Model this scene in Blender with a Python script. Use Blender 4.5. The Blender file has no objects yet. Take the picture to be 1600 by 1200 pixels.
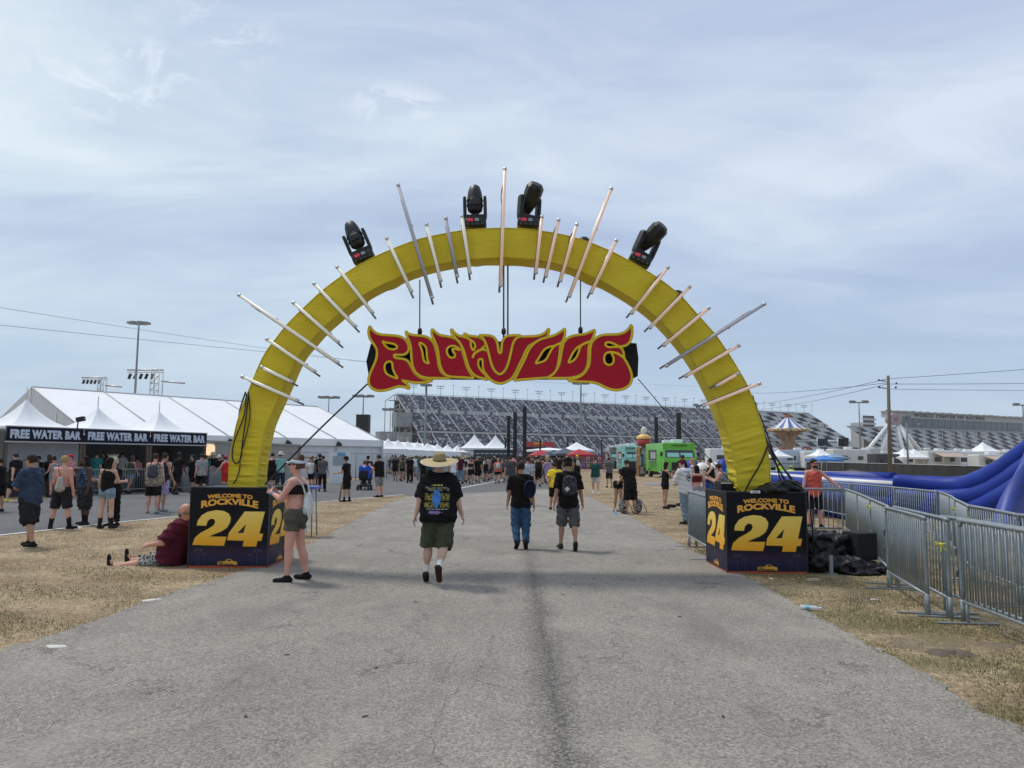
import bpy, bmesh, math, random
import numpy as np
from mathutils import Vector, Matrix
random.seed(7); RNG = np.random.default_rng(7)
R = math.radians
scene = bpy.context.scene
COL = scene.collection

# ------------------------------------------------------------------ camera
CAM_Z = 1.72; PITCH = 5.47; ROLL = 0.45; FPX = 1200.0
cam = bpy.data.cameras.new("camera"); camo = bpy.data.objects.new("camera", cam); COL.objects.link(camo)
cam.sensor_width = 36.0; cam.lens = 36.0 * FPX / 1600.0
cam.clip_start = 0.05; cam.clip_end = 6000
CM = Matrix.Rotation(R(90 + PITCH), 4, 'X') @ Matrix.Rotation(R(ROLL), 4, 'Z')
camo.matrix_world = Matrix.Translation((0, 0, CAM_Z)) @ CM
scene.camera = camo
CM3 = CM.to_3x3()
def ray(px, py): return CM3 @ Vector(((px - 800) / FPX, (600 - py) / FPX, -1.0))
def P(px, py, Y):
    d = ray(px, py); t = Y / d.y
    return Vector((d.x * t, Y, CAM_Z + d.z * t))
def G(px, py, z=0.0):
    d = ray(px, py); t = (z - CAM_Z) / d.z
    return Vector((d.x * t, d.y * t, z))

# ------------------------------------------------------------------ light
scene.view_settings.view_transform = 'Standard'; scene.view_settings.look = 'None'
scene.view_settings.exposure = 0.22; scene.view_settings.gamma = 1.0
scene.render.engine = 'CYCLES'
scene.cycles.max_bounces = 6; scene.cycles.volume_bounces = 1; scene.cycles.diffuse_bounces = 3; scene.cycles.transparent_max_bounces = 12
SUN_EL = 62.0; SUN_AZ = -52.0          # azimuth from +Y, positive towards +X
sun = bpy.data.lights.new("sun", 'SUN'); suno = bpy.data.objects.new("sun", sun); COL.objects.link(suno)
sun.energy = 1.9; sun.angle = R(9); sun.color = (1.0, 0.95, 0.87)
sd = Vector((math.sin(R(SUN_AZ)) * math.cos(R(SUN_EL)), math.cos(R(SUN_AZ)) * math.cos(R(SUN_EL)), math.sin(R(SUN_EL))))
suno.rotation_euler = sd.to_track_quat('Z', 'Y').to_euler()

# ------------------------------------------------------------------ node helpers
def N(nt, typ, **kw):
    n = nt.nodes.new(typ)
    for k, v in kw.items():
        if k.startswith('i_'):
            key = k[2:]; key = int(key) if key.isdigit() else key.replace('_', ' ')
            n.inputs[key].default_value = v
        else: setattr(n, k, v)
    return n
def ramp(nt, stops, interp='LINEAR'):
    n = nt.nodes.new('ShaderNodeValToRGB'); cr = n.color_ramp; cr.interpolation = interp
    while len(cr.elements) < len(stops): cr.elements.new(0.5)
    for e, (p, c) in zip(cr.elements, stops):
        e.position = p
        e.color = (c, c, c, 1) if not hasattr(c, '__len__') else (*c[:3], 1)
    return n
def mixc(nt, fac, a, b, mode='MIX'):
    n = nt.nodes.new('ShaderNodeMix'); n.data_type = 'RGBA'; n.blend_type = mode; n.clamp_factor = True
    for sock, v in ((n.inputs[0], fac), (n.inputs[6], a), (n.inputs[7], b)):
        if isinstance(v, bpy.types.NodeSocket): nt.links.new(v, sock)
        elif hasattr(v, '__len__'): sock.default_value = (*v[:3], 1)
        else: sock.default_value = v if sock == n.inputs[0] else (v, v, v, 1)
    return n.outputs[2]
def math_(nt, op, a, b=None, c=None, clamp=False):
    n = nt.nodes.new('ShaderNodeMath'); n.operation = op; n.use_clamp = clamp
    for i, v in enumerate((a, b, c)):
        if v is None: continue
        if isinstance(v, bpy.types.NodeSocket): nt.links.new(v, n.inputs[i])
        else: n.inputs[i].default_value = v
    return n.outputs[0]
def noise(nt, vec, scale, detail=4, rough=0.55, dist=0.0):
    n = N(nt, 'ShaderNodeTexNoise'); n.inputs['Scale'].default_value = scale
    n.inputs['Detail'].default_value = detail; n.inputs['Roughness'].default_value = rough
    n.inputs['Distortion'].default_value = dist
    if vec is not None: nt.links.new(vec, n.inputs['Vector'])
    return n.outputs['Fac']
def mapping(nt, vec, scale=(1, 1, 1), rot=(0, 0, 0), loc=(0, 0, 0)):
    n = N(nt, 'ShaderNodeMapping'); n.inputs['Scale'].default_value = scale
    n.inputs['Rotation'].default_value = rot; n.inputs['Location'].default_value = loc
    nt.links.new(vec, n.inputs['Vector']); return n.outputs[0]

# ------------------------------------------------------------------ sky
world = bpy.data.worlds.new("World"); scene.world = world; world.use_nodes = True
nt = world.node_tree; nt.nodes.clear()
out = N(nt, 'ShaderNodeOutputWorld'); bg = N(nt, 'ShaderNodeBackground'); bg.inputs['Strength'].default_value = 0.1
sky = N(nt, 'ShaderNodeTexSky', sky_type='NISHITA'); sky.sun_disc = False
sky.sun_elevation = R(SUN_EL); sky.sun_rotation = R(SUN_AZ); sky.dust_density = 2.0
tc = N(nt, 'ShaderNodeTexCoord'); sep = N(nt, 'ShaderNodeSeparateXYZ'); nt.links.new(tc.outputs['Generated'], sep.inputs[0])
zz = math_(nt, 'ADD', math_(nt, 'MAXIMUM', sep.outputs[2], 0.0), 0.16)
cx = math_(nt, 'DIVIDE', sep.outputs[0], zz); cy = math_(nt, 'DIVIDE', sep.outputs[1], zz)
cmb = N(nt, 'ShaderNodeCombineXYZ'); nt.links.new(cx, cmb.inputs[0]); nt.links.new(cy, cmb.inputs[1])
v = cmb.outputs[0]
big = noise(nt, mapping(nt, v, (0.55, 0.8, 1), (0, 0, 0.5), (3.2, 1.0, 0)), 1.0, 5, 0.5, 0.6)
med = noise(nt, mapping(nt, v, (1.0, 2.2, 1), (0, 0, -0.6), (7.1, 4.0, 0)), 1.5, 7, 0.6, 0.8)
s = math_(nt, 'ADD', math_(nt, 'MULTIPLY', big, 0.72), math_(nt, 'MULTIPLY', med, 0.28))
cl = ramp(nt, [(0.37, (3.45, 4.2, 5.9)), (0.455, (4.25, 5.05, 6.6)), (0.53, (5.25, 6.1, 7.25)), (0.62, (6.5, 7.3, 8.0))])
nt.links.new(s, cl.inputs[0])
# whiter towards the left (azimuth), greyer blue to the right; smooth band near the horizon
azm = math_(nt, 'MULTIPLY_ADD', sep.outputs[0], -0.65, 0.48, clamp=True)
tint = mixc(nt, azm, (0.96, 0.95, 1.02), (1.12, 1.14, 1.06))
c1 = mixc(nt, 1.0, cl.outputs[0], tint, 'MULTIPLY')
hz = ramp(nt, [(0.0, 1.0), (0.10, 0.82), (0.34, 0.0)]); nt.links.new(math_(nt, 'MAXIMUM', sep.outputs[2], 0.0), hz.inputs[0])
c2 = mixc(nt, math_(nt, 'MULTIPLY', hz.outputs[0], 0.85), c1, (4.2, 5.5, 6.9))
# small bright wisps high on the left
wv = mapping(nt, v, (1, 1, 1))
wn = noise(nt, mapping(nt, v, (3.2, 3.8, 1), (0, 0, 0.7), (1.3, 2.2, 0)), 2.1, 8, 0.66, 0.9)
wr = ramp(nt, [(0.50, 0.0), (0.60, 1.0)]); nt.links.new(wn, wr.inputs[0])
def blob(x0, y0, rx, ry):
    a = math_(nt, 'DIVIDE', math_(nt, 'SUBTRACT', cx, x0), rx); b = math_(nt, 'DIVIDE', math_(nt, 'SUBTRACT', cy, y0), ry)
    d = math_(nt, 'ADD', math_(nt, 'MULTIPLY', a, a), math_(nt, 'MULTIPLY', b, b))
    return math_(nt, 'SUBTRACT', 1.0, d, clamp=True)
def skyxy(px, py):
    d = ray(px, py).normalized(); return d.x / (max(d.z, 0) + .16), d.y / (max(d.z, 0) + .16)
bl = None
for (px, py, rx, ry) in ((350, 45, .10, .13), (165, 140, .22, .14), (240, 105, .12, .10), (620, 165, .12, .09)):
    x0, y0 = skyxy(px, py); b = blob(x0, y0, rx, ry)
    bl = b if bl is None else math_(nt, 'MAXIMUM', bl, b)
c3 = mixc(nt, math_(nt, 'MULTIPLY', math_(nt, 'MULTIPLY', wr.outputs[0], bl), 0.55, clamp=True), c2, (8.0, 8.6, 9.2))
c4 = mixc(nt, 0.10, c3, sky.outputs[0])
nt.links.new(c4, bg.inputs['Color']); nt.links.new(bg.outputs[0], out.inputs['Surface'])

# ------------------------------------------------------------------ materials
MATS = {}
def mat(name, color, rough=0.6, metal=0.0, var=0.0, vscale=8.0, bump=0.0, bscale=40.0, emit=None, estr=0.0, alpha=None, spec=0.5, coat=0.0, trans=0.0, stretch=None):
    if name in MATS: return MATS[name]
    m = bpy.data.materials.new(name); m.use_nodes = True; nt = m.node_tree
    b = nt.nodes['Principled BSDF']
    b.inputs['Base Color'].default_value = (*color, 1); b.inputs['Roughness'].default_value = rough
    b.inputs['Metallic'].default_value = metal; b.inputs['Specular IOR Level'].default_value = spec
    b.inputs['Coat Weight'].default_value = coat
    t = None
    if var or bump:
        t = N(nt, 'ShaderNodeTexCoord').outputs['Object']
        if stretch: t = mapping(nt, t, stretch)
    if var:
        f = noise(nt, t, vscale, 5, 0.6)
        r = ramp(nt, [(0.3, tuple(max(0, c * (1 - var)) for c in color)), (0.7, tuple(min(1, c * (1 + var)) for c in color))])
        nt.links.new(f, r.inputs[0]); nt.links.new(r.outputs[0], b.inputs['Base Color'])
    if bump:
        f = noise(nt, t, bscale, 4, 0.6); bp = N(nt, 'ShaderNodeBump'); bp.inputs['Strength'].default_value = bump
        bp.inputs['Distance'].default_value = 0.02
        nt.links.new(f, bp.inputs['Height']); nt.links.new(bp.outputs[0], b.inputs['Normal'])
    if emit is not None:
        b.inputs['Emission Color'].default_value = (*emit, 1); b.inputs['Emission Strength'].default_value = estr
    if alpha is not None: b.inputs['Alpha'].default_value = alpha
    if trans:
        tr = N(nt, 'ShaderNodeBsdfTranslucent'); tr.inputs[0].default_value = (*color, 1)
        mx = N(nt, 'ShaderNodeMixShader'); mx.inputs[0].default_value = trans
        o = nt.nodes['Material Output']
        nt.links.new(b.outputs[0], mx.inputs[1]); nt.links.new(tr.outputs[0], mx.inputs[2]); nt.links.new(mx.outputs[0], o.inputs[0])
    MATS[name] = m
    return m
def cloth(color, name=None):
    key = name or 'cloth_%02x%02x%02x' % tuple(int(min(255, c * 255)) for c in color)
    return mat(key, color, rough=0.9, var=0.25, vscale=9, bump=0.5, bscale=14, spec=0.15)

# ------------------------------------------------------------------ object helpers
def tag(o, label=None, cat=None, group=None, kind=None):
    if label: o['label'] = label
    if cat: o['category'] = cat
    if group: o['group'] = group
    if kind: o['kind'] = kind
    return o
def empty(name, loc=(0, 0, 0), rz=0.0):
    o = bpy.data.objects.new(name, None); o.empty_display_size = 0.2; COL.objects.link(o)
    o.location = loc; o.rotation_euler = (0, 0, rz); return o
def mesh_obj(name, me, parent=None):
    o = bpy.data.objects.new(name, me); COL.objects.link(o)
    if parent is not None: o.parent = parent
    return o
def copy_tree(o, parent=None):
    c = o.copy(); COL.objects.link(c)
    if parent is not None: c.parent = parent
    for k in ('label', 'category', 'group'):
        if parent is None and k in c.keys(): del c[k]
    for ch in list(o.children): copy_tree(ch, c)
    return c
def frame_from(d):
    d = Vector(d).normalized(); up = Vector((0, 0, 1)) if abs(d.z) < 0.95 else Vector((0, 1, 0))
    x = up.cross(d).normalized(); y = d.cross(x); return x, y
class MB:
    def __init__(s): s.v = []; s.f = []; s.m = []; s.sm = []
    def add(s, vs, fs, mi=0, sm=False):
        b = len(s.v); s.v += [tuple(p) for p in vs]
        for f in fs: s.f.append(tuple(i + b for i in f)); s.m.append(mi); s.sm.append(sm)
        return s
    def box(s, c, d, rz=0.0, mi=0, rx=0.0, ry=0.0, M=None):
        x, y, z = d[0] / 2, d[1] / 2, d[2] / 2
        vs = [Vector((a * x, b * y, e * z)) for e in (-1, 1) for b in (-1, 1) for a in (-1, 1)]
        Q = M if M is not None else (Matrix.Rotation(rz, 3, 'Z') @ Matrix.Rotation(ry, 3, 'Y') @ Matrix.Rotation(rx, 3, 'X'))
        c = Vector(c)
        return s.add([Q @ p + c for p in vs], [(0, 2, 3, 1), (4, 5, 7, 6), (0, 1, 5, 4), (2, 6, 7, 3), (1, 3, 7, 5), (0, 4, 6, 2)], mi)
    def tube(s, pts, r, n=8, mi=0, closed=False, caps=True, flat=None):
        pts = [Vector(p) for p in pts]; L = len(pts)
        rr = r if hasattr(r, '__len__') else [r] * L
        vs = []; px = None
        for i, p in enumerate(pts):
            if closed: d = pts[(i + 1) % L] - pts[i - 1]
            else: d = pts[min(i + 1, L - 1)] - pts[max(i - 1, 0)]
            if d.length < 1e-9: d = Vector((0, 0, 1))
            d.normalize()
            if px is None: x, y = frame_from(d)
            else:
                x = px - d * px.dot(d)
                if x.length < 1e-6: x, _ = frame_from(d)
                x.normalize(); y = d.cross(x)
            px = x
            for k in range(n):
                a = 2 * math.pi * k / n
                vs.append(p + x * (math.cos(a) * rr[i]) + y * (math.sin(a) * rr[i]))
        fs = []
        for i in range(L if closed else L - 1):
            j = (i + 1) % L
            for k in range(n): fs.append((i * n + k, i * n + (k + 1) % n, j * n + (k + 1) % n, j * n + k))
        s.add(vs, fs, mi, True)
        if caps and not closed:
            b = len(s.v) - len(vs)
            s.f.append(tuple(b + k for k in reversed(range(n)))); s.m.append(mi); s.sm.append(False)
            s.f.append(tuple(b + (L - 1) * n + k for k in range(n))); s.m.append(mi); s.sm.append(False)
        return s
    def lathe(s, prof, c=(0, 0, 0), n=24, mi=0, M=None, sm=True, modr=None):
        vs = []; c = Vector(c)
        for (r, z) in prof:
            for k in range(n):
                a = 2 * math.pi * k / n; q = r * (modr(k) if modr else 1)
                p = Vector((q * math.cos(a), q * math.sin(a), z))
                vs.append((M @ p if M is not None else p) + c)
        fs = [(i * n + k, i * n + (k + 1) % n, (i + 1) * n + (k + 1) % n, (i + 1) * n + k) for i in range(len(prof) - 1) for k in range(n)]
        return s.add(vs, fs, mi, sm)
    def quad(s, a, b, c, d, mi=0): return s.add([a, b, c, d], [(0, 1, 2, 3)], mi)
    def grid(s, fn, nu, nv, mi=0, sm=True):
        vs = [fn(i / nu, j / nv) for j in range(nv + 1) for i in range(nu + 1)]
        fs = [(j * (nu + 1) + i, j * (nu + 1) + i + 1, (j + 1) * (nu + 1) + i + 1, (j + 1) * (nu + 1) + i) for j in range(nv) for i in range(nu)]
        return s.add(vs, fs, mi, sm)
    def build(s, name, m=None, parent=None, bevel=0.0):
        me = bpy.data.meshes.new(name); me.from_pydata(s.v, [], s.f)
        for mm in (m if isinstance(m, (list, tuple)) else [m]):
            if mm: me.materials.append(mm)
        me.polygons.foreach_set('material_index', s.m); me.polygons.foreach_set('use_smooth', s.sm); me.update()
        if bevel:
            bm = bmesh.new(); bm.from_mesh(me); bmesh.ops.bevel(bm, geom=bm.edges[:], offset=bevel, segments=2, affect='EDGES', profile=0.6)
            bm.to_mesh(me); bm.free()
        return mesh_obj(name, me, parent)
def smooth_loop(pts, sub=3, closed=True):
    n = len(pts); out = []
    for i in range(n if closed else n - 1):
        p0, p1, p2, p3 = (pts[(i - 1) % n] if closed or i > 0 else pts[0]), pts[i], pts[(i + 1) % n], (pts[(i + 2) % n] if closed or i + 2 < n else pts[-1])
        for k in range(sub):
            t = k / sub
            out.append(tuple(0.5 * ((2 * b) + (c - a) * t + (2 * a - 5 * b + 4 * c - d) * t * t + (-a + 3 * b - 3 * c + d) * t ** 3) for a, b, c, d in zip(p0, p1, p2, p3)))
    if not closed: out.append(tuple(pts[-1]))
    return out
def plate_mesh(name, loops, depth):
    """filled polygon with holes, in the local XY plane, extruded +-depth/2"""
    cu = bpy.data.curves.new(name, 'CURVE'); cu.dimensions = '2D'; cu.fill_mode = 'BOTH'; cu.extrude = depth / 2
    for lp in loops:
        sp = cu.splines.new('POLY'); sp.points.add(len(lp) - 1); sp.use_cyclic_u = True
        for q, (x, y) in zip(sp.points, lp): q.co = (x, y, 0, 1)
    o = bpy.data.objects.new(name, cu); COL.objects.link(o)
    dg = bpy.context.evaluated_depsgraph_get(); me = bpy.data.meshes.new_from_object(o.evaluated_get(dg))
    bpy.data.objects.remove(o); bpy.data.curves.remove(cu); return me
def text_mesh(txt, size=1.0, depth=0.01, offset=0.0, shear=0.0, spacing=1.0, align='CENTER'):
    cu = bpy.data.curves.new('t', 'FONT'); cu.body = txt; cu.size = size; cu.extrude = depth / 2; cu.offset = offset
    cu.shear = shear; cu.space_character = spacing; cu.align_x = align; cu.align_y = 'CENTER'; cu.resolution_u = 3
    o = bpy.data.objects.new('t', cu); COL.objects.link(o)
    dg = bpy.context.evaluated_depsgraph_get(); me = bpy.data.meshes.new_from_object(o.evaluated_get(dg))
    bpy.data.objects.remove(o); bpy.data.curves.remove(cu); return me
def fit_mesh(me, w, h, warp=None):
    """scale the mesh's XY bounds to w x h centred, then warp(x,y)->(x,y)"""
    co = np.empty(len(me.vertices) * 3); me.vertices.foreach_get('co', co); co = co.reshape(-1, 3)
    lo, hi = co.min(0), co.max(0)
    co[:, 0] = (co[:, 0] - (lo[0] + hi[0]) / 2) * (w / (hi[0] - lo[0])); co[:, 1] = (co[:, 1] - (lo[1] + hi[1]) / 2) * (h / (hi[1] - lo[1]))
    if warp: co[:, 0], co[:, 1] = warp(co[:, 0].copy(), co[:, 1].copy())
    me.vertices.foreach_set('co', co.ravel()); me.update(); return me
def put(me, name, m, parent, loc=(0, 0, 0), rot=None):
    """upright plate: local XY -> XZ facing -Y"""
    Q = Matrix.Translation(loc) @ (rot.to_4x4() if rot is not None else Matrix.Identity(4)) @ Matrix.Rotation(R(90), 4, 'X')
    me.transform(Q); me.materials.clear(); me.materials.append(m); me.name = name
    return mesh_obj(name, me, parent)
# ================================================================== GROUND
def ground_mat(name, c1, c2, c3, s1, s2, fine, bump, cracks=False, streak=False, green=False):
    m = bpy.data.materials.new(name); m.use_nodes = True; nt = m.node_tree; b = nt.nodes['Principled BSDF']
    b.inputs['Roughness'].default_value = 0.92; b.inputs['Specular IOR Level'].default_value = 0.25
    t = N(nt, 'ShaderNodeTexCoord').outputs['Object']
    a = noise(nt, t, s1, 6, 0.6); r1 = ramp(nt, [(0.35, c1), (0.65, c2)]); nt.links.new(a, r1.inputs[0])
    f = noise(nt, t, fine, 3, 0.7); rf = ramp(nt, [(0.3, 0.0), (0.72, 1.0)]); nt.links.new(f, rf.inputs[0])
    d = noise(nt, t, s2, 5, 0.65, 0.5); rd = ramp(nt, [(0.48, 0.0), (0.66, 1.0)]); nt.links.new(d, rd.inputs[0])
    c = mixc(nt, math_(nt, 'MULTIPLY', rd.outputs[0], 0.5), r1.outputs[0], c3)
    hgt = rf.outputs[0]
    if not green:
        sp = ramp(nt, [(0.30, 0.42), (0.5, 0.95), (0.70, 1.6)]); nt.links.new(f, sp.inputs[0])
        c = mixc(nt, 1.0, c, sp.outputs[0], 'MULTIPLY')
    else:
        # straw and soil: stretched fibres in two directions
        f2 = noise(nt, mapping(nt, t, (9, 34, 1), (0, 0, 0.5)), 1.0, 4, 0.7, 0.8); f3 = noise(nt, mapping(nt, t, (36, 11, 1), (0, 0, 0.2)), 1.0, 4, 0.7, 0.8)
        mx = math_(nt, 'MAXIMUM', f2, f3)
        sp = ramp(nt, [(0.42, 0.40), (0.56, 0.92), (0.70, 1.6)]); nt.links.new(mx, sp.inputs[0])
        c = mixc(nt, 1.0, c, sp.outputs[0], 'MULTIPLY'); hgt = mx
        sx = N(nt, 'ShaderNodeSeparateXYZ'); nt.links.new(t, sx.inputs[0])
        side = math_(nt, 'MULTIPLY_ADD', sx.outputs[0], 0.09, 0.30, clamp=True)     # greener and barer on the right verge
        near = math_(nt, 'MULTIPLY_ADD', sx.outputs[1], -0.055, 1.45, clamp=True)
        g = noise(nt, t, 0.9, 5, 0.65, 0.3); rg = ramp(nt, [(0.44, 0.0), (0.60, 1.0)]); nt.links.new(g, rg.inputs[0])
        c = mixc(nt, math_(nt, 'MULTIPLY', rg.outputs[0], math_(nt, 'MULTIPLY', side, near)), c, (0.115, 0.11, 0.045))
        e = noise(nt, t, 1.7, 5, 0.6, 0.4); re = ramp(nt, [(0.54, 0.0), (0.64, 1.0)]); nt.links.new(e, re.inputs[0])
        c = mixc(nt, math_(nt, 'MULTIPLY', re.outputs[0], math_(nt, 'MULTIPLY_ADD', sx.outputs[0], 0.07, 0.62, clamp=True)), c, (0.185, 0.145, 0.105))
    if cracks:
        w = noise(nt, t, 2.2, 5, 0.7); w2 = noise(nt, mapping(nt, t, (1, 1, 1), (0, 0, 0), (4, 9, 2)), 2.2, 5, 0.7)
        cb = N(nt, 'ShaderNodeCombineXYZ'); nt.links.new(math_(nt, 'MULTIPLY', w, 1.6), cb.inputs[0]); nt.links.new(math_(nt, 'MULTIPLY', w2, 1.6), cb.inputs[1])
        va = N(nt, 'ShaderNodeVectorMath'); va.operation = 'ADD'; nt.links.new(t, va.inputs[0]); nt.links.new(cb.outputs[0], va.inputs[1])
        vo = N(nt, 'ShaderNodeTexVoronoi', feature='DISTANCE_TO_EDGE'); vo.inputs['Scale'].default_value = 0.42
        nt.links.new(mapping(nt, va.outputs[0], (1.0, 0.55, 1)), vo.inputs['Vector'])
        rc = ramp(nt, [(0.0, 1.0), (0.008, 0.0)]); nt.links.new(vo.outputs['Distance'], rc.inputs[0])
        cm = noise(nt, t, 0.8, 3, 0.6); rm = ramp(nt, [(0.44, 0.0), (0.54, 1.0)]); nt.links.new(cm, rm.inputs[0])
        c = mixc(nt, math_(nt, 'MULTIPLY', math_(nt, 'MULTIPLY', rc.outputs[0], rm.outputs[0]), 0.75), c, (0.045, 0.042, 0.04))
        pn = noise(nt, mapping(nt, t, (1.2, 0.5, 1)), 1.4, 4, 0.6, 0.4); pr = ramp(nt, [(0.54, 0.0), (0.68, 1.0)]); nt.links.new(pn, pr.inputs[0])
        c = mixc(nt, math_(nt, 'MULTIPLY', pr.outputs[0], 0.35), c, (0.40, 0.36, 0.315))
        dn = noise(nt, mapping(nt, t, (0.9, 0.35, 1), (0, 0, 0), (9, 3, 0)), 1.1, 5, 0.65, 0.5); dr = ramp(nt, [(0.55, 0.0), (0.68, 1.0)]); nt.links.new(dn, dr.inputs[0])
        c = mixc(nt, math_(nt, 'MULTIPLY', dr.outputs[0], 0.38), c, (0.15, 0.14, 0.13))
    if streak:
        sx = N(nt, 'ShaderNodeSeparateXYZ'); nt.links.new(t, sx.inputs[0])
        wob = noise(nt, mapping(nt, t, (0.2, 0.7, 1)), 1.0, 4, 0.6); wid = noise(nt, mapping(nt, t, (2, 0.9, 1), (0, 0, 0), (5, 5, 5)), 1.2, 5, 0.7)
        dx = math_(nt, 'ABSOLUTE', math_(nt, 'SUBTRACT', sx.outputs[0], math_(nt, 'MULTIPLY_ADD', wob, 0.16, 0.24)))
        st = math_(nt, 'SUBTRACT', 1.0, math_(nt, 'DIVIDE', dx, math_(nt, 'MULTIPLY_ADD', wid, 0.60, -0.10)), clamp=True)
        fade = ramp(nt, [(0.0, 1.0), (0.55, 1.0), (1.0, 0.0)]); nt.links.new(math_(nt, 'DIVIDE', sx.outputs[1], 19.0), fade.inputs[0])
        grain = math_(nt, 'MULTIPLY_ADD', rf.outputs[0], -1.1, 1.15)
        c = mixc(nt, math_(nt, 'MULTIPLY', math_(nt, 'MULTIPLY', st, grain), math_(nt, 'MULTIPLY', fade.outputs[0], 0.98), clamp=True), c, (0.062, 0.06, 0.058))
    nt.links.new(c, b.inputs['Base Color'])
    bp = N(nt, 'ShaderNodeBump'); bp.inputs['Strength'].default_value = bump; bp.inputs['Distance'].default_value = 0.012
    nt.links.new(hgt, bp.inputs['Height']); nt.links.new(bp.outputs[0], b.inputs['Normal'])
    return m
M_ground = ground_mat('dry_grass_ground', (0.27, 0.193, 0.112), (0.44, 0.342, 0.212), (0.20, 0.145, 0.09), 0.7, 2.3, 60, 0.9, green=True)
M_road = ground_mat('weathered_road', (0.255, 0.232, 0.202), (0.315, 0.288, 0.25), (0.215, 0.198, 0.176), 0.35, 1.1, 55, 0.6, cracks=True, streak=True)
M_road2 = ground_mat('dark_asphalt', (0.125, 0.125, 0.127), (0.16, 0.16, 0.16), (0.105, 0.105, 0.107), 0.25, 0.8, 60, 0.5)

def wobble_poly(pts, amp, step=0.35):
    out = []
    for i in range(len(pts)):
        a, b = Vector(pts[i]), Vector(pts[(i + 1) % len(pts)]); L = (b - a).length
        n = max(1, min(260, int(L / step))); nrm = Vector((-(b - a).y, (b - a).x)).normalized() if L > 0 else Vector((0, 0))
        for k in range(n):
            o = 0 if k == 0 else random.gauss(0, amp)
            q = a.lerp(b, k / n) + nrm * o; out.append((q.x, q.y))
    return out
def flat(name, pts, z, m):
    me = plate_mesh(name, [pts], 0.0); me.transform(Matrix.Translation((0, 0, z))); me.materials.clear(); me.materials.append(m)
    return tag(mesh_obj(name, me), kind='structure')
g = MB().quad((-2500, -60, 0), (2500, -60, 0), (2500, 4000, 0), (-2500, 4000, 0)).build('ground', M_ground); tag(g, kind='structure')
# dark cross road and the apron the crowd walks on
lo = [G(x, y) for x, y in ((-260, 868), (0, 837), (100, 826), (200, 815), (295, 806), (400, 796), (489, 786), (631, 773))]
hi = [G(x, y) for x, y in ((857, 764), (878, 752), (893, 741), (899, 733))]
far = [Vector((9.5, 170, 0)), Vector((-22, 170, 0))]
up = [G(x, y) for x, y in ((604, 736), (600, 744), (554, 750), (489, 754), (400, 759), (305, 764), (220, 768), (0, 785), (-260, 806))]
mid = [G(700, 790), G(860, 780)]
flat('cross_road', wobble_poly([(p.x, p.y) for p in lo + mid + hi + far + up], 0.02, 0.5), 0.004, M_road2)
le = [G(x, y) for x, y in ((0, 1018), (110, 984), (240, 937), (400, 885), (500, 843), (600, 790), (634, 776))]
re_ = [G(x, y) for x, y in ((857, 764), (915, 774), (985, 807), (1085, 862), (1175, 905), (1275, 962), (1350, 1003), (1470, 1067), (1520, 1108), (1600, 1137))]
ml = [(-6.5, -2)] + [(p.x, p.y) for p in le]; mr = [(p.x, p.y) for p in re_] + [(3.2, -2)]
flat('main_road', wobble_poly(ml + [(G(702, 773).x, G(702, 773).y), (G(789, 768).x, G(789, 768).y)] + mr, 0.022, 0.10), 0.008, M_road)
M_mark = mat('road_marking', (0.62, 0.61, 0.57), 0.8, var=0.3, vscale=6)
w = MB()
a, b2 = G(714, 764), G(792, 749); dd = (b2 - a).normalized(); nn = Vector((-dd.y, dd.x, 0)) * 0.09
w.quad(a - nn, a + nn, b2 + nn, b2 - nn)
for k in range(len(lo) - 1):                    # pale worn kerb stone line along the cross road
    p, q = lo[k], lo[k + 1]; n2 = Vector((-(q - p).y, (q - p).x, 0)).normalized() * 0.07
    w.quad(p - n2, q - n2, q + n2, p + n2)
o = w.build('road_marking', M_mark); o.location.z = 0.0125; tag(o, kind='structure')

cr = MB()
for path in (((688, 1215), (672, 1150), (700, 1095), (735, 1062), (762, 1030), (770, 990)), ((-20, 1140), (88, 1092), (130, 1080), (245, 1045)), ((868, 1215), (876, 1150), (866, 1080), (856, 1010), (842, 950)), ((290, 1125), (372, 1062), (420, 1030), (478, 996)), ((700, 1095), (690, 1060), (716, 1020)), ((1035, 1016), (1085, 1050), (1140, 1062)), ((735, 1062), (780, 1075), (822, 1068)), ((866, 1080), (900, 1062), (925, 1030)), ((560, 980), (610, 962), (660, 955))):
    pts = [G(x, y) for x, y in path]; q = []
    for i in range(len(pts) - 1):
        n = max(3, int((pts[i + 1] - pts[i]).length / .035))
        for k in range(n): q.append(pts[i].lerp(pts[i + 1], k / n) + Vector((random.gauss(0, .013), random.gauss(0, .013), 0)))
    for i in range(len(q) - 1):
        if random.random() < .22: continue
        d = (q[i + 1] - q[i]).normalized(); nn_ = Vector((-d.y, d.x, 0)); w0, w1 = random.uniform(.0006, .0021), random.uniform(.0006, .0021)
        cr.quad(q[i] - nn_ * w0, q[i + 1] - nn_ * w1, q[i + 1] + nn_ * w1, q[i] + nn_ * w0)
o = cr.build('road_cracks', mat('crack_dark', (.085, .08, .072), .95)); o.location.z = .0122; tag(o, kind='structure')

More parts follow.
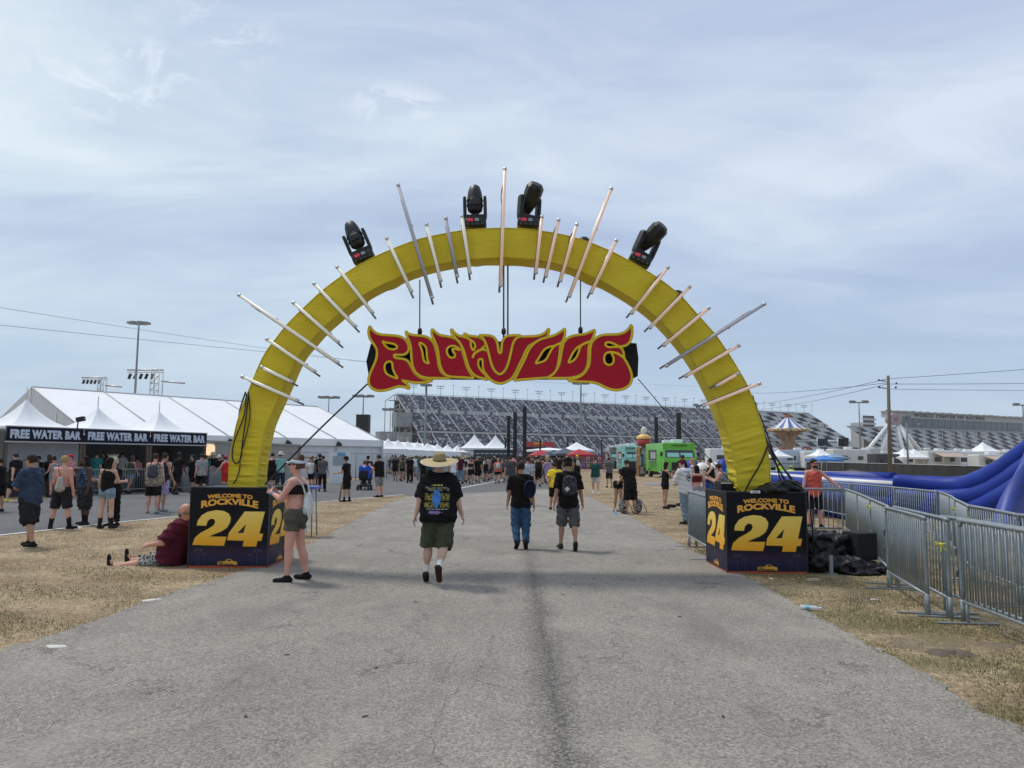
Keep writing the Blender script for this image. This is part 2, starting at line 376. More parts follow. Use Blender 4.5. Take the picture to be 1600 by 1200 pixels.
# grass blades and straw on the verges: nobody could count them
def inside(pt, poly):
    x, y = pt; c = False; n = len(poly)
    for i in range(n):
        x1, y1 = poly[i]; x2, y2 = poly[i - 1]
        if (y1 > y) != (y2 > y) and x < (x2 - x1) * (y - y1) / (y2 - y1) + x1: c = not c
    return c
def in_np(X, Y, poly):
    c = np.zeros(len(X), bool); n = len(poly)
    for i in range(n):
        x1, y1 = poly[i]; x2, y2 = poly[i - 1]
        if y1 == y2: continue
        k = ((y1 > Y) != (y2 > Y)) & (X < (x2 - x1) * (Y - y1) / (y2 - y1) + x1); c ^= k
    return c
POLY_MAIN = [(x + .07, y) for x, y in ml] + [(x - .07, y) for x, y in mr]; POLY_X = [(p.x, p.y) for p in lo + mid + hi + far + up]
def blades(name, n, xr, yr, hmin, hmax, wid, m, lean=0.7, seed=1):
    rg = np.random.default_rng(seed)
    Y = yr[0] + (yr[1] - yr[0]) * rg.random(n * 3) ** 1.5; X = rg.uniform(xr[0], xr[1], n * 3)
    k = ~in_np(X, Y, POLY_MAIN) & ~in_np(X, Y, POLY_X) & (np.abs(X) < 0.70 * Y + 0.4)
    cl = np.sin(X * 3.1 + 1.7 * np.sin(Y * 2.3)) + np.sin(Y * 4.1 + X * 1.3) + rg.normal(0, 0.9, len(X)); k &= cl > -0.1
    X, Y = X[k][:n], Y[k][:n]; n = len(X)
    a = rg.uniform(0, 2 * np.pi, n); L = rg.uniform(hmin, hmax, n); ln = rg.uniform(0.1, lean, n) * 1.9; b = rg.uniform(0, 2 * np.pi, n)
    base = np.stack([X, Y, np.zeros(n)], 1); wv = np.stack([np.cos(a), np.sin(a), 0 * a], 1) * wid
    tip = base + np.stack([np.cos(b) * np.sin(np.minimum(ln, 1.5)) * L, np.sin(b) * np.sin(np.minimum(ln, 1.5)) * L, np.cos(np.minimum(ln, 1.5)) * L + .002], 1)
    vs = np.concatenate([base - wv, base + wv, tip], 0); me = bpy.data.meshes.new(name)
    me.vertices.add(3 * n); me.vertices.foreach_set('co', vs.ravel()); me.loops.add(3 * n); me.polygons.add(n)
    idx = np.stack([np.arange(n), np.arange(n) + n, np.arange(n) + 2 * n], 1)
    me.loops.foreach_set('vertex_index', idx.ravel().astype(np.int32)); me.polygons.foreach_set('loop_start', np.arange(0, 3 * n, 3, dtype=np.int32))
    me.update(); me.validate(); me.materials.append(m); return mesh_obj(name, me)
def island_mat(name, cols):
    m = bpy.data.materials.new(name); m.use_nodes = True; nt = m.node_tree; b = nt.nodes['Principled BSDF']
    g = N(nt, 'ShaderNodeNewGeometry'); r = ramp(nt, cols); nt.links.new(g.outputs['Random Per Island'], r.inputs[0])
    nt.links.new(r.outputs[0], b.inputs['Base Color']); b.inputs['Roughness'].default_value = 0.9; b.inputs['Specular IOR Level'].default_value = 0.1
    return m
M_straw = island_mat('straw_blades', [(0, (0.62, 0.50, 0.30)), (0.35, (0.45, 0.34, 0.19)), (0.75, (0.27, 0.20, 0.12)), (1, (0.15, 0.11, 0.06))])
M_green = island_mat('green_blades', [(0, (0.20, 0.20, 0.075)), (0.5, (0.13, 0.14, 0.045)), (1, (0.30, 0.26, 0.12))])
tag(blades('dry_grass', 90000, (-24, -1), (6.3, 40), 0.015, 0.05, 0.0045, M_straw, seed=2), 'dry straw coloured grass blades on the verge beside the seated man', 'grass', kind='stuff')
tag(blades('dry_grass', 60000, (1, 16), (5.0, 40), 0.015, 0.05, 0.0045, M_straw, seed=3), 'patchy brown grass blades below the steel barriers', 'grass', kind='stuff')
tag(blades('green_grass', 42000, (1.8, 9), (5.0, 16), 0.012, 0.04, 0.004, M_green, seed=4), 'thin green grass by the right box and barriers', 'grass', kind='stuff')
tag(blades('green_grass', 9000, (-6.6, -2.0), (6.8, 16), 0.012, 0.04, 0.004, M_green, seed=5), 'thin green grass along the left road edge', 'grass', kind='stuff')
# ================================================================== ARCH
YA = 12.2; AD = 0.50                       # front plane of the arch and its depth
def arch_fabric():
    m = bpy.data.materials.new('yellow_fabric'); m.use_nodes = True; nt = m.node_tree; b = nt.nodes['Principled BSDF']
    t = N(nt, 'ShaderNodeTexCoord').outputs['Object']
    r = ramp(nt, [(0.3, (0.74, 0.58, 0.035)), (0.7, (0.84, 0.67, 0.05))]); nt.links.new(noise(nt, t, 1.6, 4), r.inputs[0]); nt.links.new(r.outputs[0], b.inputs['Base Color'])
    b.inputs['Roughness'].default_value = 0.62; b.inputs['Specular IOR Level'].default_value = 0.25
    bp = N(nt, 'ShaderNodeBump'); bp.inputs['Strength'].default_value = 0.6; bp.inputs['Distance'].default_value = 0.03
    nt.links.new(noise(nt, mapping(nt, t, (1, 1, 3.2)), 6, 5, 0.6, 0.9), bp.inputs['Height']); nt.links.new(bp.outputs[0], b.inputs['Normal'])
    tr = N(nt, 'ShaderNodeBsdfTranslucent'); tr.inputs[0].default_value = (0.75, 0.62, 0.03, 1)
    mx = N(nt, 'ShaderNodeMixShader'); mx.inputs[0].default_value = 0.2
    nt.links.new(b.outputs[0], mx.inputs[1]); nt.links.new(tr.outputs[0], mx.inputs[2]); nt.links.new(mx.outputs[0], nt.nodes['Material Output'].inputs[0])
    return m
M_yel = arch_fabric()
M_black = mat('black_metal', (0.012, 0.012, 0.013), 0.45, var=0.3, spec=0.4)
M_blackcloth = mat('black_cloth', (0.008, 0.008, 0.009), 0.9, bump=0.5, bscale=9)
M_cable = mat('black_cable', (0.012, 0.012, 0.012), 0.6)
M_steel = mat('galvanised_steel', (0.25, 0.285, 0.30), 0.45, 0.35, var=0.16, vscale=11, bump=0.12, bscale=30)
M_alu = mat('aluminium', (0.62, 0.62, 0.63), 0.4, 0.8)
outer = [(357, 757), (359, 722), (364, 690), (372, 655), (388, 612), (411, 558), (432.5, 527.5), (452.5, 503), (479, 477), (506.5, 452), (542, 426), (576, 406), (616, 388), (651, 375), (687, 366.5), (727, 360), (789, 356.5), (845, 361), (900, 372), (953, 392), (996, 415), (1033, 438), (1064, 463), (1091, 493), (1116, 521), (1134.6, 547), (1152, 575), (1169, 606), (1186, 652), (1194.6, 683), (1202, 723.6), (1203.5, 770)]
inner = [(401, 757), (404, 722), (410, 690), (418, 660), (437, 618), (463, 561), (484, 534), (503, 513), (521, 497), (541, 480), (570, 459), (600, 443), (632, 429), (662, 418.5), (694, 411), (731, 405), (789, 402), (840, 406), (886, 416), (931, 434), (970, 455), (1001, 475), (1028, 497), (1052, 522), (1073, 548), (1090, 573), (1106, 601), (1122, 635), (1136, 672), (1143, 700), (1150, 735), (1153, 770)]
outer.insert(0, (356, 800)); inner.insert(0, (399, 800)); outer.append((1204, 812)); inner.append((1155, 812))
O3 = smooth_loop([tuple(P(x, y, YA)) for x, y in outer], 10, False); I3 = smooth_loop([tuple(P(x, y, YA)) for x, y in inner], 10, False)
def arch_mesh():
    n = len(O3); b = MB(); per = 6; rows = []
    for i in range(n):
        o, q = Vector(O3[i]), Vector(I3[i]); t = i / (n - 1)
        ang = math.atan2(o.x + .1, o.z - 1); leg = max(0.0, 1 - (o.z - 1.0) / 1.9)       # more gathers low on the legs
        cs = []
        c4 = [o, q, q + Vector((0, AD, 0)), o + Vector((0, AD, 0))]
        for s in range(4):
            a, c = c4[s], c4[(s + 1) % 4]
            for k in range(per):
                f = k / per; p = a.lerp(c, f); bul = math.sin(math.pi * f)
                nrm = [Vector((0, -1, 0)), (q - o).normalized(), Vector((0, 1, 0)), (o - q).normalized()][s]
                w = 0.012 * math.sin(i * 0.55 + 2 * f + s) * math.sin(i * 0.113 + s) * bul
                w += leg * 0.026 * (math.sin(i * 2.3 + f * 2.5 + 1.4 * math.sin(i * 0.37)) + 0.5 * math.sin(i * 1.25 + f * 4)) * (0.45 + 0.55 * bul)
                if s == 1:
                    for (c0, wd, am) in ((0.372, 0.018, 0.065), (0.50, 0.03, 0.04), (0.60, 0.022, 0.075), (0.535, 0.02, 0.05)):
                        w += am * math.exp(-((t - c0) / wd) ** 2) * (0.25 + 0.75 * bul)
                seam = 0.009 if i % 27 in (0, 1) else 0
                cs.append(p + nrm * (w + seam))
        rows.append(cs)
    L = 4 * per
    vs = [p for r in rows for p in r]
    fs = [(i * L + k, i * L + (k + 1) % L, (i + 1) * L + (k + 1) % L, (i + 1) * L + k) for i in range(n - 1) for k in range(L)]
    b.add(vs, fs, 0, True); return b
arch = empty('arch', (P(789, 880, YA).x, YA + .25, 0)); tag(arch, 'huge yellow fabric covered arch spanning the road from box to box', 'arch')
def kid(o, parent):
    o.parent = parent; o.matrix_parent_inverse = Matrix.Translation(parent.location).inverted() if parent.parent is None else Matrix.Identity(4); return o
am = arch_mesh(); ao = am.build('fabric_cover', M_yel)
md = ao.modifiers.new('e', 'EDGE_SPLIT'); md.split_angle = R(50); kid(ao, arch)
for pts, nm in ((O3, 'outer_seam'), (I3, 'inner_seam')):
    kid(MB().tube([Vector(p) + Vector((0, -0.004, 0)) for p in pts], 0.009, 5).build(nm, M_yel), arch)

# light tubes fixed across the arch
TUBES = [((377, 588), (474, 630), 0, 'lowest of the left leg'), ((407, 573), (465, 601), 0, 'short, second up the left leg'), ((415.5, 529), (500, 586), 0, 'third up the left leg, under the long one'),
 ((372, 460), (536, 572), 0, 'very long, sticking out far over the left shoulder'), ((457, 472), (536, 541), 0, 'just above the long one of the left shoulder'), ((489.5, 442), (562, 517), 0, 'between the left leg and the leftmost stage light'),
 ((525.6, 416), (588, 496), 0, 'just under the leftmost stage light'), ((603.6, 371), (647, 464), 0, 'just above the leftmost stage light'), ((621.5, 287), (678, 474), 2, 'very long and grey, left of the crown'),
 ((666, 349), (691, 448), 0, 'cream, right of the long grey one'), ((696, 339), (716.5, 441), 2, 'short and grey, left of the crown'), ((721.4, 336), (736, 436), 0, 'left of the stage light with the rounded head'),
 ((789, 262), (782, 456), 1, 'longest and upright, at the very top'), ((847, 337), (836.4, 436), 1, 'first right of the angular stage light'), ((873.4, 342), (851, 441), 1, 'second right of the angular stage light'),
 ((902, 349), (873, 448), 1, 'third right of the angular stage light'), ((956, 293), (886.4, 472), 1, 'very long, peach, over a grey bar'), ((964, 374), (919.7, 466), 1, 'beside the rightmost stage light'),
 ((1045, 416.5), (981, 497), 1, 'first below the rightmost stage light'), ((1079, 447), (1009, 519), 1, 'second below the rightmost stage light'), ((1109, 480), (1030, 546), 1, 'just above the long grey one of the right side'),
 ((1196, 474), (1033, 577), 2, 'very long and grey, sticking out far on the right'), ((1156, 539), (1063, 593), 1, 'just below the long grey one of the right side'), ((1154.7, 583), (1111, 608), 1, 'shortest, on the right leg'),
 ((1188.6, 598.5), (1090, 638), 1, 'lowest of the right leg')]
M_tube = [mat('tube_cream', (0.83, 0.79, 0.68), 0.35, emit=(0.9, 0.84, 0.70), estr=0.10), mat('tube_peach', (0.86, 0.62, 0.47), 0.35, emit=(0.9, 0.58, 0.40), estr=0.14), mat('tube_grey', (0.45, 0.43, 0.46), 0.4)]
CN = ['cream', 'peach', 'grey']
for (a, b, c, d) in TUBES:
    A, B = P(*a, YA - 0.17), P(*b, YA - 0.12); dr = (B - A).normalized(); L = (B - A).length
    o = MB().tube([A + dr * .03, B - dr * .11], 0.026, 10).build('light_tube', M_tube[c])
    tag(o, {0: 'cream', 1: 'peach', 2: 'grey'}[c] + ' light tube on the arch, ' + d, 'light tube', 'light tubes across the arch')
    MB().tube([A, A + dr * .045], 0.030, 10).build('end_cap', M_alu, o); MB().tube([B - dr * .125, B - dr * .08], 0.030, 10).build('end_cap', M_alu, o)
    off = Vector((0, .06, 0)); sd_ = Vector((dr.z, 0, -dr.x)) * .02
    MB().tube([A + dr * (L * .12) + off + sd_, B + off + sd_], 0.017, 6).build('mounting_bar', mat('bar_grey', (0.22, 0.22, 0.23), 0.4, 0.6), o)
    for f in (.35, .72):
        cl_ = MB()
        p = A.lerp(B, f); cl_.box(p + off * 1.2, (.05, .07, .05), mi=0)
        cl_.tube([p + off, p + Vector((0, YA - p.y + .03, 0))], .012, 6)
        cl_.build('clamp', M_black, o)
    p0 = A + dr * (.1 * L); q0 = A.lerp(B, .38) + Vector((0, .16, 0)); sgn = -1 if dr.x > 0 else 1
    mid_ = p0.lerp(q0, .5) + Vector((sgn * -.02, .05, -.02)) + sd_ * random.uniform(.3, 1.8)
    MB().tube(smooth_loop([tuple(p0 + off * .5), tuple(p0.lerp(mid_, .5) + sd_ * 1.1), tuple(mid_), tuple(q0)], 5, False), 0.006, 5).build('power_cable', M_cable, o)

# moving head stage lights
def rounded_box(b, c, d, M, r=0.22, n=10, mi=0, taper=1.0, tz=1.0):
    def f(u, v_):
        th = u * 2 * math.pi; ph = (v_ - .5) * math.pi
        sg = lambda x, e: math.copysign(abs(x) ** e, x)
        p = Vector((sg(math.cos(ph), r) * sg(math.cos(th), r), sg(math.cos(ph), r) * sg(math.sin(th), r), sg(math.sin(ph), r)))
        k = 1 + (taper - 1) * (p.z * .5 + .5)
        return M @ Vector((p.x * d[0] / 2 * k, p.y * d[1] / 2 * k, p.z * d[2] / 2 * tz)) + Vector(c)
    b.grid(f, n * 2 + 4, n + 2, mi, True)
M_lbl_red = mat('label_red', (0.55, 0.03, 0.06), 0.5, emit=(0.8, 0.05, 0.1), estr=0.15); M_lbl_grey = mat('label_grey', (0.3, 0.33, 0.35), 0.5)
def stage_light(px, py, tilt, kind, label):
    base = P(px, py, YA + .20); T = Matrix.Rotation(tilt, 3, 'Y'); S = 0.70
    t = empty('stage_light', base); tag(t, label, 'stage light', 'moving stage lights on top of the arch')
    I = T
    def loc(x, y, z): return T @ Vector((x, y, z))
    b = MB(); rounded_box(b, loc(0, 0, .065), (.36, .30, .15), I, .35); b.build('base', M_black, t)
    b = MB()
    for k in range(4): b.tube([loc(-.12 + .08 * k, -.13, .03), loc(-.12 + .08 * k, -.165, .03)], .014, 8)
    b.build('connector_row', mat('plug_dark', (.08, .09, .03), .5), t)
    MB().box(loc(-.075, -.155, .10), (.085, .012, .05), M=I).build('display', M_lbl_red, t)
    MB().box(loc(.03, -.155, .10), (.065, .012, .045), M=I).build('rating_label', M_lbl_grey, t)
    rz = Matrix.Rotation(R(0 if kind == 0 else 28), 3, 'Z')
    b = MB(); b.box(T @ (rz @ Vector((0, 0, .18))), (.36, .13, .07), M=T @ rz)
    for s_ in (-1, 1): rounded_box(b, T @ (rz @ Vector((s_ * .165, 0, .345))), (.055, .14, .37), T @ rz, .35)
    b.build('yoke', M_black, t)
    b = MB()
    if kind == 0:
        H = T @ Matrix.Rotation(R(-12), 3, 'X'); c = T @ Vector((0, 0, .42))
        prof = [(0, -.17), (.08, -.17), (.118, -.13), (.128, -.02), (.125, .10), (.112, .20), (.085, .29), (.05, .32), (0, .325)]
        b.lathe(prof, c, 18, M=H @ Matrix.Diagonal((1, .95, 1)))
        for z in (-.06, .03): b.lathe([(.126, z), (.134, z + .006), (.134, z + .02), (.126, z + .026)], c, 18, M=H)
        rounded_box(b, c + H @ Vector((0, -.10, -.04)), (.15, .09, .13), H, .4)
        b.build('lamp_head', M_black, t)
    else:
        H = T @ rz @ Matrix.Rotation(R(38), 3, 'X'); c = T @ Vector((0, 0, .43))
        prof = [(0, -.20), (.06, -.20), (.085, -.14), (.115, -.02), (.135, .08), (.145, .14), (.145, .27), (.10, .33), (0, .33)]
        b.lathe(prof, c, 8, M=H @ Matrix.Rotation(R(22.5), 3, 'Z'), sm=False); b.build('lamp_head', M_black, t)
        b = MB(); b.lathe([(0, -.205), (.05, -.205)], c, 12, M=H); b.build('lens', mat('lens_glass', (.01, .012, .02), .1), t)
        b = MB(); b.box(c + H @ Vector((0, -.128, .29)), (.07, .02, .03), M=H); b.build('vent', M_cable, t)
    for ch in t.children:
        ch.scale = (1.02,) * 3
    return t
stage_light(571, 409, R(-24), 0, 'rounded black stage light leaning outward on the left shoulder of the arch')
stage_light(743, 357, R(-2), 0, 'upright rounded black stage light, left of the top light tube')
stage_light(825, 357, R(3), 1, 'angular black stage light right of the top light tube, seen from behind')
stage_light(997, 413, R(24), 1, 'angular black stage light leaning outward on the right shoulder of the arch')
for (x, y, r_, lab) in ((912, 379, .105, 'black dome lamp peeking over the arch beside the long peach tube'), (1058, 462, .10, 'small black dome lamp peeking over the right shoulder of the arch')):
    c = P(x, y, YA + .62); b = MB()
    b.lathe([(r_ * 1.0, -.12), (r_ * 1.05, 0), (r_ * .95, r_ * .5), (r_ * .6, r_ * .85), (0, r_)], c, 16); b.lathe([(0, -.12), (r_, -.12)], c, 16)
    t = b.build('dome_lamp', M_black); tag(t, lab, 'lamp')
    MB().box(c + Vector((0, -.02, -.13)), (.09, .09, .12)).build('bracket', M_black, t)

# cables running along the back of the arch and down the legs
def cable(name, pts, r, label, cat='cable', m=None, sub=6, grp=None):
    o = MB().tube(smooth_loop([tuple(p) for p in pts], sub, False), r, 6).build(name, m or M_cable); return tag(o, label, cat, grp)
pts = [Vector(O3[i]) + Vector((0, AD + .01 + .05 * math.sin(i * .9), 0)) + (Vector(O3[i]) - Vector(I3[i])).normalized() * (.03 + .022 * math.sin(i * .55)) for i in range(170, len(O3) - 14, 4)]
cable('power_cable', pts, .017, 'black power cable running over the right shoulder of the arch', sub=3)
cable('power_cable', [P(x, y, YA + .1) for x, y in ((384, 612), (375, 640), (372, 665), (366, 690), (363, 720), (361, 745))], .014, 'black cable hugging the outer edge of the left arch leg')
cable('power_cable', [P(x, y, YA - .04) for x, y in ((385, 615), (381, 650), (366, 690), (363, 715), (369, 724), (376, 716), (379, 690), (384, 655), (388, 618))], .011, 'looped black cable hanging on the left arch leg')
cable('power_cable', [P(x, y, YA - .035) for x, y in ((388, 612), (390, 655), (376, 712), (375, 728), (371, 745), (364, 756))], .009, 'thin black cable dropping down the face of the left leg')
for k, (a, b_, c_) in enumerate((((1176, 618), (1194, 680), (1232, 766)), ((1180, 628), (1199, 690), (1248, 768)), ((1186, 645), (1206, 700), (1224, 768)), ((1190, 668), (1210, 712), (1256, 770)), ((1196, 690), (1198, 735), (1206, 770)), ((1199, 700), (1215, 730), (1240, 770)))):
    cable('power_cable', [P(*a, YA + .45), P(*b_, YA + .3), P(*c_, YA + .1)], .012, ['thickest black cable on the right leg, closest to the fabric', 'black cable ending furthest out but one on the right box', 'black cable in the middle of the right leg bundle', 'black cable ending furthest out on the right box', 'black cable falling straight beside the right arch leg', 'short black cable from low on the right leg'][k], grp='cables fanning down from the right leg')
cable('strap', [P(1201, 694, YA - .03), P(1188, 725, YA - .06), P(1172, 752, YA - .09), P(1164, 768, YA - .1)], .014, 'black strap crossing the foot of the right arch leg', 'strap')

# ------------------------------------------------------------------ hanging sign
YS = 12.42
M_red = mat('sign_red', (0.42, 0.013, 0.028), 0.6, var=0.06, vscale=3, spec=.12); M_gold = mat('sign_gold', (0.78, 0.53, 0.02), 0.55, var=0.08, spec=.2); M_olive = mat('sign_edge', (0.25, 0.2, 0.04), 0.7)
sA = lambda x, y: (560 + x / 6.957, 500 + y / 6.957)
sB = lambda x, y: (780 + x / 6.957, 500 + y / 6.957)
LET = [
 (sA, [(125,72),(150,108),(190,140),(240,158),(320,165),(410,172),(470,188),(510,215),(538,255),(548,300),(540,340),(510,370),(470,380),(430,380),(396,378),(388,392),(402,408),(440,418),(490,425),(530,442),(560,480),(590,540),(620,585),(670,622),(730,645),(790,650),(792,662),(740,676),(680,682),(600,680),(530,668),(478,658),(512,682),(540,712),(550,745),(500,728),(440,722),(390,735),(330,755),(260,768),(200,765),(150,742),(118,700),(112,645),(125,590),(155,520),(185,450),(198,400),(202,340),(185,290),(150,240),(122,190),(112,130)],
   [[(262,232),(300,245),(350,252),(395,265),(420,290),(408,312),(375,320),(330,310),(295,283)],[(320,455),(350,452),(368,475),(375,530),(395,580),(425,632),(380,622),(330,600),(298,570),(284,520),(292,478)]], []),
 (sA, [(518,125),(545,150),(600,165),(680,172),(740,185),(790,215),(825,265),(845,330),(860,400),(870,470),(885,530),(915,580),(955,608),(990,624),(985,634),(940,635),(860,632),(780,632),(720,626),(660,602),(615,560),(590,500),(580,440),(575,370),(570,300),(555,240),(530,180)],
   [[(665,250),(700,260),(730,290),(742,330),(745,390),(750,430),(765,470),(740,465),(715,445),(702,400),(695,350),(680,300)]], []),
 (sA, [(808,105),(840,135),(890,165),(960,178),(1020,190),(1075,220),(1112,265),(1125,310),(1137,360),(1155,420),(1175,490),(1200,550),(1230,595),(1252,625),(1230,632),(1150,625),(1070,622),(990,615),(940,590),(905,540),(885,480),(875,410),(865,340),(850,280),(825,220),(800,160),(798,120)],
   [[(975,300),(1010,282),(1060,290),(1108,325),(1060,317),(1025,315),(1030,345),(1050,375),(1045,402),(1015,410),(985,395),(965,360),(962,325)]], []),
 (sA, [(1012,102),(1040,135),(1080,165),(1130,180),(1165,188),(1148,160),(1160,150),(1190,168),(1240,177),(1300,186),(1350,210),(1378,250),(1372,285),(1345,312),(1385,325),(1415,355),(1430,400),(1430,470),(1420,560),(1410,630),(1395,645),(1350,635),(1300,620),(1250,590),(1215,545),(1190,490),(1170,420),(1150,350),(1125,290),(1095,240),(1050,190),(1015,145)],
   [[(1225,225),(1255,245),(1270,285),(1250,328),(1230,300),(1222,260)],[(1332,425),(1350,440),(1352,500),(1362,550),(1378,592),(1345,560),(1310,510),(1302,470),(1310,435)]], [[(1243,412),(1255,375),(1288,345),(1342,322),(1385,328),(1415,355),(1435,400),(1445,450)], [(1165,188),(1200,205),(1228,228)]],
   [(1335,318),(1372,285),(1378,250),(1350,210),(1300,186),(1240,177),(1190,168),(1160,150),(1148,160),(1165,188),(1130,180),(1080,165),(1040,135),(1012,102),(1015,145),(1050,190),(1095,240),(1125,290),(1150,350),(1170,420),(1190,490),(1215,545),(1250,590),(1300,620),(1350,635),(1402,646),(1378,597)]),
 (lambda x, y: sB(x - 1530.5, y), [(2066,98),(2070,125),(2050,182),(1975,212),(1895,258),(1850,290),(1818,340),(1788,410),(1748,490),(1710,570),(1670,632),(1615,668),(1550,690),(1480,675),(1428,640),(1395,595),(1390,560),(1410,480),(1430,470),(1540,590),(1590,560),(1630,500),(1650,420),(1670,330),(1690,250),(1715,205),(1755,182),(1880,178),(1960,170),(2025,142)], [], [],
   [(1375,570),(1395,600),(1428,640),(1480,675),(1550,690),(1615,668),(1670,632),(1710,570),(1748,490),(1788,410),(1818,340),(1850,290),(1895,258),(1975,212),(2050,182),(2070,125),(2066,98),(2025,142),(1960,170),(1880,178),(1755,182)]),
 (lambda x, y: sB(x - 1530.5, y), [(1315,168),(1420,170),(1470,188),(1503,230),(1517,290),(1525,345),(1540,360),(1553,345),(1557,290),(1566,235),(1590,195),(1635,172),(1758,168),(1712,205),(1682,255),(1662,335),(1640,430),(1614,510),(1582,562),(1540,590),(1498,570),(1465,525),(1440,460),(1420,380),(1400,300),(1375,235),(1345,190)], [], []),
 (sB, [(708,98),(680,120),(620,158),(560,180),(520,190),(440,215),(380,255),(340,300),(310,350),(280,420),(240,500),(200,580),(165,648),(180,655),(250,648),(350,640),(450,632),(520,625),(570,600),(610,560),(635,500),(650,420),(660,340),(668,270),(690,228),(712,170),(716,120)],
   [[(398,470),(440,400),(480,335),(530,298),(595,285),(570,320),(542,370),(515,420),(480,450),(440,462)]], [[(590,287),(630,268),(672,250)]]),
 (sB, [(1028,112),(980,135),(920,155),(850,165),(780,180),(730,210),(700,250),(685,310),(672,380),(660,450),(635,520),(595,580),(528,628),(545,634),(640,632),(740,632),(820,622),(890,595),(935,550),(960,490),(970,400),(972,320),(982,255),(1010,210),(1030,160),(1038,125)],
   [[(755,462),(780,400),(810,345),(850,300),(888,280),(875,310),(860,360),(835,410),(800,445)]], [[(885,281),(930,255),(985,235)]]),
 (sB, [(1430,60),(1410,95),(1360,135),(1300,155),(1220,158),(1140,162),(1080,180),(1030,215),(1000,260),(988,330),(985,420),(975,490),(945,550),(900,600),(840,630),(750,655),(830,668),(930,672),(1020,678),(1080,695),(1140,725),(1200,750),(1270,762),(1340,752),(1400,720),(1435,670),(1440,600),(1420,530),(1390,470),(1358,412),(1350,350),(1330,310),(1305,292),(1370,280),(1410,250),(1435,200),(1445,130),(1442,75)],
   [[(1160,250),(1190,242),(1230,252),(1295,286),(1240,293),(1190,295),(1158,275)],[(1150,378),(1180,354),(1210,352),(1225,370),(1245,420),(1235,470),(1195,490),(1155,470),(1140,425)]], [[(1208,350),(1280,362),(1356,410)]])]
sign = empty('hanging_sign', P(787, 600, YS)); tag(sign, 'red flame lettered sign with gold outlines hanging on chains under the arch', 'sign')
ys0 = YS
def loop3(fn, pts, y, closed=True, sub=4):
    return [P(*fn(*q), y) for q in smooth_loop(pts, sub, closed)]
def flat_tube(b, pts, w, d, closed=True, mi=0):
    """border strip: ellipse section, wide in the sign's plane, thin along Y"""
    n = len(pts); vs = []; K = 6
    for i, p in enumerate(pts):
        a = pts[(i + 1) % n] if closed or i < n - 1 else p; c = pts[i - 1] if closed or i > 0 else p
        t = (a - c); t.y = 0; t.normalize(); nr = Vector((t.z, 0, -t.x))
        for k in range(K): th = 2 * math.pi * (k + .5) / K; vs.append(p + nr * (math.cos(th) * w) + Vector((0, math.sin(th) * d, 0)))
    m_ = n if closed else n - 1
    fs = [(i * K + k, i * K + (k + 1) % K, ((i + 1) % n) * K + (k + 1) % K, ((i + 1) % n) * K + k) for i in range(m_) for k in range(K)]
    b.add(vs, fs, mi, False)
for li, ent in enumerate(LET):
    fn, out_, holes, slits = ent[:4]; opn = ent[4] if len(ent) > 4 else None
    y = ys0 - 0.010 * li * (1 if li < 5 else 1)
    loops = [[(p.x, p.z) for p in loop3(fn, q, y)] for q in [out_] + holes]
    me = plate_mesh('letter', loops, 0.06); lo_ = put(me, 'letter', M_red, None, (0, y, 0)); kid(lo_, sign)
    b = MB()
    for q in ([] if opn else [out_]) + holes: flat_tube(b, loop3(fn, q, y - .034), .019, .008)
    if opn: flat_tube(b, loop3(fn, opn, y - .034, False), .019, .008, False)
    for q in slits: flat_tube(b, loop3(fn, q, y - .036, False), .022, .008, False)
    bo = b.build('gold_border', M_gold); bo.parent = lo_; bo.matrix_parent_inverse = Matrix.Identity(4)
    b = MB(); 
    flat_tube(b, loop3(fn, opn or out_, y - .026, opn is None), .026, .010, opn is None)
    bo = b.build('border_edge', M_olive); bo.parent = lo_
blk = [(580, 538), (573, 565), (577, 590), (600, 591), (780, 591.5), (985, 591), (996, 588), (997, 560), (994, 537), (960, 534), (790, 534), (640, 533)]
me = plate_mesh('x', [[(P(x, y, YS + .1).x, P(x, y, YS + .1).z) for x, y in blk]], .26); kid(put(me, 'backing_box', M_blackcloth, None, (0, YS + .19, 0)), sign)
for i, (x, y0, y1, w_) in enumerate(((656, 437, 521, 0), (787, 414, 521, 1), (793.5, 414, 545, 1), (907, 435, 519, 0))):
    A, B = P(x, y0, YS + .1), P(x, y1, YS + .1)
    o = MB().tube([A, B + Vector((0, 0, -.1))], .010 if not w_ else .014, 6).build('hoist_chain', M_cable if w_ < 1 else mat('dark_chain', (.10, .10, .11), .5, .5)); kid(o, sign)
    if i != 2: kid(MB().lathe([(0, -.07), (.035, -.05), (.04, 0), (.03, .04), (0, .06)], B + Vector((0, -.0, .04)), 10).build('hoist_hook', M_black), sign)
cable('tie_strap', [P(574, 600, YS + .1), P(500, 670, YS - .1), P(414, 757, YS - .3)], .016, 'dark strap running from the hanging sign down to the left box', 'strap')
cable('tie_line', [P(997, 592, YS + .1), P(1068, 674, YS - .05), P(1157, 768, YS - .3)], .008, 'thin dark line running from the hanging sign down to the right box', 'line')

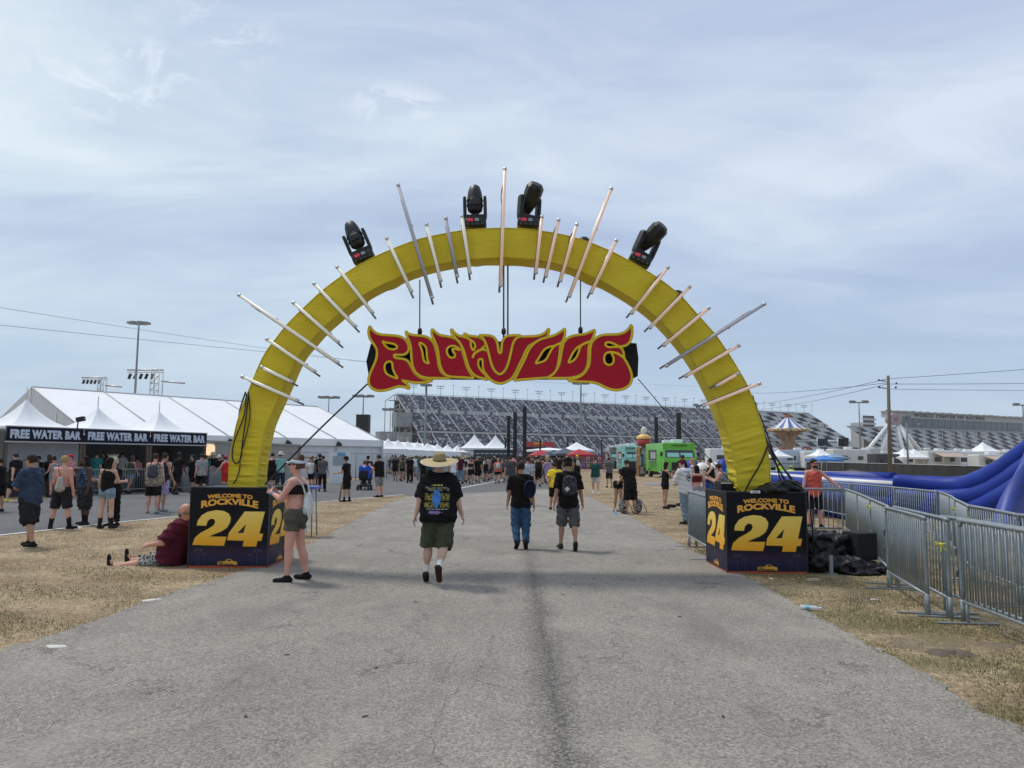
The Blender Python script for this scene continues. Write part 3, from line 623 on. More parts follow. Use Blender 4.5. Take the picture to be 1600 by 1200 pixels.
# ------------------------------------------------------------------ boxes at the arch feet
def box_panel_mat():
    m = bpy.data.materials.new('box_print'); m.use_nodes = True; nt = m.node_tree; b = nt.nodes['Principled BSDF']
    t = N(nt, 'ShaderNodeTexCoord').outputs['Object']; sp = N(nt, 'ShaderNodeSeparateXYZ'); nt.links.new(t, sp.inputs[0])
    r = ramp(nt, [(0.0, (0.42, 0.085, 0.03)), (0.022, (0.40, 0.08, 0.035)), (0.026, (0.10, 0.03, 0.03)), (0.034, (0.010, 0.011, 0.030)), (0.12, (0.022, 0.020, 0.058)), (0.20, (0.034, 0.018, 0.042)), (0.29, (0.008, 0.008, 0.018)), (0.34, (0.004, 0.004, 0.006))])
    nz = noise(nt, mapping(nt, t, (2.2, 2.2, 7)), 1.5, 4, .6)
    nt.links.new(math_(nt, 'ADD', math_(nt, 'DIVIDE', sp.outputs[2], 1.22), math_(nt, 'MULTIPLY_ADD', nz, .03, -.015)), r.inputs[0])
    nt.links.new(r.outputs[0], b.inputs['Base Color']); b.inputs['Roughness'].default_value = .5; b.inputs['Specular IOR Level'].default_value = .2
    return m
M_box = box_panel_mat()
def gold_grad():
    m = bpy.data.materials.new('gold_print'); m.use_nodes = True; nt = m.node_tree; b = nt.nodes['Principled BSDF']
    t = N(nt, 'ShaderNodeTexCoord').outputs['Object']; sp = N(nt, 'ShaderNodeSeparateXYZ'); nt.links.new(t, sp.inputs[0])
    r = ramp(nt, [(0.0, (0.84, 0.36, 0.02)), (0.45, (0.86, 0.52, 0.07)), (1.0, (0.88, 0.64, 0.15))])
    nt.links.new(math_(nt, 'DIVIDE', math_(nt, 'SUBTRACT', sp.outputs[2], .34), .52), r.inputs[0])
    nt.links.new(r.outputs[0], b.inputs['Base Color']); b.inputs['Roughness'].default_value = .55; b.inputs['Specular IOR Level'].default_value = .15; return m
M_gold2 = gold_grad(); M_orange = mat('orange_print', (0.86, 0.42, 0.07), .5, spec=.15); M_darkprint = mat('dark_outline_print', (0.004, 0.004, 0.005), .4)
TWO = [(415,620),(422,585),(448,548),(490,524),(550,512),(605,517),(640,535),(657,565),(652,600),(632,635),(595,660),(545,680),(505,698),(632,698),(616,762),(390,757),(405,708),(445,672),(500,643),(535,620),(548,595),(538,575),(512,572),(492,590),(483,622)]
FOUR = [(755,520),(900,520),(865,675),(893,675),(882,725),(855,725),(847,765),(750,765),(758,725),(637,722),(648,672)]; FH = [(770,607),(752,672),(708,672)]
BW = 1.22
nrm24 = lambda q: [((x - 645) / 568 * BW, (918 - y) / 565 * BW) for x, y in q]
def arc_text(txt, w, h, z, sag, depth, off, m, name, par, y, Rm):
    me = text_mesh(txt, 1, depth, off)
    co = 1
    def wp(X, Y): return X, Y * (1 + .22 * (np.abs(X) / (w / 2)) ** 2 * (1 if sag > .03 else .3)) - sag * (X / (w / 2)) ** 2
    fit_mesh(me, w, h, wp); return put_face(me, name, m, par, (0, y, z), Rm)
def put_face(me, name, m, par, loc, Rm):
    me.transform(Rm @ Matrix.Translation(loc) @ Matrix.Rotation(R(90), 4, 'X')); me.materials.clear(); me.materials.append(m); me.name = name
    return mesh_obj(name, me, par)
def print_box(cx_, y0, label, rz=0.0):
    t = empty('printed_box', (cx_, y0 + BW / 2, 0), rz); tag(t, label, 'box', 'printed boxes at the feet of the arch')
    h = BW / 2
    b = MB(); b.box((0, 0, BW / 2), (BW, BW, BW)); b.build('panel', M_box, t)
    b = MB()
    for sx in (-1, 1):
        for sy in (-1, 1): b.box((sx * (h), sy * (h), BW / 2), (.012, .012, BW + .01))
    for s_ in (-1, 1): b.box((0, s_ * h, BW + .004), (BW + .012, .016, .016)); b.box((s_ * h, 0, BW + .004), (.016, BW - .02, .016))
    b.build('edge_trim', mat('edge_trim', (.03, .03, .032), .5), t)
    for a in (0, 90, -90):
        Rm = Matrix.Rotation(R(a), 4, 'Z'); f = -h
        arc_text('WELCOME TO', .70, .062, 1.100, .024, .004, .045, M_orange, 'headline', t, f - .003, Rm)
        arc_text('ROCKVILLE', .88, .095, 1.010, .050, .004, .05, M_orange, 'headline', t, f - .003, Rm)
        for q in ([TWO], [FOUR, FH]):
            lp = [nrm24(k) for k in q]
            sh = [[(x + .006, z - .010) for x, z in l] for l in lp]
            big = []
            for l in sh[:1]:
                cxm = sum(p[0] for p in l) / len(l); czm = sum(p[1] for p in l) / len(l)
                big.append([((x - cxm) * 1.045 + cxm, (z - czm) * 1.045 + czm) for x, z in l])
            put_face(plate_mesh('s', big, .002), 'numeral_shadow', M_darkprint, t, (0, f - .002, 0), Rm)
            put_face(plate_mesh('n', lp, .004), 'numeral', M_gold2, t, (0, f - .005, 0), Rm)
        # pickup truck, palms
        tr = [(-.15, .05), (-.15, .085), (-.145, .10), (-.03, .105), (-.015, .135), (.05, .138), (.085, .108), (.14, .10), (.15, .085), (.15, .05)]
        put_face(plate_mesh('t', [tr], .003), 'truck_picture', mat('truck_orange', (.72, .36, .04), .5), t, (0, f - .0025, 0), Rm)
        b = MB()
        for (x, z, w_, h_) in ((-.02, .062, .23, .012), (.028, .118, .06, .02), (-.10, .085, .07, .014)): b.box((x, f - .005, z), (w_, .003, h_))
        for x in (-.10, .095): b.lathe([(0, -.002), (.022, -.002)], (x, f - .0055, .05), 12, M=Matrix.Rotation(R(90), 3, 'X'))
        me = b.build('x', None); me_ = me.data; me_.transform(Rm); bpy.data.objects.remove(me)
        me_.materials.clear(); me_.materials.append(M_darkprint); mesh_obj('truck_dark_print', me_, t)  # black printed window, wheels and trim of the truck picture
        b = MB()
        for sx in (-1, 1):
            for px_, s_ in ((sx * .45, 1.0), (sx * .35, .6)):
                top = .08 + .16 * s_
                b.box((px_, f - .002, top / 2 + .02), (.010 * s_, .002, top))
                for k in range(7):
                    a_ = R(-20 + k * 37); p = Vector((px_, f - .002, top + .03)); d = Vector((math.cos(a_), 0, math.sin(a_) * .7)); n_ = Vector((-d.z, 0, d.x)) * .010
                    e_ = p + d * .085 * s_ + Vector((0, 0, -.03 * s_)); m_ = p + d * .045 * s_
                    b.add([p, m_ + n_, e_, m_ - n_], [(0, 1, 2, 3)])
        ob = b.build('x', None); me_ = ob.data; me_.transform(Rm); bpy.data.objects.remove(ob)
        me_.materials.clear(); me_.materials.append(mat('palm_print', (.035, .03, .06), .5)); mesh_obj('palm_picture', me_, t)
    return t
bl_ = G(298, 877.5); br_ = G(414, 881); ybl = (bl_.y + br_.y) / 2
xl = (P(298, 877, 12.0).x + P(414, 880, 12.0).x) / 2; xr = (P(1140, 895, 11.85).x + P(1258, 895, 11.85).x) / 2
print_box(xl, 11.98, 'black printed box with gold numerals under the left arch leg, man leaning on it')
print_box(xr, 11.84, 'black printed box with gold numerals under the right arch leg, cables heaped on top')
# ================================================================== PEOPLE: one implicit surface per body, clothes as offset surfaces
class Field:
    def __init__(s, lo, hi, h):
        s.lo = np.array(lo, float); s.h = h; s.n = np.ceil((np.array(hi) - s.lo) / h).astype(int) + 1
        s.F = np.full(s.n, 1.0, np.float32)
    def sub(s, lo, hi):
        a = np.maximum(0, np.floor((np.array(lo) - s.lo) / s.h).astype(int)); b = np.minimum(s.n, np.ceil((np.array(hi) - s.lo) / s.h).astype(int) + 1)
        if (b <= a).any(): return None, None
        g = [np.float32(s.lo[k]) + np.float32(s.h) * np.arange(a[k], b[k], dtype=np.float32) for k in range(3)]
        return tuple(slice(a[k], b[k]) for k in range(3)), (g[0][:, None, None], g[1][None, :, None], g[2][None, None, :])
    def blend(s, sl, d, k):
        f = s.F[sl]
        if k <= 0: s.F[sl] = np.minimum(f, d); return
        hh = np.clip(.5 + .5 * (f - d) / k, 0, 1); s.F[sl] = f + (d - f) * hh - k * hh * (1 - hh)
    def cone(s, a, b, r1, r2, k=.02, cut=None, flat=None):
        """tapered capsule; cut=(t0,t1): flat ends at those fractions; flat=(axis vector, factor) squashes the section"""
        a = np.array(a, float); b = np.array(b, float); m = max(r1, r2) * (max(1, flat[1]) if flat else 1) + 2 * k + s.h * 2
        sl, g = s.sub(np.minimum(a, b) - m, np.maximum(a, b) + m)
        if sl is None: return
        ba = (b - a).astype(np.float32); L2 = float(ba @ ba) + 1e-9
        px, py, pz = g[0] - np.float32(a[0]), g[1] - np.float32(a[1]), g[2] - np.float32(a[2])
        t = (px * ba[0] + py * ba[1] + pz * ba[2]) / L2; tc = np.clip(t, 0, 1)
        dx, dy, dz = px - tc * ba[0], py - tc * ba[1], pz - tc * ba[2]
        q = dx * dx + dy * dy + dz * dz
        if flat:
            u = np.array(flat[0], np.float32); u /= np.linalg.norm(u); e = dx * u[0] + dy * u[1] + dz * u[2]
            q = q - e * e + (e / flat[1]) ** 2
        d = np.sqrt(q) - (r1 + (r2 - r1) * tc)
        if cut:
            L = math.sqrt(L2)
            if cut[0] is not None: d = np.maximum(d, (cut[0] - t) * L)
            if cut[1] is not None: d = np.maximum(d, (t - cut[1]) * L)
        s.blend(sl, d, k)
    def ell(s, c, r, k=.02, M=None, op='add'):
        c = np.array(c, float); r = np.array(r, float); m = r.max() + 2 * k + s.h * 2
        sl, g = s.sub(c - m, c + m)
        if sl is None: return
        px, py, pz = g[0] - np.float32(c[0]), g[1] - np.float32(c[1]), g[2] - np.float32(c[2])
        if M is not None:
            M = np.array(M).T.astype(np.float32)
            px, py, pz = M[0, 0] * px + M[0, 1] * py + M[0, 2] * pz, M[1, 0] * px + M[1, 1] * py + M[1, 2] * pz, M[2, 0] * px + M[2, 1] * py + M[2, 2] * pz
        r = r.astype(np.float32)
        k0 = np.sqrt((px / r[0]) ** 2 + (py / r[1]) ** 2 + (pz / r[2]) ** 2); k1 = np.sqrt((px / r[0] ** 2) ** 2 + (py / r[1] ** 2) ** 2 + (pz / r[2] ** 2) ** 2)
        d = k0 * (k0 - 1) / np.maximum(k1, 1e-5)
        if op == 'sub':
            f = s.F[sl]; s.F[sl] = np.maximum(f, -d)
        else: s.blend(sl, d, k)
    def plane(s, p, n):
        """keep only the side the normal points away from"""
        n = np.array(n, np.float32); n /= np.linalg.norm(n); p = np.array(p, np.float32)
        g = [s.lo[k] + s.h * np.arange(s.n[k]) for k in range(3)]
        d = (g[0][:, None, None] - p[0]) * n[0] + (g[1][None, :, None] - p[1]) * n[1] + (g[2][None, None, :] - p[2]) * n[2]
        s.F = np.maximum(s.F, d.astype(np.float32))
    def mesh(s, name):
        F = s.F; F[0] = F[-1] = 1; F[:, 0] = F[:, -1] = 1; F[:, :, 0] = F[:, :, -1] = 1
        I = F < 0; nx, ny, nz = F.shape
        c = [I[i:nx - 1 + i, j:ny - 1 + j, k:nz - 1 + k] for i in (0, 1) for j in (0, 1) for k in (0, 1)]
        tot = sum(x.astype(np.int8) for x in c); act = (tot > 0) & (tot < 8); cells = np.argwhere(act)
        if len(cells) == 0: return bpy.data.meshes.new(name)
        idx = -np.ones(act.shape, np.int64); idx[act] = np.arange(len(cells))
        acc = np.zeros((len(cells), 3)); cnt = np.zeros(len(cells)); crn = [(i, j, k) for i in (0, 1) for j in (0, 1) for k in (0, 1)]
        for a in range(8):
            for b in range(a + 1, 8):
                A, B = crn[a], crn[b]
                if sum(x != y for x, y in zip(A, B)) != 1: continue
                fa = F[cells[:, 0] + A[0], cells[:, 1] + A[1], cells[:, 2] + A[2]]; fb = F[cells[:, 0] + B[0], cells[:, 1] + B[1], cells[:, 2] + B[2]]
                m = (fa < 0) != (fb < 0); t = fa[m] / (fa[m] - fb[m])
                acc[m] += np.array(A) + t[:, None] * (np.array(B) - np.array(A)); cnt[m] += 1
        V = (cells + acc / cnt[:, None]) * s.h + s.lo; quads = []
        for ax in range(3):
            sh = [slice(None)] * 3; sh[ax] = slice(0, -1); sh2 = [slice(None)] * 3; sh2[ax] = slice(1, None)
            a, b = I[tuple(sh)], I[tuple(sh2)]; E = np.argwhere(a != b)
            o1, o2 = [(1, 2), (2, 0), (0, 1)][ax]
            E = E[(E[:, o1] > 0) & (E[:, o2] > 0)]
            fl = a[E[:, 0], E[:, 1], E[:, 2]]
            def at(d1, d2):
                q = E.copy(); q[:, o1] += d1; q[:, o2] += d2; return idx[q[:, 0], q[:, 1], q[:, 2]]
            Q = np.stack([at(-1, -1), at(0, -1), at(0, 0), at(-1, 0)], 1); Q[~fl] = Q[~fl][:, ::-1]; quads.append(Q)
        Q = np.concatenate(quads); Q = Q[(Q >= 0).all(1)]
        # light smoothing
        nb = np.zeros_like(V); ct = np.zeros(len(V))
        for i in range(4):
            np.add.at(nb, Q[:, i], V[Q[:, (i + 1) % 4]]); np.add.at(ct, Q[:, i], 1)
        V = V * .6 + .4 * nb / np.maximum(ct, 1)[:, None]
        me = bpy.data.meshes.new(name); me.vertices.add(len(V)); me.vertices.foreach_set('co', V.ravel())
        me.loops.add(len(Q) * 4); me.polygons.add(len(Q)); me.loops.foreach_set('vertex_index', Q.ravel().astype(np.int32))
        me.polygons.foreach_set('loop_start', np.arange(0, 4 * len(Q), 4, dtype=np.int32)); me.polygons.foreach_set('use_smooth', np.ones(len(Q), bool))
        me.update(); me.validate(); return me
def rotx(a): return np.array(Matrix.Rotation(R(a), 3, 'X'))
def roty(a): return np.array(Matrix.Rotation(R(a), 3, 'Y'))
def rotz(a): return np.array(Matrix.Rotation(R(a), 3, 'Z'))
def skeleton(pose):
    """person faces +Y, x to their right; 1.75 m tall before scaling. Angles in degrees. Returns a dict of joints."""
    g = pose.get; J = {}
    pz = .93; J['pel'] = np.array((0, 0, pz)); lean = rotx(-g('lean', 2)) @ roty(g('side', 0)); tw = rotz(g('twist', 0))
    J['waist'] = J['pel'] + lean @ np.array((0, .0, .14)); J['chest'] = J['pel'] + lean @ np.array((0, .005, .34))
    J['neck'] = J['pel'] + lean @ np.array((0, .0, .545)); hd = lean @ rotx(-g('nod', 0)) @ rotz(g('head', 0)); J['hd'] = hd
    J['head'] = J['neck'] + lean @ np.array((0, .02, .03)) + (lean @ rotx(-g('nod', 0))) @ np.array((0, .018, .125))
    for sd, s_ in (('L', -1), ('R', 1)):
        J['hip' + sd] = J['pel'] + np.array((s_ * .095, 0, -.03)); f, ab, kn = g('leg' + sd, (0, 3, 3)); ft = g('foot' + sd, None)
        Mh = rotz(-s_ * g('toe', 8)) @ roty(-s_ * ab) @ rotx(f); d = Mh @ np.array((0, 0, -1.0))
        J['knee' + sd] = J['hip' + sd] + d * .43; Mk = Mh @ rotx(-kn); J['ank' + sd] = J['knee' + sd] + Mk @ np.array((0, 0, -.405))
        fa = ft if ft is not None else 0; fd = rotz(-s_ * g('toe', 8)) @ rotx(fa) @ np.array((0, 1, 0)); J['foot' + sd] = fd
        sh = J['pel'] + lean @ (tw @ np.array((s_ * .175, 0, .475))); J['sh' + sd] = sh
        fw, ab, el, *rest = g('arm' + sd, (0, 8, 12)); roll = rest[0] if rest else 0
        Ma = lean @ tw @ roty(-s_ * ab) @ rotx(fw) @ rotz(s_ * roll); J['elb' + sd] = sh + Ma @ np.array((0, 0, -.29))
        Me = Ma @ rotx(el); J['wri' + sd] = J['elb' + sd] + Me @ np.array((0, 0, -.245)); J['hM' + sd] = Me
    zmin = min(J['ankL'][2] + min(0, J['footL'][2] * .14), J['ankR'][2] + min(0, J['footR'][2] * .14))
    dz = .075 - zmin
    if g('sit'): dz = g('sit') - J['pel'][2]
    for k in list(J):
        if k[:2] in ('hM', 'hd') or k[:4] == 'foot': continue
        J[k] = J[k] + np.array((0, 0, dz))
    J['lean'] = lean; J['tw'] = tw
    return J
def body_prims(F, J, sp, detail):
    w = sp.get('w', 1.0); fem = sp.get('fem', 0); belly = sp.get('belly', 0); k = .03; le = J['lean'] @ J['tw']; lw = sp.get('legw', w)
    up = lambda p, z, y=0: p + J['lean'] @ np.array((0, y, z))
    F.ell(up(J['chest'], .02), (.150 * w * (1 - .08 * fem), .105 * w, .19), k, le)
    F.ell(up(J['waist'], .02, .01 + .03 * belly), ((.132 - .012 * fem) * w + .03 * belly, .100 * w + .055 * belly, .16), .05, J['lean'])
    F.ell(J['pel'] + np.array((0, 0, .0)), (.150 * (w * .6 + .4) + .014 * fem, .115 * w, .125), .05)
    for s_ in (-1, 1):
        F.ell(J['pel'] + np.array((s_ * .07, -.055, -.045)), (.078, .075, .085), .03)
    F.cone(J['shL'] * .93 + J['shR'] * .07, J['shR'] * .93 + J['shL'] * .07, .062 * w ** .5 - .006 * fem, .062 * w ** .5 - .006 * fem, .05)
    F.cone(up(J['neck'], -.05), J['head'] + np.array((0, 0, -.06)), .060 - .008 * fem, .052 - .008 * fem, .03)
    if fem:
        for s_ in (-1, 1): F.ell(up(J['chest'], .01) + le @ np.array((s_ * .068, .095, 0)), (.062, .055, .06), .02)
    for sd, s_ in (('L', -1), ('R', 1)):
        a = .053 * w ** .95 - .007 * fem
        F.cone(J['sh' + sd], J['elb' + sd], a, .042 * w ** .8 - .005 * fem, .035); F.cone(J['elb' + sd], J['wri' + sd], .044 * w ** .8 - .005 * fem, .027 - .003 * fem, .012)
        T = .088 * lw ** .8; C = .056 * lw ** .7
        F.cone(J['hip' + sd], J['knee' + sd], T, .056 * lw ** .6, .04); F.cone(J['knee' + sd], J['ank' + sd], .052 * lw ** .6, .034, .015)
        cv = J['knee' + sd] * .68 + J['ank' + sd] * .32; ax = (J['ank' + sd] - J['knee' + sd]); bk = np.cross(np.cross(ax, J['foot' + sd]), ax); bk = -bk / (np.linalg.norm(bk) + 1e-9)
        F.ell(cv + bk * .018, (C * .96, C, .115), .03, np.stack([np.cross(bk, ax / np.linalg.norm(ax)), bk, ax / np.linalg.norm(ax)], 1))
        fd = J['foot' + sd]; F.cone(J['ank' + sd] + fd * -.02 + np.array((0, 0, -.025)), J['ank' + sd] + fd * .13 + np.array((0, 0, -.045)), .036, .028, .02)
        # hand
        H = J['hM' + sd]; o = J['wri' + sd]; hp = lambda x, y, z: o + H @ np.array((x, y, z))
        if not detail: F.ell(hp(0, .005, -.075), (.022, .038, .075), .015, H); F.cone(hp(0, .03, -.04), hp(-s_ * .01, .055, -.085), .013, .009, .01); continue
        F.ell(hp(0, 0, -.052), (.018, .042, .052), .018, H)
        cu = sp.get('curl' + sd, 28)
        for i, (fy, fl) in enumerate(((.030, .070), (.010, .080), (-.011, .074), (-.031, .058))):
            p = hp(0, fy, -.088); M1 = H @ roty(s_ * (cu + 5 * i) * .6); d1 = M1 @ np.array((0, fy * .8, -1.0)); q = p + d1 * fl * .5
            M2 = H @ roty(s_ * (cu + 5 * i) * 1.5); e = q + M2 @ np.array((0, 0, -fl * .55)); F.cone(p, q, .0105, .0095, .003); F.cone(q, e, .0095, .0075, .002)
        p = hp(-s_ * .002, .030, -.03); q = hp(-s_ * .018, .058, -.062); F.cone(p, q, .014, .011, .008); F.cone(q, hp(-s_ * .022, .060, -.092), .011, .008, .003)
    hM = J['hd']; c = J['head']; h = lambda x, y, z: c + hM @ np.array((x, y, z))
    F.ell(h(0, -.010, .035), (.076, .094, .082), .02, hM); F.ell(h(0, .018, -.030), (.058, .070, .078), .035, hM)
    if detail is None: return
    F.ell(h(0, .058, -.082), (.030, .024, .022), .02, hM)
    F.cone(h(0, .088, .012), h(0, .106, -.022), .009, .014, .010)
    for s_ in (-1, 1):
        F.ell(h(s_ * .078, -.005, -.005), (.010, .018, .030), .006, hM); F.ell(h(s_ * .03, .094, .008), (.016, .010, .010), 0, hM, 'sub'); F.ell(h(s_ * .030, .080, .024), (.024, .012, .007), .006, hM)
    F.ell(h(0, .088, -.050), (.024, .010, .009), .006, hM)
def garment(J, sp, kind, h, g, lo, hi):
    """g: dict with loose, sleeve, hem, neck, leg lengths"""
    F = Field(lo, hi, h); w = sp.get('w', 1.0); belly = sp.get('belly', 0); fem = sp.get('fem', 0); L = g.get('loose', .022); le = J['lean'] @ J['tw']; lw = sp.get('legw', w)
    up = lambda p, z, y=0: p + J['lean'] @ np.array((0, y, z))
    if kind in ('shirt', 'tank', 'crop'):
        F.ell(up(J['chest'], .03), (.158 * w + L, .110 * w + L, .20), .03, le)
        [F.ell(J['pel'] + np.array((s_ * .07, -.055, -.045)), (.108, .107, .115), .04) for s_ in (-1, 1)] if g.get('hemz', -.1) < -.07 else 0; F.ell(J['pel'] + np.array((0, -.005, -.01)), (.158 * (w * .6 + .4) + .012 * fem + .030, .124 * w + .030 + .02 * belly, .16), .04) if g.get('hemz', -.1) < -.07 else 0; F.cone(up(J['chest'], .05), up(J['pel'], -.04, -.012), .112 * w + L, (.115 + .014 * fem) * w + L + .035 * belly, .04, cut=(None, 1.5), flat=(le @ np.array((1, 0, 0)), 1.27))
        if belly: F.ell(up(J['waist'], .02, .04 * belly), (.14 * w + .03 * belly + L, .11 * w + .06 * belly + L, .17), .05, J['lean'])
        if fem:
            for s_ in (-1, 1): F.ell(up(J['chest'], .01) + le @ np.array((s_ * .068, .095, 0)), (.064 + L * .5, .06 + L * .5, .062), .03)
        if kind == 'shirt':
            F.cone(J['shL'] * .95 + J['shR'] * .05, J['shR'] * .95 + J['shL'] * .05, .066 * w ** .5 + L * .5, .066 * w ** .5 + L * .5, .05)
            sl = g.get('sleeve', .62)
            for sd, s_ in (('L', -1), ('R', 1)):
                F.cone(J['sh' + sd], J['elb' + sd], .056 * w ** .9 + L * .6, .054 * w ** .85 + L * 1.0, .04, cut=(-.1, min(sl, 1.02)))
                if sl > 1: F.cone(J['elb' + sd], J['wri' + sd], .050 * w ** .5 + L * .6, .034 + L * .5, .02, cut=(None, sl - 1))
        else:
            for sd in 'LR':
                a = J['sh' + sd] * .78 + J['sh' + ('R' if sd == 'L' else 'L')] * .22 + np.array((0, 0, .012)); F.cone(a, up(J['chest'], .05), .052 + L * .3, .09, .03)
        n = J['lean'] @ np.array((0, 0, 1.0))
        if kind != 'shirt': F.plane(J['pel'] + n * (.515 if kind == 'tank' else .44), n)
        hz_ = g.get('hemz', {'shirt': -.10, 'tank': -.06, 'crop': .22}[kind]); F.plane(J['pel'] + n * hz_, -n)
        nr = g.get('neck', .062)
        if kind == 'shirt': F.ell(J['neck'] + J['lean'] @ np.array((0, .015, .055)), (nr, nr, .06), 0, op='sub'); F.plane(J['neck'] + n * .035, n)
        else: F.ell(J['neck'] + J['lean'] @ np.array((0, .0, .0)), (.075, .15, g.get('scoop', .09)), 0, op='sub')
        F.F = F.F if not g.get('open') else F.F
    elif kind in ('shorts', 'jeans', 'pants', 'skirt', 'brief'):
        top = .075 + g.get('rise', 0)
        F.ell(J['pel'] + np.array((0, 0, -.005)), (.158 * (w * .6 + .4) + .012 * fem + L * .6, .124 * w + L * .6 + .02 * belly, .15), .05)
        F.ell(J['pel'] + np.array((0, .01 * belly, .06)), (.150 * w + L * .4 + .02 * belly, .112 * w + L * .4 + .04 * belly, .08), .04)
        for sd, s_ in (('L', -1), ('R', 1)):
            F.ell(J['pel'] + np.array((s_ * .07, -.055, -.045)), (.086 + L * .4, .083 + L * .4, .09), .04)
            ln = g.get('len', 1.0); T = .092 * lw ** .8 + L * .6
            if kind == 'skirt': continue
            F.cone(J['hip' + sd], J['knee' + sd], T, .062 * lw ** .6 + L * g.get('flare', 1.3), .03, cut=(-.35, min(ln, 1.03)))
            if ln > 1: F.cone(J['knee' + sd], J['ank' + sd], .070 * lw ** .6 + L * .6, .050 + L * .8, .02, cut=(None, ln - 1))
        if kind == 'skirt': F.cone(J['pel'] + np.array((0, 0, .05)), (J['kneeL'] + J['kneeR']) / 2, .13 * w + L, .16 * w + L, .04, cut=(None, g.get('len', .8)), flat=((1, 0, 0), 1.25))
        F.plane(J['pel'] + np.array((0, 0, top)), (0, 0, 1))
    # wrinkles
    X = F.lo[0] + h * np.arange(F.n[0]); Y = F.lo[1] + h * np.arange(F.n[1]); Z = F.lo[2] + h * np.arange(F.n[2]); sd_ = sp.get('seed', 1)
    F.F += (.0085 * g.get('fold', 1.0) * (np.sin(X[:, None, None] * 31 + Z[None, None, :] * 14 + sd_) * np.sin(Y[None, :, None] * 25 - Z[None, None, :] * 19 + 2 * sd_) + .6 * np.sin(Z[None, None, :] * 52 + X[:, None, None] * 20 + sd_))).astype(np.float32)
    return F.mesh(kind)
SKIN = {'pale': (0.56, 0.35, 0.26), 'tan': (0.44, 0.25, 0.165), 'pink': (0.60, 0.30, 0.23), 'brown': (0.10, 0.05, 0.03), 'mid': (0.36, 0.21, 0.14)}
def skin(n): return mat('skin_' + n, SKIN[n], .55, var=.08, vscale=7, spec=.3)
def bounds(J, sp):
    pts = np.array([J[k] for k in J if J[k].shape == (3,) and k[:4] != 'foot']); pad = .26
    return pts.min(0) - pad * np.array((1, 1, .55)), pts.max(0) + pad
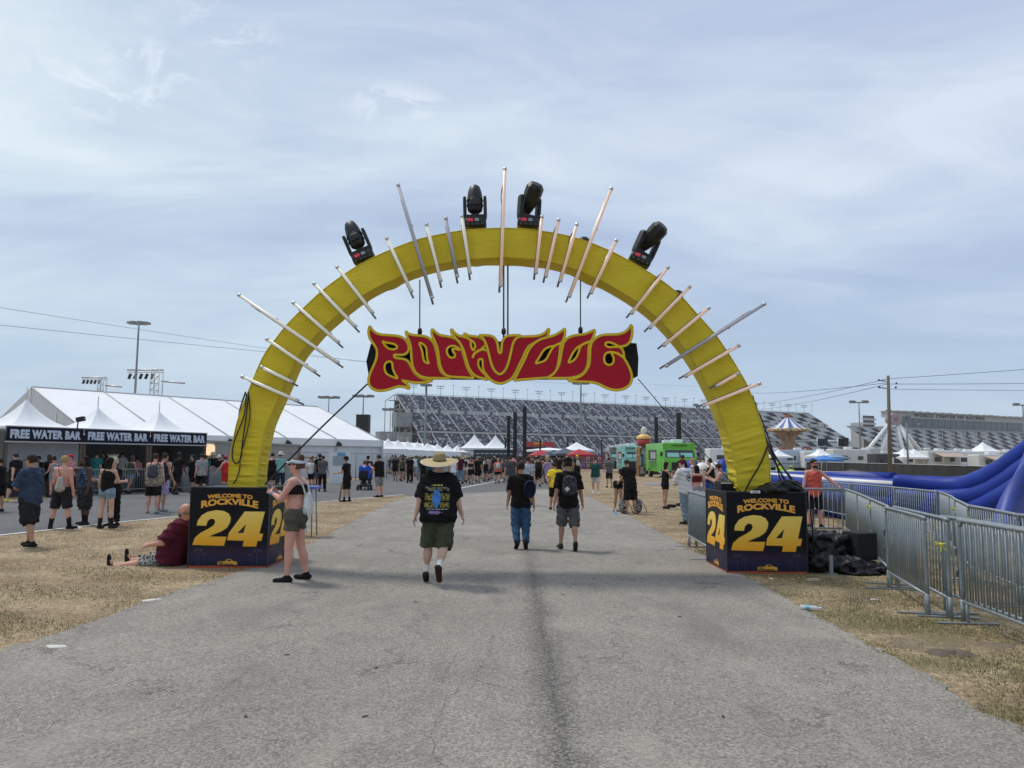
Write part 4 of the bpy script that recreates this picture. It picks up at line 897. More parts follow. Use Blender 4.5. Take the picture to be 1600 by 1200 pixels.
def person(sp, loc, rz, height=1.75, h=.012, label=None, group=None, parent_extra=None):
    J = sp['J'] if 'J' in sp else skeleton(sp.get('pose', {}))
    lo, hi = bounds(J, sp); det = h < .02; F = Field(lo, hi, h); body_prims(F, J, sp, True if det else (False if h < .026 else None))
    S = height / 1.75
    t = mesh_obj('person', F.mesh('person')); t.data.materials.append(skin(sp.get('skin', 'pale')))
    t.location = loc; t.rotation_euler = (0, 0, R(rz)); t.scale = (S, S, S); tag(t, label, 'person', group)
    def add(name, me, m):
        me.materials.clear(); me.materials.append(m); me.name = name; o = mesh_obj(name, me, t); return o
    n = 0
    for g in sp.get('wear', []):
        c = g['c']; m = c if isinstance(c, bpy.types.Material) else cloth(c)
        add(g.get('name', {'crop': 'top', 'tank': 'tank_top', 'brief': 'shorts'}.get(g['k'], g['k'])), garment(J, sp, g['k'], max(h * .9, .008), g, lo, hi), m)
    # shoes, socks, boots
    sh = sp.get('shoe', (.012, .012, .012))
    if sh is not None:
        for sd in 'LR':
            a = J['ank' + sd]; fd = J['foot' + sd]; fdn = fd / np.linalg.norm(fd); upv = np.cross(np.cross(fdn, (0, 0, 1)), fdn) if abs(fdn[2]) < .95 else np.array((0, -1, 0)); upv = upv / np.linalg.norm(upv)
            Fs = Field(a - .33, a + .33, min(h, .016)); sid = np.cross(fdn, upv)
            Fs.cone(a - fdn * .045 - upv * .035, a + fdn * .165 - upv * .045, .038, .033, .02, flat=(sid, 1.25)); Fs.cone(a - upv * .0, a - upv * .03 + fdn * .04, .046, .040, .02)
            bt = sp.get('boot', 0)
            if bt: kd = J['knee' + sd] - a; kd /= np.linalg.norm(kd); Fs.cone(a, a + kd * bt, .046, .058, .02, cut=(None, 1.0))
            Fs.plane(a - upv * .070, -upv)
            add('boot' if bt else 'shoe', Fs.mesh('shoe'), cloth(sh) if not isinstance(sh, bpy.types.Material) else sh)
            so = sp.get('sock')
            if so:
                kd = J['knee' + sd] - a; kd /= np.linalg.norm(kd); Fs = Field(a - .25, a + .25, min(h, .012)); Fs.cone(a, a + kd * so[1], .040, .046, .01, cut=(None, 1.0)); add('sock', Fs.mesh('sock'), cloth(so[0]))
    hM = J['hd']; c = J['head']; hp = lambda x, y, z: c + hM @ np.array((x, y, z)); HM = Matrix([list(r) for r in hM])
    hr = sp.get('hair')
    if hr:
        Fs = Field(c - .42, c + .24, min(h * 1.1, .02)); st = hr[1]; q = .007
        Fs.ell(hp(0, -.018, .045), (.080 + q, .092 + q, .080 + q), .01, hM)
        Fs.ell(hp(0, -.045, -.005), (.074 + q, .066 + q, .075 + q), .02, hM)
        if st == 'bald': Fs = Field(c - .2, c + .2, min(h, .014)); Fs.ell(hp(0, -.025, -.012), (.082, .085, .05), .01, hM); Fs.ell(hp(0, .03, .06), (.074, .12, .075), 0, hM, 'sub')
        if st in ('long', 'mid'):
            ln = .30 if st == 'long' else .16
            for s_ in (-1, 0, 1): Fs.cone(hp(s_ * .052, -.045, 0), hp(s_ * .062, -.075, -ln), .045, .032, .03)
        if st == 'bun': Fs.ell(hp(0, -.05, .135), (.048, .048, .042), .015, hM)
        if st == 'dread':
            for a_ in range(-5, 6): Fs.cone(hp(.07 * math.sin(a_ * .5), -.07 * math.cos(a_ * .5) , .02), hp(.095 * math.sin(a_ * .5), -.085 * math.cos(a_ * .5), -.13 - .02 * (a_ % 2)), .018, .011, .008)
        if st == 'mohawk':
            for a_ in range(7): Fs.cone(hp(0, -.05 + .02 * a_, .09), hp(.02 * (a_ % 3 - 1), -.12 + .055 * a_, .24), .02, .008, .006)
        # open the face
        fy = .098 if st != 'bald' else .2
        Fs.ell(hp(0, .115, -.035), (.095, .085, .085), 0, hM, 'sub')
        if st not in ('long', 'mid', 'dread'): n_ = hM @ np.array((0, -.35, -1.0)); Fs.plane(hp(0, 0, -.055), n_)
        add('hair', Fs.mesh('hair'), mat('hair_%02x%02x%02x' % tuple(int(x * 255) for x in hr[0]), hr[0], .75, var=.3, vscale=40, bump=.6, bscale=60, spec=.2))
    hat = sp.get('hat')
    if hat:
        kind, col_ = hat[0], hat[1]; T = Matrix.Translation(Vector(hp(0, -.012, .05))) @ HM.to_4x4(); M3 = T.to_3x3(); o_ = T.translation
        m = col_ if isinstance(col_, bpy.types.Material) else cloth(col_)
        if kind in ('cap', 'capback'):
            b = MB(); b.lathe([(.090, -.005), (.092, .02), (.086, .055), (.066, .082), (.035, .096), (0, .10)], o_, 18, M=M3 @ Matrix.Diagonal((1, 1.12, 1)))
            o = b.build('cap', m, t); sg = 1 if kind == 'cap' else -1
            b = MB(); b.grid(lambda u, v_: o_ + M3 @ Vector(((u - .5) * .15 * (1 - .25 * v_ * v_), sg * (.085 + .085 * v_ * (1 - (2 * u - 1) ** 2 * .55)), .004 - .018 * v_ + .012 * (1 - (2 * u - 1) ** 2))), 8, 4)
            o2 = b.build('cap_brim', m, o); md = o2.modifiers.new('s', 'SOLIDIFY'); md.thickness = .004
        elif kind == 'visor':
            b = MB(); b.lathe([(.090, -.012), (.094, .0), (.092, .035)], o_, 20, M=M3 @ Matrix.Diagonal((1, 1.12, 1))); o = b.build('visor', m, t); md = o.modifiers.new('s', 'SOLIDIFY'); md.thickness = .005
            b = MB(); b.grid(lambda u, v_: o_ + M3 @ Vector(((u - .5) * .16 * (1 - .2 * v_ * v_), .09 + .09 * v_ * (1 - (2 * u - 1) ** 2 * .5), .0 - .022 * v_ + .014 * (1 - (2 * u - 1) ** 2))), 8, 4)
            o2 = b.build('visor_brim', m, o); md = o2.modifiers.new('s', 'SOLIDIFY'); md.thickness = .004
        elif kind == 'straw':
            rb = hat[2] if len(hat) > 2 else .19
            def brim(u, v_):
                a = u * 2 * math.pi; r_ = .088 + (rb - .088) * v_; cup = .014 * v_ + (.010 * math.cos(2 * a)) * v_
                return o_ + M3 @ Vector((r_ * math.cos(a), r_ * 1.08 * math.sin(a), cup - .030 * v_ * v_))
            b = MB(); b.grid(brim, 40, 7); o = b.build('straw_hat', m, t); md = o.modifiers.new('s', 'SOLIDIFY'); md.thickness = .004
            b = MB(); b.lathe([(.089, -.002), (.091, .03), (.086, .075), (.078, .105), (.055, .122), (.025, .113), (0, .100)], o_, 26, M=M3 @ Matrix.Diagonal((1, 1.15, 1)))
            b.build('hat_crown', hat[3] if len(hat) > 3 else m, o)
            b = MB(); b.lathe([(.0925, .0), (.0945, .012), (.092, .026)], o_, 26, M=M3 @ Matrix.Diagonal((1, 1.15, 1))); b.build('hat_band', cloth((.16, .11, .05)), o)
            b = MB(); b.tube([o_ + M3 @ Vector((rb * math.cos(a), rb * 1.08 * math.sin(a), .014 - .030 + .010 * math.cos(2 * a))) for a in [2 * math.pi * k / 40 for k in range(40)]], .005, 5, closed=True); b.build('hat_rim', cloth((.75, .73, .66)), o)
    if sp.get('shades'):
        b = MB()
        for s_ in (-1, 1):
            b.box(Vector(hp(s_ * .032, .108, .012)), (.046, .010, .026), M=HM); b.tube([Vector(hp(s_ * .056, .104, .016)), Vector(hp(s_ * .082, -.005, .012))], .004, 5)
        b.box(Vector(hp(0, .112, .018)), (.02, .006, .006), M=HM); b.build('sunglasses', mat('lens_dark', (.01, .01, .012), .15), t)
    elif det:
        for s_ in (-1, 1):
            MB().lathe([(0, -.010), (.007, -.007), (.010, 0), (.007, .007), (0, .010)], Vector(hp(s_ * .031, .083, .009)), 8).build('eye', mat('eye_dark', (.05, .035, .03), .25), t)
    bd = sp.get('beard')
    if bd:
        Fs = Field(c - .2, c + .2, min(h, .014)); Fs.ell(hp(0, .035, -.062), (.064, .066, .052), .01, hM); Fs.plane(hp(0, .0, -.03), hM @ np.array((0, -.5, 1.0))); add('beard', Fs.mesh('beard'), cloth(bd))
    bp = sp.get('pack')
    if bp:
        le = J['lean'] @ J['tw']; cc = J['chest'] + le @ np.array((0, -.175 * sp.get('w', 1) - .02, -.04)); Fs = Field(cc - .34, cc + .34, min(h, .018))
        Fs.cone(cc + le @ np.array((0, 0, .09)), cc + le @ np.array((0, 0, -.11)), .095, .105, .03, flat=(le @ np.array((1, 0, 0)), 1.4)); Fs.ell(cc + le @ np.array((0, -.06, -.07)), (.10, .05, .10), .02, le)
        o = add('backpack', Fs.mesh('backpack'), bp if isinstance(bp, bpy.types.Material) else cloth(bp))
        b = MB()
        for s_ in (-1, 1):
            p = [cc + le @ np.array((s_ * .08, .05, .16)), J['neck'] + le @ np.array((s_ * .10, .0, .005)), J['chest'] + le @ np.array((s_ * .12, .14 * sp.get('w', 1), .06)), J['chest'] + le @ np.array((s_ * .165 * sp.get('w', 1), .03, -.12)), cc + le @ np.array((s_ * .12, .05, -.12))]
            b.tube([Vector(q) for q in smooth_loop([tuple(x) for x in p], 4, False)], .014, 6)
        b.build('backpack_strap', cloth((.01, .01, .012)), o)
    return t
# ================================================================== PEOPLE placed
def spot(px, fy, hy=None, H=None):
    p = G(px, fy)
    if H is None: H = P(px, hy, p.y).z
    return (p.x, p.y, 0), max(1.5, min(1.92, H))
def walk(a=1, amp=1.0, **k):
    d = dict(legL=(16 * amp * a, 2, 8 if a > 0 else 24), legR=(-16 * amp * a, 2, 24 if a > 0 else 8), armL=(-14 * a, 9, 14), armR=(14 * a, 9, 16), lean=3)
    d['footR' if a > 0 else 'footL'] = -28; d.update(k); return d
BLK = (.009, .009, .010); BLK2 = (.02, .02, .022); WHT = (.66, .66, .65); NAVY = (.018, .026, .055); KHA = (.20, .17, .12); OLV = (.055, .062, .038); DEN = (.035, .085, .16); LDEN = (.20, .28, .36)
GRY = (.09, .09, .095); LGRY = (.27, .27, .27); MAR = (.085, .012, .025); RED = (.50, .03, .03); YEL = (.78, .56, .03); BLU = (.03, .08, .35); COR = (.62, .14, .09); TEAL = (.02, .12, .12); PINK = (.5, .2, .22); TURQ = (.05, .32, .48); PURP = (.28, .2, .42)
BR = (.035, .022, .014); BK = (.008, .007, .007); BLD = (.36, .25, .12); GRYH = (.25, .23, .2); RDH = (.12, .02, .02)
STRAW = mat('straw_weave', (.50, .40, .22), .8, var=.3, vscale=60, bump=.6, bscale=90); STRAW2 = mat('straw_crown', (.33, .25, .13), .8, var=.3, vscale=60, bump=.6, bscale=90)
def camo(name, cols, sc):
    m = bpy.data.materials.new(name); m.use_nodes = True; nt = m.node_tree; b = nt.nodes['Principled BSDF']; t = N(nt, 'ShaderNodeTexCoord').outputs['Object']
    r = ramp(nt, [(0, cols[0])] + [(.38 + .08 * i, c) for i, c in enumerate(cols[1:])], 'CONSTANT'); nt.links.new(noise(nt, t, sc, 3, .6, .4), r.inputs[0]); nt.links.new(r.outputs[0], b.inputs['Base Color']); b.inputs['Roughness'].default_value = .9; b.inputs['Specular IOR Level'].default_value = .15; return m
CAMO = camo('camo_cloth', [(.02, .02, .02), (.09, .09, .08), (.42, .42, .40), (.03, .03, .03), (.2, .2, .19)], 14)
FLORAL = camo('floral_cloth', [(.015, .015, .02), (.02, .02, .03), (.5, .45, .35), (.04, .06, .03), (.5, .2, .08)], 26)
TIEDYE = camo('patterned_cloth', [(.012, .02, .05), (.03, .07, .14), (.015, .015, .03), (.14, .2, .26), (.02, .02, .03)], 12)
PURPC = camo('purple_cloth', [(.30, .24, .42), (.38, .30, .50), (.24, .2, .36), (.45, .4, .55), (.3, .26, .44)], 14)
GREYP = camo('grey_print_cloth', [(.10, .10, .11), (.30, .30, .31), (.06, .06, .07), (.42, .42, .42), (.15, .15, .16)], 16)
def back_print(name, base, spec_):
    """cloth with a printed design on the back of the shirt, placed in the shirt's own coordinates"""
    m = bpy.data.materials.new(name); m.use_nodes = True; nt = m.node_tree; b = nt.nodes['Principled BSDF']; t = N(nt, 'ShaderNodeTexCoord').outputs['Object']
    sp = N(nt, 'ShaderNodeSeparateXYZ'); nt.links.new(t, sp.inputs[0]); c = base
    back = math_(nt, 'LESS_THAN', sp.outputs[1], -.03)
    for kind, x, z, w, h, col, sc in spec_:
        ax = math_(nt, 'ABSOLUTE', math_(nt, 'DIVIDE', math_(nt, 'SUBTRACT', sp.outputs[0], x), w / 2)); az = math_(nt, 'ABSOLUTE', math_(nt, 'DIVIDE', math_(nt, 'SUBTRACT', sp.outputs[2], z), h / 2))
        if kind == 'txt':
            f = noise(nt, mapping(nt, t, (sc, 0, sc * .45), (0, 0, 0), (z * 31, 0, z)), 1, 2, .5); k = math_(nt, 'MULTIPLY', math_(nt, 'LESS_THAN', math_(nt, 'MAXIMUM', ax, az), 1.0), math_(nt, 'GREATER_THAN', f, .47))
        elif kind == 'blob':
            f = noise(nt, mapping(nt, t, (sc, 0, sc)), 1, 4, .6, .6); d = math_(nt, 'ADD', math_(nt, 'MULTIPLY', ax, ax), math_(nt, 'MULTIPLY', az, az)); k = math_(nt, 'LESS_THAN', math_(nt, 'ADD', d, math_(nt, 'MULTIPLY_ADD', f, 2.2, -1.1)), .85)
        else:
            d = math_(nt, 'SQRT', math_(nt, 'ADD', math_(nt, 'MULTIPLY', ax, ax), math_(nt, 'MULTIPLY', az, az))); k = math_(nt, 'MULTIPLY', math_(nt, 'LESS_THAN', d, 1.0), math_(nt, 'GREATER_THAN', d, .72))
        c = mixc(nt, math_(nt, 'MULTIPLY', k, back), c, col)
    if hasattr(c, '__len__'): b.inputs['Base Color'].default_value = (*c, 1)
    else: nt.links.new(c, b.inputs['Base Color'])
    b.inputs['Roughness'].default_value = .92; b.inputs['Specular IOR Level'].default_value = .12
    bp = N(nt, 'ShaderNodeBump'); bp.inputs['Strength'].default_value = .5; bp.inputs['Distance'].default_value = .02; nt.links.new(noise(nt, t, 13, 3, .6), bp.inputs['Height']); nt.links.new(bp.outputs[0], b.inputs['Normal']); return m
TOUR = back_print('tour_shirt', BLK, [('txt', 0, 1.40, .17, .018, (.55, .50, .10), 60), ('txt', 0, 1.345, .34, .06, (.17, .17, .13), 34), ('txt', -.11, 1.235, .13, .10, (.24, .20, .05), 60), ('txt', .11, 1.235, .13, .10, (.24, .20, .05), 60), ('txt', -.11, 1.125, .13, .08, (.24, .20, .05), 60), ('txt', .11, 1.125, .13, .08, (.24, .20, .05), 60), ('blob', 0, 1.21, .13, .27, (.06, .20, .50), 16), ('txt', 0, 1.065, .32, .012, (.4, .4, .4), 60), ('blob', -.02, 1.02, .22, .05, (.25, .16, .35), 22)])
JERSEY = back_print('jersey_print', (.60, .60, .61), [('txt', 0, 1.40, .22, .035, (.04, .04, .06), 45), ('ring', 0, 1.25, .17, .19, (.03, .03, .04), 30), ('blob', 0, 1.25, .10, .11, (.10, .07, .07), 30)])
TEALP = back_print('teal_shirt', (.012, .085, .09), [('blob', 0, 1.28, .24, .26, (.20, .42, .46), 20), ('txt', 0, 1.38, .2, .04, (.4, .5, .5), 40)])
ALLB = back_print('black_shirt_print', BLK, [('ring', 0, 1.30, .16, .16, (.4, .4, .42), 30), ('blob', 0, 1.3, .09, .1, (.3, .3, .32), 30)])
COL.objects.update() if hasattr(COL.objects, 'update') else None

def W(k, c, **kw): d = dict(k=k, c=c); d.update(kw); return d
HERO = []
def hero(px, fy, hy, rz, sp, h, label, group=None, dy=0.0):
    loc, H = spot(px, fy, hy); t = person(sp, loc, rz, H, h, label, group); HERO.append(t); return t
GW = 'people walking along the road'; GL = 'people standing by the water bar'; GRG = 'people on the grass at the right'
# hat man
t = hero(683, 913, 719, -3, dict(pose=walk(-1, .8, legL=(8, 5, 4), legR=(-6, 1, 42), footR=-62, armL=(-8, 16, 10), armR=(6, 17, 14), toe=6, nod=-15), w=1.30, legw=1.25, belly=.6, skin='pale', wear=[W('shorts', OLV, len=1.05, loose=.035, flare=1.5), W('shirt', TOUR, loose=.040, sleeve=.98, hemz=-.13)],
   hair=(BR, 'short'), hat=('straw', STRAW, .27, STRAW2), sock=(WHT, .13), shoe=(.035, .022, .016)), .009, 'heavyset man from behind in wide straw hat, black tour t-shirt and olive shorts', GW)
# pocket flap and logo-free belt details on his shorts
t = hero(813, 857, 722, 2, dict(pose=walk(-1, .6, armL=(10, 10, 14), armR=(-12, 10, 20), legR=(-8, 3, 30), footR=-40), w=1.08, skin='tan', wear=[W('jeans', DEN, len=1.97, loose=.026), W('shirt', (.011, .009, .009), loose=.028, sleeve=.85, hemz=-.12)], hair=(BR, 'short'), shoe=(.02, .018, .016)), .009,
   'man from behind in blue jeans and black t-shirt, navy cap hanging on his back', GW)
J_t = t
ocap = MB(); cc = Vector((t.location.x + .17, t.location.y - .23, 1.13))
ocap.lathe([(0, -.07), (.06, -.062), (.105, -.03), (.115, .03), (.10, .05)], cc, 18, M=Matrix.Rotation(R(90), 3, 'X') @ Matrix.Diagonal((1, 1.5, 1)))
o = ocap.build('baseball_cap', cloth(NAVY)); tag(o, 'navy blue cap hanging on the back of the man in jeans', 'cap')
b = MB(); b.tube([cc + Vector((-.02, .03, .12)), cc + Vector((0, .02, .24)), cc + Vector((.01, .06, .31))], .008, 5); b.build('strap', cloth(BLK), o)
t = hero(888, 860, 718, 4, dict(pose=walk(1, .65, armL=(-10, 11, 16), armR=(6, 13, 12), legR=(-8, 3, 26), footR=-40), w=1.03, skin='tan', wear=[W('shorts', GRY, len=1.1, loose=.03, flare=1.6), W('shirt', BLK, loose=.03, sleeve=.9, hemz=-.15)], hair=(BR, 'short'), hat=('cap', BLK), pack=camo('pack_print', [(.01, .01, .012), (.02, .02, .025), (.09, .10, .11), (.01, .01, .01), (.05, .05, .055)], 18), shoe=(.03, .03, .03)), .009,
   'man from behind in black cap and grey shorts with a small printed backpack', GW)
loc_ = t.location
b = MB(); b.box(loc_ + Vector((-.045, -.345, 1.15)), (.07, .012, .07), ry=R(45)); b.build('badge_patch', cloth(WHT), None); bpy.data.objects['badge_patch'].parent = [c for c in t.children if c.name.startswith('backpack')][0]; bpy.data.objects['badge_patch'].matrix_parent_inverse = t.matrix_basis.inverted() if False else Matrix.Identity(4)
bd_ = bpy.data.objects['badge_patch']; sc_ = t.scale[0]; bd_.data.transform(Matrix.Rotation(-R(4), 4, 'Z') @ Matrix.Translation(-loc_)); bd_.data.transform(Matrix.Scale(1 / sc_, 4))
# woman with visor
t = hero(458, 908, 716, 84, dict(pose=dict(legL=(5, 3, 4), legR=(-7, 3, 6), armL=(32, 8, 84, 30), armR=(30, 8, 88, 30), lean=-2, nod=-4, toe=10), w=1.16, legw=1.12, belly=.35, fem=1, skin='pink', wear=[W('shorts', (.085, .08, .06), len=.42, loose=.020, rise=.02, flare=1.2), W('crop', BLK, loose=.004, hemz=.30, fold=.4)],
   hair=((.10, .05, .03), 'bun'), hat=('visor', (.50, .56, .66)), shades=1, shoe=(.012, .012, .013)), .009, 'sunburnt woman in white visor, black top and grey green shorts holding a phone', None)
Wt = t
def child_local(o, t):
    o.parent = t; return o
b = MB(); b.lathe([(.036, -.006), (.037, .0), (.036, .006)], (0, 0, 0), 12); 
Jw = skeleton(dict(legL=(5, 3, 4), legR=(-7, 3, 6), armL=(32, 8, 84, 30), armR=(30, 8, 88, 30), lean=-2, toe=10))
for sd, c_ in (('L', (.08, .3, .6)), ('R', (.75, .75, .78))):
    d = (Jw['wri' + sd] - Jw['elb' + sd]); d /= np.linalg.norm(d); p = Jw['wri' + sd] - d * .015
    MB().tube([Vector(p), Vector(p - d * .035)], .034, 12, caps=False).build('wristband', cloth(c_), t)
p = Vector((Jw['wriL'] + Jw['wriR']) / 2) + Vector((0, .05, .05)); M3 = Matrix.Rotation(R(84), 3, 'Z')
o = MB().box((0, 0, 0), (.075, .010, .15)).build('phone', mat('phone_dark', (.01, .01, .012), .2)); o.matrix_world = t.matrix_basis @ Matrix.Translation(p) @ Matrix.Rotation(R(-20), 4, 'X'); tag(o, 'black phone held up by the woman in the visor', 'phone')
clearbag = mat('clear_plastic', (.75, .78, .80), .15, alpha=.55, var=.2, vscale=20)
Fs = Field((-.3, -.4, .7), (.3, .1, 1.4), .012); Fs.cone((0, -.18, 1.22), (0, -.18, 1.0), .05, .07, .02, flat=((1, 0, 0), 1.6)); me = Fs.mesh('clear_bag'); me.materials.append(clearbag)
o = mesh_obj('clear_bag', me); o.matrix_world = t.matrix_basis; tag(o, 'clear plastic drawstring bag on the back of the woman in the visor', 'bag')
b = MB()
for s_ in (-1, 1): b.tube([Vector(q) for q in smooth_loop([(s_ * .08, -.17, 1.23), (s_ * .10, -.12, 1.38), (s_ * .11, -.01, 1.475), (s_ * .10, .12, 1.40), (s_ * .07, .15, 1.30)], 5, False)], .012, 6)
b.build('shoulder_cord', cloth(WHT), o)
# seated man
t = hero(268, 882, 700, 84, dict(pose=dict(sit=.135, lean=-20, legL=(80, 6, -2), legR=(84, 5, 2), footL=80, footR=82, armL=(16, 18, 48, 20), armR=(18, 16, 50, 20), nod=10), w=1.32, legw=1.15, belly=.9, skin='pink', wear=[W('shorts', CAMO, len=.95, loose=.03), W('shirt', MAR, loose=.045, sleeve=.95, hemz=-.08)], hair=(GRYH, 'bald'), beard=(.12, .09, .07), shoe=(.018, .02, .018)), .009,
   'heavy man in maroon t-shirt and camouflage shorts sitting against the left box')
t.scale = (1.03,) * 3; t.location.z = .0
loc, H = spot(302, 868, 700); t = person(dict(pose=dict(sit=.12, lean=-10, legL=(80, 10, 5), legR=(84, 8, 8), footL=80, footR=80, armL=(20, 10, 40), armR=(20, 10, 40)), w=.95, fem=1, skin='pink', wear=[W('shorts', BLK, len=.6), W('tank', MAR)], hair=(RDH, 'short'), hat=('cap', MAR)), (xl - .85, 12.75, 0), 75, 1.66, .018, 'person in dark red cap sitting behind the man in maroon, by the box')
# left group
hero(42, 855, 709, 74, dict(pose=dict(legL=(-14, 3, 6), legR=(14, 4, 4), armL=(20, 12, 92, 45), armR=(12, 10, 85, 50), lean=0, head=12), w=1.0, skin='tan', wear=[W('shorts', BLK2, len=1.12, loose=.045, flare=1.6), W('shirt', (.035, .055, .095), loose=.042, sleeve=1.0, hemz=-.2)], hair=(BR, 'short'), shades=1), .011, 'man in loose slate blue t-shirt and long black shorts, arms folded, on the grass', GL)
hero(22, 784, 707, 85, dict(pose=walk(1), w=1.3, belly=.5, skin='pale', wear=[W('shorts', BLK, len=1.0), W('shirt', BLK, loose=.03, hemz=-.1)], hair=(BR, 'short'), hat=('cap', GRY), shades=1, beard=(.1, .07, .05), shoe=(.5, .6, .03)), .016, 'man in black with grey cap and bright yellow shoes walking past the water bar', GL)
hero(93, 827, 712, -5, dict(pose=dict(legL=(0, 8, 2), legR=(6, 9, 2), armL=(6, 12, 40), armR=(0, 10, 10), toe=30), w=1.12, skin='pink', wear=[W('shorts', BLK2, len=.95, loose=.035)], hair=(BLD, 'short'), boot=.22, shoe=(.015, .015, .015)), .011, 'shirtless person from behind in black shorts and boots with a drawstring bag', GL)
p = HERO[-1]; Fs = Field((-.3, -.35, .7), (.3, .1, 1.5), .014); Fs.cone((.06, -.16, 1.20), (.06, -.17, .98), .05, .10, .02, flat=((1, 0, 0), 1.2)); me = Fs.mesh('drawstring_bag'); me.materials.append(camo('bag_print', [(.3, .3, .3), (.38, .37, .35), (.34, .34, .34), (.45, .25, .12), (.4, .4, .4)], 9))
o = mesh_obj('drawstring_bag', me); o.matrix_world = p.matrix_basis; tag(o, 'grey drawstring bag on the bare back of the person in boots', 'bag')
MB().tube([(.05, -.15, 1.24), (-.03, -.13, 1.40), (-.09, -.04, 1.475)], .008, 5).build('cord', cloth((.35, .03, .03)), o)
hero(130, 820, 713, 150, dict(pose=dict(legL=(4, 4, 4), legR=(-4, 4, 4), armR=(35, 92, 35), armL=(4, 8, 14), head=30), w=1.08, skin='brown', wear=[W('shorts', (.03, .028, .028), len=1.2, loose=.05, flare=1.5), W('tank', TIEDYE, loose=.03, hemz=-.14)], hair=(BK, 'dread'), sock=(BLK, .18), shoe=BLK2), .011, 'man with dreadlocks in patterned tank top raising a can in one hand', GL)
p = HERO[-1]; Jd = skeleton(dict(legL=(4, 4, 4), legR=(-4, 4, 4), armR=(35, 92, 35), armL=(4, 8, 14)))
o = MB().lathe([(0, -.06), (.031, -.06), (.033, -.055), (.033, .055), (.027, .066), (0, .066)], (0, 0, 0), 14).build('drink_can', mat('can_white', (.6, .62, .6), .3)); o.matrix_world = p.matrix_basis @ Matrix.Translation(Vector(Jd['wriR'] + Jd['hMR'] @ np.array((0, .03, -.09)))); tag(o, 'drink can raised by the man with dreadlocks', 'can')
MB().lathe([(.0335, -.05), (.0336, .01)], (0, 0, 0), 14).build('can_label', cloth((.5, .02, .03)), o)
hero(164, 826, 715, -8, dict(pose=dict(legL=(-2, 2, 2), legR=(4, 3, 3), armL=(8, 14, 20), armR=(24, 10, 70)), fem=1, w=1.0, legw=1.05, skin='pale', wear=[W('shorts', LDEN, len=.36, loose=.022), W('tank', BLK, loose=.010, hemz=-.02)], hair=(BK, 'mid'), boot=.2, shoe=BLK2), .011, 'woman from behind with black hair, black tank top, denim shorts and boots', GL)
hero(176, 822, 716, 150, dict(pose=dict(armL=(20, 8, 60), armR=(30, 8, 70)), w=.95, skin='pale', wear=[W('pants', BLK, len=1.9, loose=.02), W('shirt', BLK)], hair=((.45, .42, .3), 'mohawk')), .014, 'person in all black with a pale spiky crest, half hidden behind the black haired woman', GL)
hero(238, 802, 709, 12, dict(pose=dict(legL=(2, 3, 3), legR=(-3, 3, 5), armL=(24, 12, 60), armR=(10, 8, 20)), w=1.22, belly=.3, skin='pink', wear=[W('shorts', BLK, len=.9, loose=.03), W('tank', FLORAL, loose=.035, hemz=-.16)], hair=(BR, 'short'), pack=(.06, .065, .08), shoe=(.25, .25, .25)), .014, 'broad man in floral tank top and black shorts with a grey backpack', GL)
hero(252, 799, 708, -20, dict(pose=dict(legL=(3, 3, 3), legR=(-3, 3, 5), armL=(10, 8, 20), armR=(10, 8, 20)), w=1.05, skin='tan', wear=[W('shorts', PURPC, len=.95, loose=.03), W('tank', NAVY, loose=.03, hemz=-.12)], hair=(BR, 'short'), pack=(.05, .055, .075), shoe=(.25, .23, .22)), .014, 'man in lilac shorts and navy tank top with backpack, beside the floral tank top', GL)
